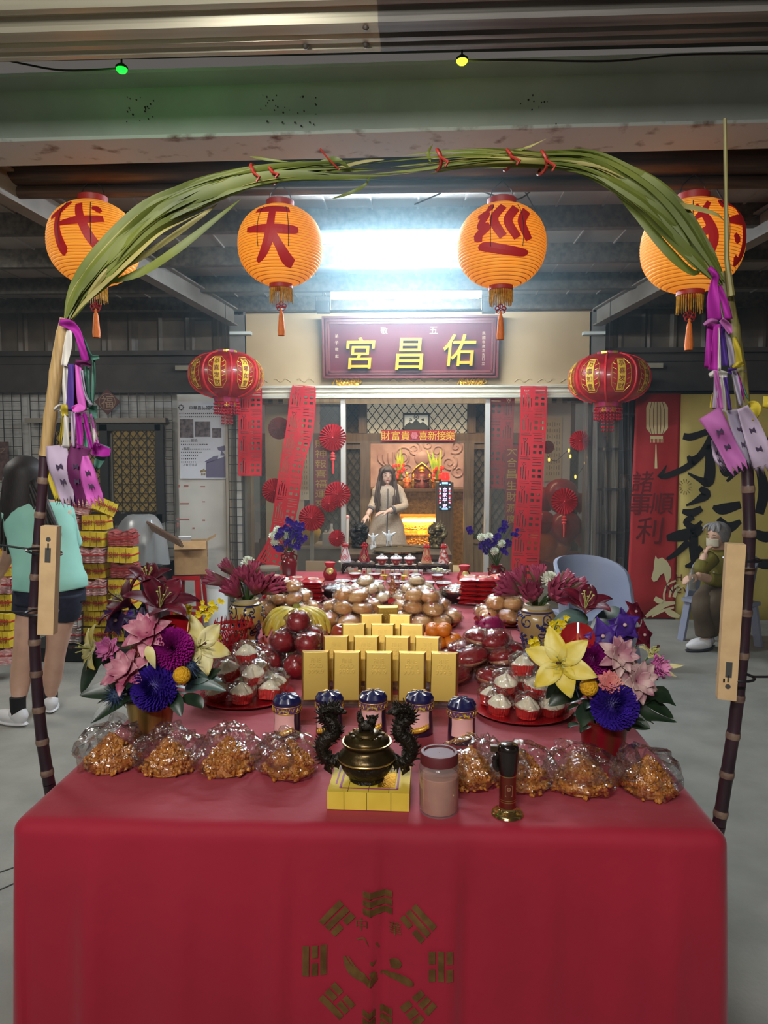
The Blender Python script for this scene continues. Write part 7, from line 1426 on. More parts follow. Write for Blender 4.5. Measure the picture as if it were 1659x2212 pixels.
# things on the counter behind the glass on the slanting-banner side
mb = MB(); x0, x1 = at(645, 1180, 8.0).x, at(738, 1180, 8.0).x; zt_ = at(690, 1182, 8.0).z; t = thing('counter', 'grey counter behind the glass below the gold lettered couplet', 'counter', ((x0+x1)/2, 8.15, 0)); mb.box((0, 0, zt_/2), (x1-x0, .5, zt_)); part('body', mb, mat('counter_grey', (120, 108, 98), .6), t, 0); mb = MB(); mb.box((0, 0, zt_+.012), (x1-x0+.04, .55, .024)); part('top', mb, mat('counter_top', (170, 158, 140), .5), t, 0); CZ = zt_+.025
def onc_(px, Y=8.05): return V((at(px, 1180, Y).x, Y, CZ))
mb = MB(); mb.ball((0, 0, .11), (.16, .1, .12), 16, 10, nz=.35, ns=2.5, seed=2); o = solo('yellow_bag', mb, mat('yellow_cloth', (206, 176, 60), .6, c2=(180, 150, 40), scale=6), 'slumped yellow bag on the counter behind the glass', 'bag', onc_(662), smooth=2.)
for px, c, h, lb in ((704, (186, 150, 100), .17, 'tan bottle on the counter behind the dull red fan'), (716, (216, 210, 200), .24, 'pale tall bottle on the counter beside the door post'), (727, (170, 176, 90), .14, 'yellow-green bottle on the counter beside the door post')):
    t = thing('bottle', lb, 'bottle', onc_(px, 8.0), group='bottles on the counter'); mb = MB(); mb.lathe([(.001, 0), (.035, 0), (.036, h*.6), (.016, h*.78), (.016, h*.9)], 16); part('body', mb, mat('bottle_%d' % px, c, .3, coat=.3), t); mb = MB(); mb.cyl((0, 0, h*.88), (0, 0, h), .017, n=12); part('cap', mb, porc, t)
t = thing('tumbler', 'white tumbler with a pink lid beside the black dragon statue', 'cup', (at(742, 1150, 7.9).x+.02, 7.9, CZ+.01)); mb = MB(); h = at(742, 1113, 7.9).z-CZ-.01; mb.lathe([(.001, 0), (.035, 0), (.045, h*.9)], 20); mb.lathe([(.045, h*.9), (.001, h*.9)], 20); part('cup', mb, mat('tumbler_white', (222, 206, 190), .5), t); mb = MB(); mb.lathe([(.047, h*.9), (.047, h*.97), (.03, h), (.001, h)], 20); part('lid', mb, mat('pink_lid', (220, 150, 150), .5), t)
mb = MB(); mb.box((0, 0, .005), (.001, .001, .001)); p0 = at(712, 1156, 7.95); mb = MB(); mb.box((p0.x, 7.95, CZ+.07), (.15, .1, .14)); solo('tissue_box', mb, mat('grey_carton', (176, 168, 160), .6), 'pale grey carton on the counter beside the small red fan', 'box', smooth=0)
t = thing('wooden_chair', 'tan wooden chair back in front of the counter', 'chair', (at(695, 1230, 7.3).x, 7.0, 0)); mb = MB(); z_ = at(695, 1212, 7.0).z; mb.box((0, 0, z_-.10), (.24, .025, .2)); part('backrest', mb, mat('tan_wood', (150, 124, 94), .5), t, 0)
for s in (-1, 1):
    mb = MB(); mb.box((s*.1, 0, (z_-.2)/2), (.03, .03, z_-.2)); part('leg', mb, mat('tan_wood'), t, 0)
# balloons behind the other pane
random.seed(12)
for px, py, r, c, lb in ((1212, 1070, 36, 'r', 'big dark red balloon behind the tasselled fan'), (1178, 1078, 26, 'r', 'red balloon peeping past the straight red banner'), (1252, 1085, 20, 'r', 'narrow red balloon at the pane edge beside the tasselled fan'), (1175, 1128, 24, 'r', 'red balloon below the one peeping past the banner'), (1222, 1138, 34, 'r', 'big red balloon below the tasselled fan'), (1210, 1180, 23, 'o', 'bright orange balloon below the fan tassel'), (1172, 1176, 32, 'o', 'large dull orange balloon next to the straight red banner'), (1196, 1212, 20, 'o', 'small orange balloon below the bright orange one'), (1264, 1160, 24, 'p', 'dull pink balloon beside the plastic curtain'), (1170, 1236, 26, 'r', 'red balloon near the floor by the straight red banner'), (1236, 1215, 26, 'p', 'dull pink balloon above the blue chair back')):
    Y = 8.15+RN(-.25, .15); p = at(px, py, Y); k = sz(r, Y); t = thing('balloon', lb, 'balloon', p, group='red and orange balloons'); m = {'r': mat('balloon_red', (176, 30, 36), .3, transl=.3, coat=.3), 'o': mat('balloon_orange', (224, 120, 44), .3, transl=.3, coat=.3), 'p': mat('balloon_pink', (190, 90, 80), .3, transl=.3, coat=.3)}[c]; mb = MB(); mb.lathe(smooth_path([(.001, -1.12), (.1, -1.1), (.5, -.9), (.92, -.3), (1, .15), (.8, .66), (.4, .93), (.001, 1)], 3), 22); mb.v = [tuple(V(v)*k) for v in mb.v]; part('skin', mb, m, t, 2.); mb = MB(); mb.lathe([(.012, 0), (.004, .012), (.001, .012)], 8, (0, 0, -k*1.12-.012)); part('knot', mb, m, t)
# white pinned notices behind the panes
for px0, px1, py0, py1, Y, lb in ((632, 668, 960, 1080, 8.71, 'pale paper notice with faint lines behind the slanting banner'), (1178, 1212, 900, 1040, 8.71, 'white paper sheet on the room wall behind the balloons')):
    a, b = at(px0, py0, Y), at(px1, py1, Y); t = thing('paper_notice', lb, 'notice', ((a.x+b.x)/2, Y, (a.z+b.z)/2), group='pinned paper notices'); mb = MB(); mb.box((0, 0, 0), (b.x-a.x, .004, a.z-b.z)); part('sheet', mb, mat('notice_paper', (206, 196, 176), .7), t, 0); mb = MB()
    for c in range(6):
        for k in range(9): mb.box(((c-2.5)*(b.x-a.x)/7, -.003, (4-k)*(a.z-b.z)/10.5), (.010, .001, (a.z-b.z)/10.5*RN(.3, .8)))
    part('faint_writing', mb, mat('faint_ink', (150, 140, 124), .7), t, 0)
# yellow door awning light glints: string of tiny lamps on the second pane
for k, (px, py) in enumerate(((1186, 993), (1229, 973), (1232, 986), (1264, 1000), (1243, 1030))):
    p = at(px, py, 7.72); mb = MB(); mb.ball((0, 0, 0), (.012, .012, .022), 8, 6); solo('fairy_lamp', mb, mat('fairy_lamp', (255, 214, 130), .4, em=3, emc=(255, 200, 90)), 'tiny warm fairy lamp behind the pane, %s along the string' % ['first from the red banner', 'second', 'third', 'nearest the plastic curtain', 'lowest'][k], 'lamp', p, group='fairy lamps behind the pane')
mb = MB(); mb.tube(smooth_path([tuple(at(x, y, 7.74)) for x, y in ((1182, 985), (1200, 996), (1229, 974), (1245, 1000), (1243, 1030), (1264, 1000), (1276, 960))], 5), .003, 5); solo('lamp_string', mb, wire, 'thin wire of the fairy lamps behind the pane', 'wire')
# plastic strip curtain and dark shelves beyond the door front
cx0, cx1 = at(1262, 1000, 7.5).x, at(1372, 1000, 7.5).x; z0, z1 = .12, at(1310, 842, 7.5).z; mb = MB()
mb.grid(lambda u, v: V((cx0+(cx1-cx0)*u+.02*sin(v*5), 7.5+.03*sin(u*38+v*2)+.015*sin(u*71), z0+(z1-z0)*v)), 70, 12); mb.v = [tuple(v) for v in mb.v]
solo('plastic_curtain', mb, clear('clear_pvc', (226, 224, 220), .10, .8, .08, .45, veil=.04), 'clear plastic curtain with glinting folds beside the door front', 'curtain', smooth=2.)
t = thing('dark_shelf', 'dark shelf unit behind the clear plastic curtain', 'shelf', ((cx0+cx1)/2+.1, 7.75, 0)); w = cx1-cx0; shm = mat('shelf_dark', (50, 42, 40), .6)
for s in (-1, 1): mb = MB(); mb.box((s*w/2, 0, 1.05), (.03, .36, 2.1)); part('side_panel', mb, shm, t, 0)
for z in (.35, .85, 1.3, 1.72, 2.08): mb = MB(); mb.box((0, 0, z), (w-.03, .36, .025)); part('shelf_board', mb, shm, t, 0)
for x, z, h, c, lb in ((-.1, .863, .26, (150, 146, 138), 'pale slim vase on the dark shelf behind the plastic curtain'), (.12, 1.313, .14, (120, 100, 80), 'brown box-shaped tin on the dark shelf'), (-.12, 1.733, .12, (92, 86, 90), 'grey tin on the upper dark shelf'), (.1, .363, .2, (80, 60, 50), 'brown jar on the lowest dark shelf')):
    mb = MB(); mb.lathe(smooth_path([(.001, 0), (.05, 0), (.055, h*.3), (.035, h*.75), (.05, h), (.03, h*.98), (.001, h*.9)], 3), 18); solo('shelf_jar', mb, mat('shelf_jar_%d' % c[0], c, .5), lb, 'jar', (t.location.x+x, 7.72, z), group='jars on the dark shelf')

# ================================================================= NEW YEAR BANNER
BY = 7.3; banr = mat('banner_cloth_red', (170, 36, 38), .7, c2=(158, 30, 34), scale=3, bump=.1, bscale=8); banc = mat('banner_cloth_cream', (200, 182, 104), .7, c2=(190, 170, 92), scale=3, bump=.1, bscale=8); inkb = mat('brush_ink', (22, 20, 22), .6); inkr = mat('print_dark_red', (96, 20, 24), .7); prc = mat('print_cream', (214, 196, 146), .7); hor = mat('horse_print', (206, 196, 150), .7)
bp = lambda x, y, z=0: at(x, y, BY-.008)
t = thing('new_year_banner', 'red and cream new year banner with brush characters and a pale horse', 'banner', (0, 0, 0)); 
def sheet(x0t, x1t, x0b, x1b, y0, y1, m, nm):
    mb = MB(); mb.grid(lambda u, v: at((x0t+(x1t-x0t)*u)*(1-v)+(x0b+(x1b-x0b)*u)*v, y0+(y1-y0)*v, BY+.006*sin(u*9+v*2)), 14, 10); o = part(nm, mb, m, t, 2.); o.modifiers.new('thick', 'SOLIDIFY').thickness = .002
sheet(1374, 1471, 1352, 1458, 850, 1336, banr, 'red_cloth'); sheet(1471, 1830, 1458, 1840, 852, 1342, banc, 'cream_cloth')
mb = MB()
for (ch, x, y, h) in (('諸', 1389, 1040, 46), ('事', 1384, 1088, 50), ('順', 1430, 1088, 46), ('利', 1404, 1146, 58)): text(mb, ch, lambda a, b, c: bp(x+a, y-b), h=h, off=.006, shear=.12)
part('brush_lettering', mb, inkr, t, 0); mb = MB()
rr = [(1396+(46 if k else 0), 0) for k in (0, 1)]; mb.add([bp(*q) for q in ((1402, 868), (1436, 868), (1443, 880), (1443, 925), (1432, 938), (1406, 938), (1396, 925), (1396, 880))], [tuple(range(8))]); mb.add([bp(*q) for q in ((1405, 941), (1432, 941), (1432, 948), (1405, 948))], [(0, 1, 2, 3)]); mb.add([bp(*q) for q in ((1416, 960), (1418, 960), (1420, 1012), (1414, 1012))], [(0, 1, 2, 3)])
for k in range(10): x = 1405+k*2.9; mb.add([bp(x, 948), bp(x+1.2, 948), bp(x+1.2, 956), bp(x, 956)], [(0, 1, 2, 3)])
part('lantern_print', mb, prc, t, 0); mb = MB()
for k in range(1, 6): x = 1396+47*k/6; brush(mb, [(x+(x-1419.5)*(-.28), 868, .6), (x, 885, .6), (x, 922, .6), (x+(x-1419.5)*(-.25), 938, .6)], lambda a, b, c: at(a, b, BY-.012))
part('lantern_print_lines', mb, inkr, t, 0); mb = MB()
def st(*pts): brush(mb, smooth_path(pts, 5), lambda a, b, c: bp(a, b))
for s_ in (((1476, 942, 7), (1492, 944, 8), (1520, 935, 7), (1545, 925, 9)), ((1545, 928, 9), (1520, 975, 8), (1485, 1008, 7), (1440, 1028, 6), (1424, 1030, 2)), ((1440, 1005, 1), (1432, 1020, 4), (1424, 1032, 6)), ((1528, 960, 6), (1534, 1000, 11), (1530, 1040, 12), (1512, 1036, 6), (1486, 1022, 2)), ((1486, 985, 3), (1496, 996, 10), (1510, 984, 5)), ((1556, 1005, 4), (1568, 1020, 10), (1580, 1018, 5)),
    ((1512, 1054, 5), (1525, 1068, 11), (1500, 1084, 5), (1482, 1092, 2)), ((1474, 1104, 5), (1495, 1108, 9), (1516, 1098, 6)), ((1498, 1116, 6), (1482, 1128, 7), (1500, 1140, 7), (1516, 1126, 3)), ((1440, 1162, 6), (1465, 1158, 12), (1500, 1150, 12), (1518, 1140, 5)), ((1500, 1140, 8), (1498, 1180, 10), (1500, 1215, 9), (1480, 1224, 3)), ((1488, 1170, 8), (1460, 1196, 6), (1440, 1208, 3)), ((1508, 1180, 4), (1520, 1200, 9), (1526, 1206, 3)),
    ((1540, 1095, 4), (1560, 1100, 12), (1600, 1090, 8)), ((1552, 1120, 6), (1572, 1140, 12), (1600, 1126, 5)), ((1570, 1040, 3), (1600, 1010, 6), (1620, 990, 3)), ((1640, 1010, 8), (1650, 1060, 12), (1640, 1110, 10)), ((1628, 1150, 8), (1655, 1160, 12), (1690, 1150, 8)), ((1620, 1200, 6), (1650, 1220, 10), (1700, 1210, 10)), ((1660, 940, 10), (1700, 960, 12), (1720, 1000, 8))): st(*s_)
part('big_brush_strokes', mb, inkb, t, 0); mb = MB(); mb.add([bp(*q) for q in ((1416, 1200), (1421, 1208), (1430, 1204), (1441, 1212), (1450, 1228), (1450, 1246), (1441, 1262), (1437, 1250), (1434, 1238), (1426, 1243), (1420, 1254), (1412, 1257), (1407, 1249), (1412, 1230), (1413, 1214))], [tuple(range(15))])
for s_ in (((1460, 1254, 2), (1442, 1264, 2), (1434, 1284, 2), (1436, 1300, 2)), ((1468, 1262, 2), (1452, 1272, 3), (1446, 1290, 2)), ((1414, 1292, 5), (1424, 1298, 6), (1436, 1300, 3)), ((1390, 1336, 2), (1412, 1320, 6), (1436, 1306, 6), (1458, 1302, 3)), ((1408, 1332, 2), (1430, 1320, 3), (1456, 1312, 2)), ((1440, 1318, 5), (1452, 1326, 7), (1468, 1332, 3)), ((1456, 1290, 4), (1462, 1276, 3), (1474, 1268, 1))): st(*s_)
part('horse_print', mb, hor, t, 0); mb = MB()
for k in range(14): a_ = 2*pi*k/14; brush(mb, [(1480+8*cos(a_), 1052+9*sin(a_), .7), (1480+15*cos(a_), 1052+17*sin(a_), .9)], lambda a, b, c: bp(a, b))
part('firework_print', mb, mat('print_olive', (120, 106, 60), .7), t, 0); mb = MB()
for s_, x, y in (('Happy', 1490, 1250), ('New Year', 1502, 1272)): text(mb, s_, lambda a, b, c: bp(x+a, y-b), h=19, spacing=1.15)
part('printed_words', mb, inkr, t, 0)

# ================================================================= WALL WITH RACKS, WINDOW, POSTER
blk = mat('rack_black', (34, 30, 30), .5); WY = 7.9
def rack(x0, x1, y0, y1, Y, lb, st_=.10):
    a, b = at(x0, y0, Y), at(x1, y1, Y); mb = MB(); nx = max(1, round((b.x-a.x)/st_)); nz_ = round((a.z-b.z)/st_)
    for k in range(nx+1): x = a.x+(b.x-a.x)*k/nx; mb.bar((x, Y, a.z), (x, Y, b.z), .007)
    for k in range(nz_+1): z = a.z+(b.z-a.z)*k/nz_; mb.bar((a.x, Y-.006, z), (b.x, Y-.006, z), .006)
    solo('wire_grid_panel', mb, blk, lb, 'wire grid', smooth=0, group='black wire grid panels on the wall')
rack(-130, 60, 848, 1290, 7.82, 'black wire grid panel on the wall behind the person in the mint shirt'); rack(64, 236, 848, 1000, 7.82, 'black wire grid panel over the dark window'); rack(240, 380, 848, 1300, 7.80, 'black wire grid panel between the window and the notice poster'); rack(492, 530, 890, 1300, 7.55, 'narrow black wire grid panel between the poster and door front', .09)
a, b = at(60, 905, 7.84), at(362, 905, 7.84); mb = MB(); mb.box(((a.x+b.x)/2, 7.82, a.z-.02), (b.x-a.x, .10, .05)); struct('trim_window_head', mb, mat('pale_lintel', (140, 132, 120), .7))
a, b = at(112, 918, 7.80), at(352, 1128, 7.80); t = thing('lattice_window', 'dark framed lattice window with a tan screen behind the paper streamers', 'window', (0, 0, 0)); mb = MB()
for x in (112, 226, 346): mb.box((at(x, 1000, 7.8).x, 7.80, (a.z+b.z)/2), (.09, .05, a.z-b.z))
mb.box(((a.x+b.x)/2, 7.8, a.z-.03), (b.x-a.x, .05, .07)); mb.box(((a.x+b.x)/2, 7.8, b.z+.04), (b.x-a.x, .05, .10)); part('frame', mb, blk, t, 0)
for x0, x1, nm in ((120, 218, 'pane'), (242, 338, 'pane')):
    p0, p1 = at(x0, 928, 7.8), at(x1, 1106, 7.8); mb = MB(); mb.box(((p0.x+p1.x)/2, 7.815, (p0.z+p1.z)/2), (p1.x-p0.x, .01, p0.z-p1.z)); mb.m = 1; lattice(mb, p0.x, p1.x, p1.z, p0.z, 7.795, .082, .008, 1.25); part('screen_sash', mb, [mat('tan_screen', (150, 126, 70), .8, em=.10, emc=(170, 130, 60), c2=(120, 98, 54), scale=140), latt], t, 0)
p = at(232, 868, 7.76); t = thing('fortune_card', 'dark diamond card with the character 福 above the lattice window', 'card', p); mb = MB(); mb.box((0, 0, 0), (.20, .008, .20), rot=(0, R(45), 0)); part('card', mb, mat('card_brown', (84, 50, 46), .6), t, 0); mb = MB(); text(mb, '福', lambda x, y, z: V((x, -.006, y)), h=.13); mb.lathe([(.085, 0), (.09, 0), (.09, .002), (.085, .002)], 24, (0, -.005, 0), axis=(0, -1, 0)); part('gold_lettering', mb, mat('old_gold_ink', (150, 124, 100), .5), t, 0)
p = at(8, 996, 7.76); t = thing('wall_picture', 'dark picture on the wire grid behind the person in the mint shirt', 'picture', p); mb = MB(); mb.box((0, 0, 0), (.12, .01, .42)); part('sheet', mb, mat('dark_print', (60, 44, 42), .6, c2=(110, 84, 80), scale=18), t, 0); mb = MB(); text(mb, '之', lambda x, y, z: V((x, -.007, .12+y)), h=.07); part('lettering', mb, mat('old_gold_ink'), t, 0)
a, b = at(382, 852, 7.72), at(491, 1312, 7.72); mb = MB(); mb.box(((a.x+b.x)/2, 7.74, (a.z+b.z)/2), (b.x-a.x, .03, a.z-b.z)); mb.m = 1
for x, y, w, h in ((402, 1050, .05, .02), (438, 1051, .05, .012), (398, 1088, .10, .016), (440, 1084, .03, .012), (395, 1122, .14, .014), (440, 1124, .03, .016), (418, 1141, .025, .016), (386, 1050, .02, .03), (384, 1134, .02, .05)): p = at(x, y, 7.72); mb.box((p.x, 7.7235, p.z), (w, .003, h))
tag(part('wall_board', mb, [mat('white_board', (200, 196, 186), .6, c2=(186, 182, 172), scale=3), mat('scuff_red', (158, 100, 92), .8)], None, 0), 'white wall board with reddish scuffs under the notice poster', 'wall board')
a, b = at(386, 867, 7.70), at(490, 1034, 7.70); w, h = b.x-a.x, a.z-b.z; t = thing('notice_poster', 'pale printed notice poster with photos and a temple roof behind the red lantern', 'poster', ((a.x+b.x)/2, 7.70, (a.z+b.z)/2)); mb = MB(); mb.box((0, 0, 0), (w, .005, h)); part('sheet', mb, mat('poster_paper', (196, 198, 204), .5), t, 0)
pk_ = lambda x, y: (sz(x-438, 7.70), -sz(y-950.5, 7.70)); pin = mat('poster_ink', (44, 44, 48), .6); mb = MB()
def pt(s, x, y, hh, **k): q = pk_(x, y); text(mb, s, lambda a_, b_, c: V((q[0]+a_, -.0035, q[1]+b_)), h=sz(hh, 7.7), **k)
pt('中華昌德福新', 437, 881, 9, off=.02)
for k in range(8): c_ = pk_(392+5*cos(k*.785), 880+5*sin(k*.785)); mb.lathe([(.001, 0), (.008, .001)], 8, (c_[0], -.0036, c_[1]), axis=(0, -1, 0))
for y, x0, n in ((893, 388, 22), (900, 388, 22), (953, 390, 9), (960, 390, 14), (970, 392, 15), (977, 390, 11), (984, 390, 9), (991, 390, 8), (998, 390, 8)):
    for k in range(n): q = pk_(x0+k*4.3+1, y); mb.box((q[0], -.0034, q[1]), (.011*RN(.7, 1.1), .0012, .013*RN(.7, 1.1)))
pt('入會可追求', 409, 1004, 6); pt('服務', 419, 951, 7); pt('教育', 402, 969, 7); part('printed_text', mb, pin, t, 0); mb = MB()
for x, y, ww, hh in ((403, 925, 30, 40), (438, 927, 34, 33), (469, 935, 20, 20)): q = pk_(x, y); mb.box((q[0], -.0034, q[1]), (sz(ww, 7.7), .0015, sz(hh, 7.7)))
part('photo_prints', mb, mat('photo_print', (120, 108, 110), .5, c2=(66, 56, 60), scale=22), t, 0); mb = MB()
for pts in ([(441, 997), (462, 985), (472, 984), (470, 992), (448, 1000)], [(470, 966), (486, 962), (489, 972), (480, 975), (488, 984), (476, 984), (478, 974), (471, 972)], [(444, 1000), (474, 990), (490, 984), (490, 1032), (444, 1032)]): mb.add([V((pk_(*q)[0], -.0036, pk_(*q)[1])) for q in pts], [tuple(range(len(pts)))])
part('temple_roof_print', mb, mat('roof_print', (104, 98, 122), .6), t, 0); mb = MB(); pt('會員招募', 462, 1020, 15, shear=.1, off=.01); part('gold_lettering', mb, mat('print_gold', (130, 104, 40), .6), t, 0)
# ================================================================= PEOPLE
skin = mat('skin', (216, 174, 150), .55, c2=(204, 160, 136), scale=12, sss=.05); hairb = mat('hair_black', (24, 20, 20), .6, c2=(44, 36, 34), scale=60, stretch=(6, 6, .4)); hairg = mat('hair_grey', (150, 146, 144), .5, c2=(112, 108, 110), scale=60, stretch=(6, 6, .5)); hairn = mat('hair_brown', (58, 42, 32), .6, c2=(84, 60, 46), scale=60, stretch=(6, 6, .4))
lipm = mat('lips', (160, 80, 76), .5); eyew = mat('eye_white', (220, 216, 210), .3); eyed = mat('eye_dark', (24, 18, 16), .2)
def fused(o, vox):
    r = o.modifiers.new('fuse', 'REMESH'); r.mode = 'VOXEL'; r.voxel_size = vox; r.use_smooth_shade = True; s = o.modifiers.new('soft', 'SMOOTH'); s.iterations = 4; s.factor = .5; return o
def limb(mb, pts, rad, n=12, sq=1.): q = smooth_path([tuple(p)+(r,) for p, r in zip(pts, rad)], 5); mb.tube([x[:3] for x in q], [x[3] for x in q], n, True, sq)
def oval(mb, rings, n=24):
    """closed body of elliptical rings: (centre, half width, half depth, side direction)"""
    vs = []
    for c, a, b, s in rings:
        s = V(s).normalized(); f = s.cross(V((0, 0, 1))).normalized(); vs += [V(c)+s*(a*cos(2*pi*j/n))+f*(b*sin(2*pi*j/n)) for j in range(n)]
    k = len(rings); mb.add(vs, [(i*n+j, i*n+(j+1) % n, (i+1)*n+(j+1) % n, (i+1)*n+j) for i in range(k-1) for j in range(n)]+[tuple(range(n-1, -1, -1)), tuple(range((k-1)*n, k*n))])
def ovs(rings, k=4): return [(q[:3], q[3], q[4], q[5:8]) for q in smooth_path([tuple(c)+(a, b)+tuple(s) for c, a, b, s in rings], k)]
def head(mb, c, f, h):
    """skull, jaw, nose, ears on the body; h = head height, f = facing direction"""
    c = V(c); f = V(f).normalized(); s = f.cross(V((0, 0, 1))).normalized(); yaw = atan2(f.y, f.x)
    mb.ball(c+V((0, 0, h*.10)), (h*.40, h*.33, h*.38), 18, 12, rot=(0, 0, yaw)); mb.ball(c+f*h*.07-V((0, 0, h*.16)), (h*.30, h*.26, h*.30), 16, 10, rot=(0, 0, yaw)); mb.ball(c+f*h*.24-V((0, 0, h*.36)), (h*.11, h*.12, h*.09), 10, 8, rot=(0, 0, yaw))
    mb.tube([c+f*h*.36+V((0, 0, h*.06)), c+f*h*.43-V((0, 0, h*.08)), c+f*h*.38-V((0, 0, h*.12))], [h*.035, h*.055, h*.05], 8)
    for q in (-1, 1): mb.ball(c+s*q*h*.33-f*h*.03-V((0, 0, h*.04)), (h*.06, h*.03, h*.10), 8, 6, rot=(0, 0, yaw))
def face(t, c, f, h, mouth=True):
    c = V(c); f = V(f).normalized(); s = f.cross(V((0, 0, 1))).normalized()
    for q in (-1, 1):
        e = c+f*h*.345+s*q*h*.14+V((0, 0, h*.02)); mb = MB(); mb.ball(e, (h*.045, h*.04, h*.018), 8, 6); part('eye', mb, eyew, t); mb = MB(); mb.ball(e+f*h*.030, (h*.019, h*.019, h*.019), 8, 6); part('iris', mb, eyed, t)
        mb = MB(); mb.tube([e+V((0, 0, h*.085))-s*h*.08+f*h*.02, e+V((0, 0, h*.105))+f*h*.05, e+V((0, 0, h*.085))+s*h*.08+f*h*.02], h*.012, 5); part('eyebrow', mb, hairn, t)
    if mouth: mb = MB(); m = c+f*h*.375-V((0, 0, h*.245)); mb.tube([m-s*h*.10-f*h*.03, m+V((0, 0, h*.012)), m+s*h*.10-f*h*.03], [h*.012, h*.035, h*.012], 6); part('mouth', mb, lipm, t)
def hand(mb, w, d, up, L, curl=.5):
    """palm and five separate bent fingers from wrist w along d, back of the hand towards up"""
    w = V(w); d = V(d).normalized(); up = (V(up)-d*V(up).dot(d)).normalized(); s = d.cross(up); mb.tube([w-d*L*.1, w+d*L*.12, w+d*L*.5], [L*.13, L*.16, L*.2], 10, True, .5)
    for k, (o, ln) in enumerate(((-.165, .40), (-.055, .47), (.055, .45), (.165, .36))):
        b = w+d*L*.46+s*L*o; q = [b]; a = .15*curl
        for seg in (.42, .32, .26): a += curl*.6; q.append(q[-1]+(d*cos(a)-up*sin(a))*L*ln*seg*1.1)
        mb.tube(q, [L*.052, L*.05, L*.045, L*.036], 7)
    b = w+d*L*.14-s*L*.16; mb.tube([b, b+(d*.6-s*.6-up*.2).normalized()*L*.22, b+(d*.9-s*.35-up*.4).normalized()*L*.40], [L*.07, L*.06, L*.042], 7)
def wrinkle(mb, amp, sc): mb.v = [tuple(V(v)+NZ.noise_vector(V((v[0]*sc, v[1]*sc, v[2]*sc*1.7)))*amp) for v in mb.v]
def hair(t, rings_, m, seedn, strands, nm='hair'):
    mb = MB(); oval(mb, ovs(rings_)); random.seed(seedn)
    for a, b, c, r in strands: mb.tube(smooth_path([tuple(a), tuple(b), tuple(c)], 4), [r*(1-.7*k/8) for k in range(9)], 10, True, .7)
    return part(nm, mb, m, t, 2.)
# -- woman standing in the doorway
Y = 8.3; J = lambda px, py, dy=0.: at(px, py, Y+dy); t = thing('person', 'woman in a tan belted dress with long dark hair standing in the doorway', 'person', (0, 0, 0)); hh = .205; hc = J(836, 1027); fd = V((.18, -1, -.05)); sd = V((1, .12, 0))
mb = MB(); head(mb, hc, fd, hh); limb(mb, [J(835, 1035, .02), J(837, 1052, .03)], [.048, .055]); oval(mb, ovs([(J(838, 1050, .03), .10, .07, sd), (J(838, 1060, .03), .175, .10, sd), (J(837, 1084, .03), .145, .10, sd), (J(836, 1104, .03), .12, .09, sd), (J(834, 1130, .03), .16, .11, sd)]))
LA = [J(818, 1056, .03), J(809, 1082, -.02), J(801, 1100, -.14), J(794, 1112, -.2)]; RA = [J(858, 1056, .03), J(871, 1080, .0), J(872, 1094, -.06), J(848, 1101, -.2), J(838, 1105, -.24)]
limb(mb, LA, [.05, .042, .034, .026]); hand(mb, LA[-1], LA[-1]-LA[-2]+V((-.02, 0, -.02)), (-.4, -.3, .9), .17, .35); limb(mb, RA, [.05, .044, .042, .034, .026]); hand(mb, RA[-1], V((-1, -.25, -.12)), (0, -.3, 1), .17, .4)
for x in (824, 848): limb(mb, [J(x, 1120, .03), J(x, 1200, .03), J(x, 1262, .02)], [.085, .055, .04]); mb.ball(V((J(x, 1260).x, Y-.05, .04)), (.045, .11, .04), 10, 6)
fused(part('body', mb, skin, t, 2.), .008); face(t, hc, fd, hh)
dress = mat('dress_tan', (178, 156, 132), .75, c2=(160, 138, 116), scale=70); dkb = mat('dress_trim', (92, 84, 84), .7); mb = MB(); oval(mb, ovs([(J(838, 1049, .03), .085, .075, sd), (J(838, 1056, .03), .175, .11, sd), (J(837, 1072, .03), .18, .125, sd), (J(836, 1090, .03), .145, .11, sd), (J(836, 1103, .03), .125, .10, sd), (J(835, 1114, .03), .16, .12, sd), (J(834, 1150, .03), .22, .16, sd), (J(832, 1200, .03), .27, .19, sd), (J(832, 1235, .03), .28, .20, sd)])); wrinkle(mb, .008, 8); o = part('dress', mb, dress, t, 2.)
for A in (LA[:3], RA[:4]): mb = MB(); limb(mb, [A[0].lerp(J(838, 1060, .03), .45)+V((0, 0, .012))]+A, [.042, .056, .048, .044, .042][:len(A)+1]); wrinkle(mb, .008, 12); part('sleeve', mb, dress, t, 2.); mb = MB(); e = A[-1]; d = (A[-1]-A[-2]).normalized(); mb.tube([e-d*.01, e+d*.022], [.046, .044], 16); part('cuff', mb, dkb, t)
mb = MB(); oval(mb, [(J(836, 1106, .03), .135, .11, sd), (J(836, 1101, .03), .135, .11, sd)]); part('belt', mb, dkb, t); mb = MB(); mb.tube([J(838, 1056, -.085), J(838, 1080, -.105), J(837, 1100, -.08), J(836, 1150, -.14), J(835, 1215, -.17)], .008, 5); part('front_placket', mb, dkb, t)
st_ = [(hc+sd*q*hh*.36+V((0, 0, hh*.2)), hc+sd*q*(.075+.012*k)+V((0, -.055-.012*(k % 2), -.18)), hc+sd*q*(.07+.02*k)+V((0, -.135+.012*k, -.34-.05*(k % 3))), .027) for q in (-1, 1) for k in range(5)]+[(hc+sd*(q*.004+.012)+V((0, -.03, hh*.52)), hc+sd*q*hh*.30+V((0, -.072, hh*.26)), hc+sd*q*hh*.42+V((0, -.05, -hh*.3)), .026+.006*k) for q in (-1, 1) for k in (0, 1)]
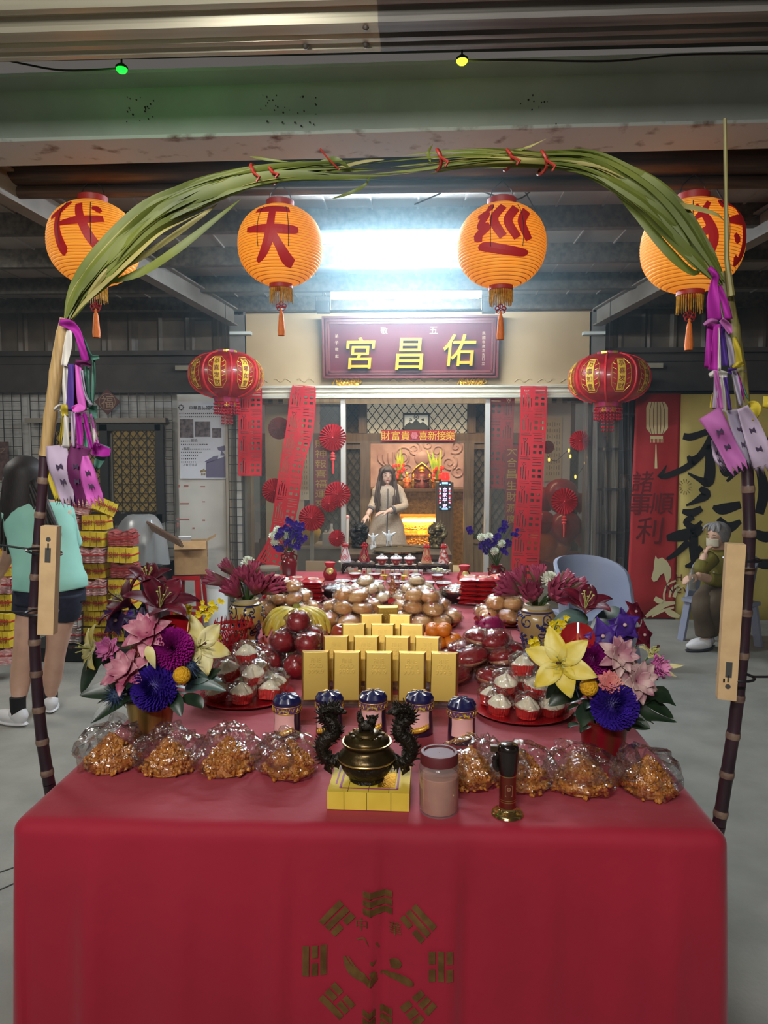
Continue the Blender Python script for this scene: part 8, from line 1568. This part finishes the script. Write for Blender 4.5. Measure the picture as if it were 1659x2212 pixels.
hair(t, [(hc+V((0, .05, -.32)), .11, .05, sd), (hc+V((0, .05, -.16)), .115, .06, sd), (hc+V((0, .03, 0)), .098, .088, sd), (hc+V((0, .005, .06)), .094, .098, sd), (hc+V((0, .0, .098)), .066, .07, sd), (hc+V((0, .005, .122)), .012, .012, sd)], hairn, 3, st_)
# -- person in the mint shirt, seen from behind
Y = 4.25; t = thing('person', 'person in mint T-shirt and navy shorts, seen from behind by the paper piles', 'person', (0, 0, 0)); hh = .23; hc = J(55, 1030, .05); fd = V((-.75, .65, -.1)); sd = V((.93, .36, 0))
mb = MB(); head(mb, hc, fd, hh); limb(mb, [J(60, 1050, .04), J(74, 1085, .04)], [.055, .06]); oval(mb, ovs([(J(78, 1080, .04), .10, .07, sd), (J(82, 1105, .04), .19, .10, sd), (J(92, 1170, .03), .165, .11, sd), (J(104, 1230, .0), .15, .105, sd), (J(110, 1290, .0), .185, .125, sd)]))
LA = [J(32, 1108, .0), J(24, 1180, .05), J(8, 1222, .30), J(-4, 1246, .42)]; RA = [J(130, 1108, .1), J(150, 1180, .22), J(140, 1220, .42), J(126, 1228, .52)]
for A, q in ((LA, 1), (RA, -1)): limb(mb, A, [.052, .045, .036, .027]); hand(mb, A[-1], A[-1]-A[-2], (0, -.2, 1), .17, .5)
L1 = [J(72, 1295, .0), J(52, 1400, -.03), J(44, 1470, .0)]; R1 = [J(138, 1295, .0), J(122, 1400, .06), J(113, 1462, .14)]; a1, a2 = V((J(36, 1550, -.08).x, 4.19, .09)), V((J(112, 1535, .2).x, 4.44, .09))
for A, e in ((L1, a1), (R1, a2)): limb(mb, A+[A[-1].lerp(e, .6), e], [.095, .062, .060, .042, .036])
fused(part('body', mb, skin, t, 2.), .009)
mint = mat('mint_shirt', (158, 216, 200), .8, c2=(146, 206, 190), scale=6, bump=.15, bscale=7); nvy = mat('navy_shorts', (32, 36, 56), .8, c2=(24, 28, 46), scale=40); wsh = mat('white_shoe', (222, 222, 224), .45); blks = mat('black_sock', (28, 26, 28), .9)
mb = MB(); oval(mb, ovs([(J(76, 1078, .04), .085, .075, sd), (J(80, 1094, .04), .18, .105, sd), (J(86, 1130, .04), .20, .125, sd), (J(96, 1190, .02), .195, .13, sd), (J(108, 1245, .0), .205, .145, sd), (J(111, 1270, .0), .21, .15, sd)])); wrinkle(mb, .011, 7); o = part('shirt', mb, mint, t, 2.)
for A in (LA, RA): mb = MB(); limb(mb, [A[0]+V((0, 0, .01)), A[0].lerp(A[1], .55), A[0].lerp(A[1], .95)], [.082, .078, .082], 16); part('sleeve', mb, mint, t, 2.)
mb = MB(); oval(mb, ovs([(J(108, 1240, .0), .17, .12, sd), (J(110, 1275, .0), .195, .135, sd), (J(110, 1300, .0), .20, .14, sd)])); part('shorts', mb, nvy, t, 2.)
for A in (L1, R1): mb = MB(); limb(mb, [A[0]+V((0, 0, .05)), A[0].lerp(A[1], .15), A[0].lerp(A[1], .30)], [.112, .110, .106], 18); part('shorts_leg', mb, nvy, t, 2.)
for e, q in ((a1, V((-.9, .35, 0))), (a2, V((-.45, .85, 0)))):
    q.normalize(); mb = MB(); mb.tube([e+V((0, 0, -.02)), e+V((0, 0, .085))], [.044, .046], 14); part('sock', mb, blks, t); mb = MB(); yaw = atan2(q.y, q.x); g = V((e.x, e.y, 0))
    mb.ball(g+q*.07+V((0, 0, .045)), (.135, .047, .04), 18, 10, rot=(0, 0, yaw)); mb.ball(g+V((0, 0, .065)), (.07, .046, .055), 14, 8, rot=(0, 0, yaw)); part('shoe', mb, wsh, t, 2.); mb = MB(); mb.ball(g+q*.07+V((0, 0, .014)), (.142, .052, .016), 18, 6, rot=(0, 0, yaw)); part('shoe_sole', mb, wsh, t, 2.)
hair(t, [(hc+V((.0, -.08, -.34)), .07, .04, sd), (hc+V((.0, -.07, -.2)), .10, .06, sd), (hc+V((0, -.03, -.05)), .115, .10, sd), (hc+V((0, -.01, .06)), .108, .112, sd), (hc+V((0, 0, .115)), .06, .06, sd), (hc+V((0, 0, .13)), .012, .012, sd)], hairb, 5, [(hc+V((.03+.01*k, -.07+.01*(k % 3), -.02)), hc+V((.09+.014*k, -.085-.006*(k % 2), -.20)), hc+V((.13+.018*k, -.10-.006*(k % 3), -.40+.02*(k % 4))), .030) for k in range(8)]+[(hc+V((-.07+.015*k, -.08, .0)), hc+V((-.10+.018*k, -.10, -.22)), hc+V((-.11+.022*k, -.10, -.42-.02*(k % 3))), .028) for k in range(7)])
# -- seated person with a face mask
Y = 6.25; t = thing('person', 'grey-haired seated person in an olive shirt and face mask, chin on hand', 'person', (0, 0, 0)); hh = .21; hc = J(1549, 1158); fd = V((-.85, -.5, -.12)); sd = V((.6, -.8, 0))
mb = MB(); head(mb, hc, fd, hh); limb(mb, [J(1552, 1170, .02), J(1556, 1190, .04)], [.052, .06]); hp = J(1562, 1282, .10)
oval(mb, ovs([(J(1556, 1188, .05), .10, .07, sd), (J(1557, 1202, .05), .18, .10, sd), (J(1559, 1240, .07), .16, .11, sd), (hp, .18, .13, sd)]))
LA = [J(1536, 1204, -.10), J(1516, 1226, -.16), J(1511, 1234, -.18), J(1521, 1204, -.15), J(1523, 1198, -.14)]; RA = [J(1580, 1206, .15), J(1585, 1246, .0), J(1560, 1256, -.12), J(1516, 1246, -.25), J(1506, 1242, -.28)]
limb(mb, LA, [.052, .044, .042, .034, .028]); hand(mb, LA[-1], V((.45, .1, 1)), (-.9, -.4, .3), .125, .7); limb(mb, RA, [.052, .046, .044, .034, .028]); hand(mb, RA[-1], V((-.9, -.2, -.25)), (-.1, -.5, .9), .16, .6)
K1 = J(1518, 1300, -.22); F1 = V((J(1527, 1370, -.18).x, Y-.15, .10)); K2 = J(1545, 1300, -.25); F2 = V((K2.x+.03, Y-.05, .10))
for K_, F_, q in ((K1, F1, -.07), (K2, F2, .08)): limb(mb, [hp+sd*q, K_, K_.lerp(F_, .4), F_], [.095, .068, .058, .036])
fused(part('body', mb, skin, t, 2.), .008); face(t, hc, fd, hh, False)
olv = mat('olive_shirt', (122, 112, 38), .8, c2=(104, 96, 30), scale=8, bump=.15, bscale=8); brn = mat('brown_trousers', (92, 78, 62), .85, c2=(80, 66, 52), scale=8); mb = MB(); oval(mb, ovs([(J(1555, 1186, .05), .085, .075, sd), (J(1556, 1198, .05), .175, .11, sd), (J(1558, 1225, .06), .19, .13, sd), (J(1560, 1255, .08), .18, .14, sd), (hp+V((0, 0, .02)), .20, .155, sd)])); wrinkle(mb, .010, 8); o = part('shirt', mb, olv, t, 2.)
for A in (LA[:4], RA[:4]): mb = MB(); A = A[:3]+[A[2].lerp(A[3], .7)]; limb(mb, A, [.075, .066, .062, .052], 14); part('sleeve', mb, olv, t, 2.)
for k, z in enumerate((1214, 1236, 1258)): mb = MB(); mb.ball(J(1540+2*k, z, -.09), .008, 8, 6); part('button', mb, porc, o)
for K_, F_, q in ((K1, F1, -.07), (K2, F2, .08)): mb = MB(); limb(mb, [hp+sd*q, K_, K_.lerp(F_, .5), K_.lerp(F_, .86)], [.115, .088, .082, .078], 16); part('trouser_leg', mb, brn, t, 2.)
for F_ in (F1, F2):
    q = V((-.95, -.3, 0)).normalized(); yaw = atan2(q.y, q.x); g = V((F_.x, F_.y, 0)); mb = MB(); mb.ball(g+q*.06+V((0, 0, .05)), (.13, .045, .042), 16, 10, rot=(0, 0, yaw)); mb.ball(g+V((0, 0, .07)), (.06, .045, .055), 12, 8, rot=(0, 0, yaw)); part('shoe', mb, wsh, t, 2.); mb = MB(); mb.ball(g+q*.06+V((0, 0, .014)), (.138, .05, .016), 16, 6, rot=(0, 0, yaw)); part('shoe_sole', mb, mat('dark_sole', (50, 50, 56), .7), t, 2.)
mb = MB(); s = fd.normalized().cross(V((0, 0, 1))).normalized(); f = fd.normalized()
def mk(u, v): a = (u-.5)*2.3; return hc+f*(hh*(.445-.02*v)*cos(a*.85)+.002)+s*(hh*.33*sin(a))+V((0, 0, hh*(-.02-.36*v-.05*abs(a)*(.5-v))))
mb.grid(mk, 14, 8); o = part('face_mask', mb, mat('mask_white', (216, 206, 180), .8, transl=.2), t, 2.); o.modifiers.new('thick', 'SOLIDIFY').thickness = .002
hair(t, [(hc+V((.03, .02, -.05)), .07, .07, sd), (hc+V((.025, .015, .02)), .09, .098, sd), (hc+V((.015, .01, .075)), .088, .094, sd), (hc+V((.01, .005, .11)), .055, .06, sd), (hc+V((.01, .005, .125)), .012, .012, sd)], hairg, 7, [(hc+V((.0, 0, .11)), hc+f*.06+s*q+V((0, 0, .10)), hc+f*.085+s*q*1.3+V((0, 0, .055)), .026) for q in (-.06, -.02, .02, .06)])
mb = MB(); w_ = RA[-1]+V((-.05, -.03, -.03)); mb.lathe([(.001, -.09), (.03, -.09), (.032, .04), (.012, .07), (.012, .09), (.001, .09)], 16, w_); solo('bottle', mb, clear('bottle_clear', (226, 222, 200), .08, .6, .05, .3, veil=.1), 'small clear bottle held by the seated person with a face mask', 'bottle')

# ================================================================= PLASTIC CHAIRS
bluep = mat('blue_plastic', (140, 146, 166), .45, c2=(132, 138, 158), scale=4)
def armchair(lb, x, y, rz, sc=1.):
    t = thing('plastic_armchair', lb, 'chair', (x, y, 0), rz, group='blue plastic armchairs'); mb = MB(); mb.box((0, 0, .40), (.50, .46, .035))
    def back(u, v):
        a = (u-.5)*pi*1.05; e = (1-abs(2*u-1)**2.6); z = .40+v*(.24+.20*max(0, e)**.6); return V((.27*sin(a)*(1+.06*v), .20-.34*(1-cos(a))*.9+.08*v, z))
    mb.grid(back, 30, 8); o = part('shell', mb, bluep, t, 1.2); o.modifiers.new('thick', 'SOLIDIFY').thickness = .03; b = o.modifiers.new('round', 'BEVEL'); b.width = .006; b.segments = 2
    for sx in (-1, 1):
        for sy in (-1, 1): mb = MB(); mb.bar((sx*.21, sy*.18, .40), (sx*.25, sy*.22, 0), .07, .03); part('leg', mb, bluep, t, 0)
    t.scale = (sc, sc, sc); return t
p = onz(1285, 1345, 0); armchair('empty blue plastic armchair behind the dark red flower bucket', at(1282, 1300, 5.6).x, 5.6, .35, 1.0)
armchair('blue plastic armchair under the seated person with a face mask', hp.x-.02, Y+.10, -1.05, .93)

# ================================================================= JOSS PAPER PILES, CARTON, STOOL, TARP, BIN
jy = mat('joss_bundle_yellow', (226, 200, 52), .75, c2=(212, 182, 40), scale=16); jp = mat('joss_bundle_pink', (206, 128, 132), .75, c2=(234, 206, 204), scale=36, stretch=(1, 1, 4)); jm = mat('joss_bundle_maroon', (140, 44, 44), .75, c2=(176, 96, 92), scale=30, stretch=(1, 1, 4)); jw_ = mat('joss_bundle_white', (214, 210, 208), .75, c2=(196, 150, 156), scale=14, stretch=(1, 1, 5), lo=.5, hi=.7); jr = mat('joss_red_ink', (140, 40, 30), .7); strg = mat('red_string', (190, 40, 40), .7)
def jb(kind):
    t = thing('joss_paper_bundle', '', 'joss paper', (0, 0, 0)); W_, D_, H_ = .20, .16, .125; mb = MB(); m = dict(y=jy, p=jp, m=jm, w=jw_)[kind]
    if kind == 'y':
        for k in range(4): mb.box((-W_/2+W_*(k+.5)/4, RN(-.006, .006), H_/2), (W_/4-.004, D_, H_*RN(.94, 1)), rot=(0, RN(-.04, .04), 0))
    else: mb.grid(lambda u, v: V(((u-.5)*W_, -D_/2-.006*sin(u*22)+.004*sin(v*30), .004+(H_-.012+.012*sin(u*9+1))*v)), 24, 12); mb.grid(lambda u, v: V(((u-.5)*W_, -D_/2+D_*v-.004*sin(u*22), .004+H_-.012+.012*sin(u*9+1))), 24, 4); mb.box((0, .01, H_/2-.012), (W_*.97, D_*.9, H_*.78))
    part('paper', mb, m, t, .5); mb = MB(); y = -D_/2-.012
    for z in (H_*.55,): mb.box((0, 0, z), (W_+.012, D_+.022, .006))
    part('red_string', mb, strg, t, 0)
    if kind == 'y':
        mb = MB(); random.seed(3)
        for cx in (-.05, .05):
            text(mb, '發財' if cx < 0 else '福祿', lambda a, b, c: V((cx+b*.0+a, y+.002, H_*.5+b)), w=.08, h=.05, off=.004)
        part('red_lettering', mb, jr, t, 0)
    return t
JB = {k: (jb(k), []) for k in 'ypmw'}; NMJ = dict(y='yellow', p='pink-edged', m='maroon', w='white and pink')
def jput(kind, px, py, Y, rz, lb, sc=1., tilt=0): pr, us = JB[kind]; p = at(px, py, Y); first(pr, us, p, (0, tilt, rz), lb, sc, 'joss paper bundles by the mint shirt person')
random.seed(14); COLN = ['nearest the mint shirt', 'second from the mint shirt', 'nearest the tarp']; ROWN = ['bottom', 'second', 'third', 'fourth', 'fifth', 'sixth', 'seventh', 'top']
Yj = 5.75; base = .12; b0 = at(170, 1400, Yj).x
mb = MB(); mb.box((b0+.12, Yj+.05, .06), (1.0, .5, .10)); mb.box((b0-1.05, 5.1, .06), (.8, .6, .10)); solo('pallet', mb, black, 'black pallet under the joss paper piles', 'pallet', smooth=0)
pat = ['wyy', 'wym', 'wyy', 'wpy', 'yym', 'ppy', 'yym', 'pyy']
for r in range(8):
    for c in range(3):
        if r == 7 and c == 2: continue
        k = pat[r][c]; pr, us = JB[k]; first(pr, us, (b0-.05+.215*c+RN(-.012, .012), Yj+RN(-.03, .03)+.03*c, base+.131*r), (RN(-.03, .03), RN(-.05, .05), RN(-.12, .12)), '%s joss bundle, %s row, column %s' % (NMJ[k], ROWN[r], COLN[c]), 1., 'joss paper bundles by the mint shirt person')
for i, (dx, dz, rz) in enumerate(((.02, 0, .3), (.10, .05, .5), (.2, .03, .8))): pr, us = JB['p' if i != 2 else 'y']; first(pr, us, (b0+dx, Yj+.02, base+.131*8+dz-.02*(i == 2)), (.0, .25+.1*i, rz), 'loose joss bundle fanned over the top row, %s' % ['nearest the mint shirt', 'in the middle', 'nearest the window'][i], .9, 'joss paper bundles by the mint shirt person')
b1 = at(12, 1400, 5.1).x
for r in range(7):
    for c in range(2): k = 'y' if (r+c) % 4 else 'p'; pr, us = JB[k]; first(pr, us, (b1-.22*c+RN(-.01, .01), 5.1+RN(-.03, .03), base+.131*r), (0, RN(-.05, .05), RN(-.12, .12)), '%s joss bundle beyond the mint shirt person, %s row, %s column' % (NMJ[k], ROWN[r], ['inner', 'outer'][c]), 1., 'joss paper bundles behind the mint shirt person')
# tarp-covered heap and rolled poles
b = V((at(300, 1200, 6.7).x, 6.7, 0)); t = thing('tarp_heap', 'grey translucent plastic sheet draped over a heap beside the joss paper piles', 'tarp', b); zt_ = at(290, 1110, 6.7).z; zb_ = at(300, 1215, 6.7).z; mb = MB()
mb.grid(lambda u, v: V(((.06+.20*v**.6+.012*sin(u*44+v*3)*v)*1.15*cos(u*2*pi)+.03*(1-v), (.05+.18*v**.6)*sin(u*2*pi), zt_-(zt_-zb_)*v**1.5+.01*sin(u*31)*v)), 60, 12, True); part('plastic_sheet', mb, clear('tarp_film', (230, 230, 230), .10, .5, .25, .4, veil=.55, veilc=(170, 172, 172)), t, 2.); mb = MB(); mb.ball((0, 0, (zt_+zb_)/2-.04), (.18, .15, (zt_-zb_)*.46), 16, 10, nz=.1, ns=2); part('covered_heap', mb, mat('heap_dark', (96, 92, 88), .8), t, 2.); mb = MB(); mb.box((.02, 0, zb_/2), (.5, .4, zb_-.01)); part('box_below', mb, black, t, 0)
mb = MB()
for k in range(4): mb.tube([at(318+3*k, 1128+5*k, 6.6), at(388+2*k, 1168+4*k, 6.3)], .014, 8)
solo('wrapped_poles', mb, mat('pole_brown', (110, 84, 66), .5), 'bundle of brown film-wrapped poles leaning between the tarp and the carton', 'poles')
# red stool with an open carton
Ys = 6.9; a, b = at(382, 1240, Ys), at(438, 1240, Ys); t = thing('plastic_stool', 'red plastic stool under the open carton', 'stool', ((a.x+b.x)/2, Ys, 0)); w = b.x-a.x; mb = MB(); mb.box((0, 0, a.z-.02), (w, w, .04)); part('seat', mb, redpl, t, 0)
for sx in (-1, 1):
    for sy in (-1, 1): mb = MB(); mb.bar((sx*w*.42, sy*w*.42, a.z-.03), (sx*w*.54, sy*w*.54, 0), .05, .03); part('leg', mb, redpl, t, 0)
for sy in (-1, 1): mb = MB(); mb.box((0, sy*w*.5, .14), (w, .02, .03)); part('rail', mb, redpl, t, 0)
c0, c1 = at(374, 1238, Ys), at(453, 1168, Ys); cw, chh = c1.x-c0.x, c1.z-c0.z; t = thing('carton', 'open brown carton with printed marks on the red stool', 'box', ((c0.x+c1.x)/2, Ys, c0.z+.004), .25); kb = mat('carton_brown', (176, 140, 96), .75, c2=(164, 128, 86), scale=20); mb = MB(); W_, D_ = cw*.80, cw*.62
for s in (-1, 1): mb.box((s*W_/2, 0, chh/2), (.008, D_, chh)); mb.box((0, s*D_/2, chh/2), (W_, .008, chh))
mb.box((0, 0, .004), (W_, D_, .008)); part('box_walls', mb, kb, t, 0)
for s in (-1, 1):
    mb = MB(); mb.box((s*(W_/2+.045), 0, chh+.02), (.10, D_, .006), rot=(0, s*-.5, 0)); part('flap', mb, kb, t, 0)
mb = MB(); mb.box((0, -D_/2-.05, chh-.03), (W_, .006, .11), rot=(-.9, 0, 0)); part('flap', mb, kb, t, 0); mb = MB(); ink = mat('carton_ink', (96, 74, 54), .8)
q = W_/2+.0046; mb.lathe([(.020, 0), (.024, 0), (.024, .001), (.020, .001)], 16, (q, -.03, chh*.55), axis=(1, 0, 0)); mb.ball((q, -.03, chh*.68), (.001, .024, .014), 10, 6); text(mb, 'A', lambda x, y, z: V((q+.0008, .04+x, chh*.3+y)), h=.05)
for z in (.3, .38, .46): mb.box((q, .06, chh*z+.06), (.001, .06, .008))
part('print', mb, ink, t, 0); mb = MB(); mb.box((-.06, .02, chh+.01), (.12, .02, .06), rot=(.5, 0, .2)); part('paper_inside', mb, porc, t, 0)
p = V((at(470, 1300, 6.7).x, 6.7, 0)); t = thing('waste_bin', 'white lined waste bin beside the yellow lotus vase', 'bin', p); h = at(470, 1252, 6.7).z; mb = MB(); mb.lathe([(.001, .002), (.085, .002), (.105, h), (.098, h), (.08, .02), (.001, .02)], 24); part('bin', mb, porc, t, .6); mb = MB(); mb.lathe([(.108, h-.07), (.112, h-.02), (.110, h+.008), (.1, h+.004), (.08, h-.1)], 20); part('liner', mb, clear('bin_liner', (240, 240, 240), .1, .5, .2, .4, veil=.35), t, .4)
# round wire cage stool by the red vase
p = at(578, 1224, 6.1); t = thing('wire_cage', 'round wire cage with a wooden lid behind the red packets', 'cage', (p.x, 6.1, 0)); r = sz(27, 6.1); mb = MB(); mb.lathe([(r, p.z-.03), (r*1.02, p.z-.01), (r*.98, p.z), (.001, p.z)], 32); part('lid', mb, mat('lid_wood', (120, 108, 92), .6), t); mb = MB()
for k in range(36): a_ = 2*pi*k/36; mb.cyl((r*.95*cos(a_), r*.95*sin(a_), 0), (r*.95*cos(a_), r*.95*sin(a_), p.z-.03), .003, n=5)
for z in (.05, .3, .6): mb.lathe([(r*.95-.004, z), (r*.95+.004, z), (r*.95, z+.006)], 32)
part('wire_wall', mb, mat('wire_grey', (130, 126, 120), .4, .5), t)
# ================================================================= INCENSE HAZE AND ADDED LAMP GLOW under the roof
hz = bpy.data.materials.new('haze_with_lamp_glow'); hz.use_nodes = True; nt = hz.node_tree; nt.nodes.remove(nt.nodes['Principled BSDF'])
vs_ = nt.nodes.new('ShaderNodeVolumeScatter'); vs_.inputs['Color'].default_value = (.68, .88, 1, 1); vs_.inputs['Density'].default_value = .012; vs_.inputs['Anisotropy'].default_value = .35  # bluish scatter stands for thin incense haze and the lens glow of the tubes
nt.links.new(vs_.outputs[0], nt.nodes['Material Output'].inputs['Volume'])
mb = MB(); mb.box((0, 5.55, 1.56), (12, 3.9, 3.08)); o = part('haze_with_lamp_glow', mb, hz, None, 0); tag(o, 'thin haze under the roof, part incense, part added glow of the tube lamps', 'haze', kind='stuff')
# scatter volume added to imitate lens bloom about the two tube lamps
hz = bpy.data.materials.new('lamp_bloom_volume'); hz.use_nodes = True; nt = hz.node_tree; nt.nodes.remove(nt.nodes['Principled BSDF']); N = nt.nodes
vs_ = N.new('ShaderNodeVolumeScatter'); vs_.inputs['Color'].default_value = (.55, .86, 1, 1); vs_.inputs['Anisotropy'].default_value = .3
tc = N.new('ShaderNodeTexCoord'); gr = N.new('ShaderNodeTexGradient'); gr.gradient_type = 'QUADRATIC_SPHERE'; ml = N.new('ShaderNodeMath'); ml.operation = 'MULTIPLY'; ml.inputs[1].default_value = .20
nt.links.new(tc.outputs['Object'], gr.inputs[0]); nt.links.new(gr.outputs['Fac'], ml.inputs[0]); nt.links.new(ml.outputs[0], vs_.inputs['Density']); nt.links.new(vs_.outputs[0], N['Material Output'].inputs['Volume'])
mb = MB(); mb.ball((0, 0, 0), 1.0, 24, 16); o = part('lamp_bloom', mb, hz, None, 0); o.location = (-.02, 4.75, 2.86); o.scale = (2.0, 2.5, .80); tag(o, 'bluish volume added as the lens bloom of the two tube lamps', 'lamp glow', kind='stuff')
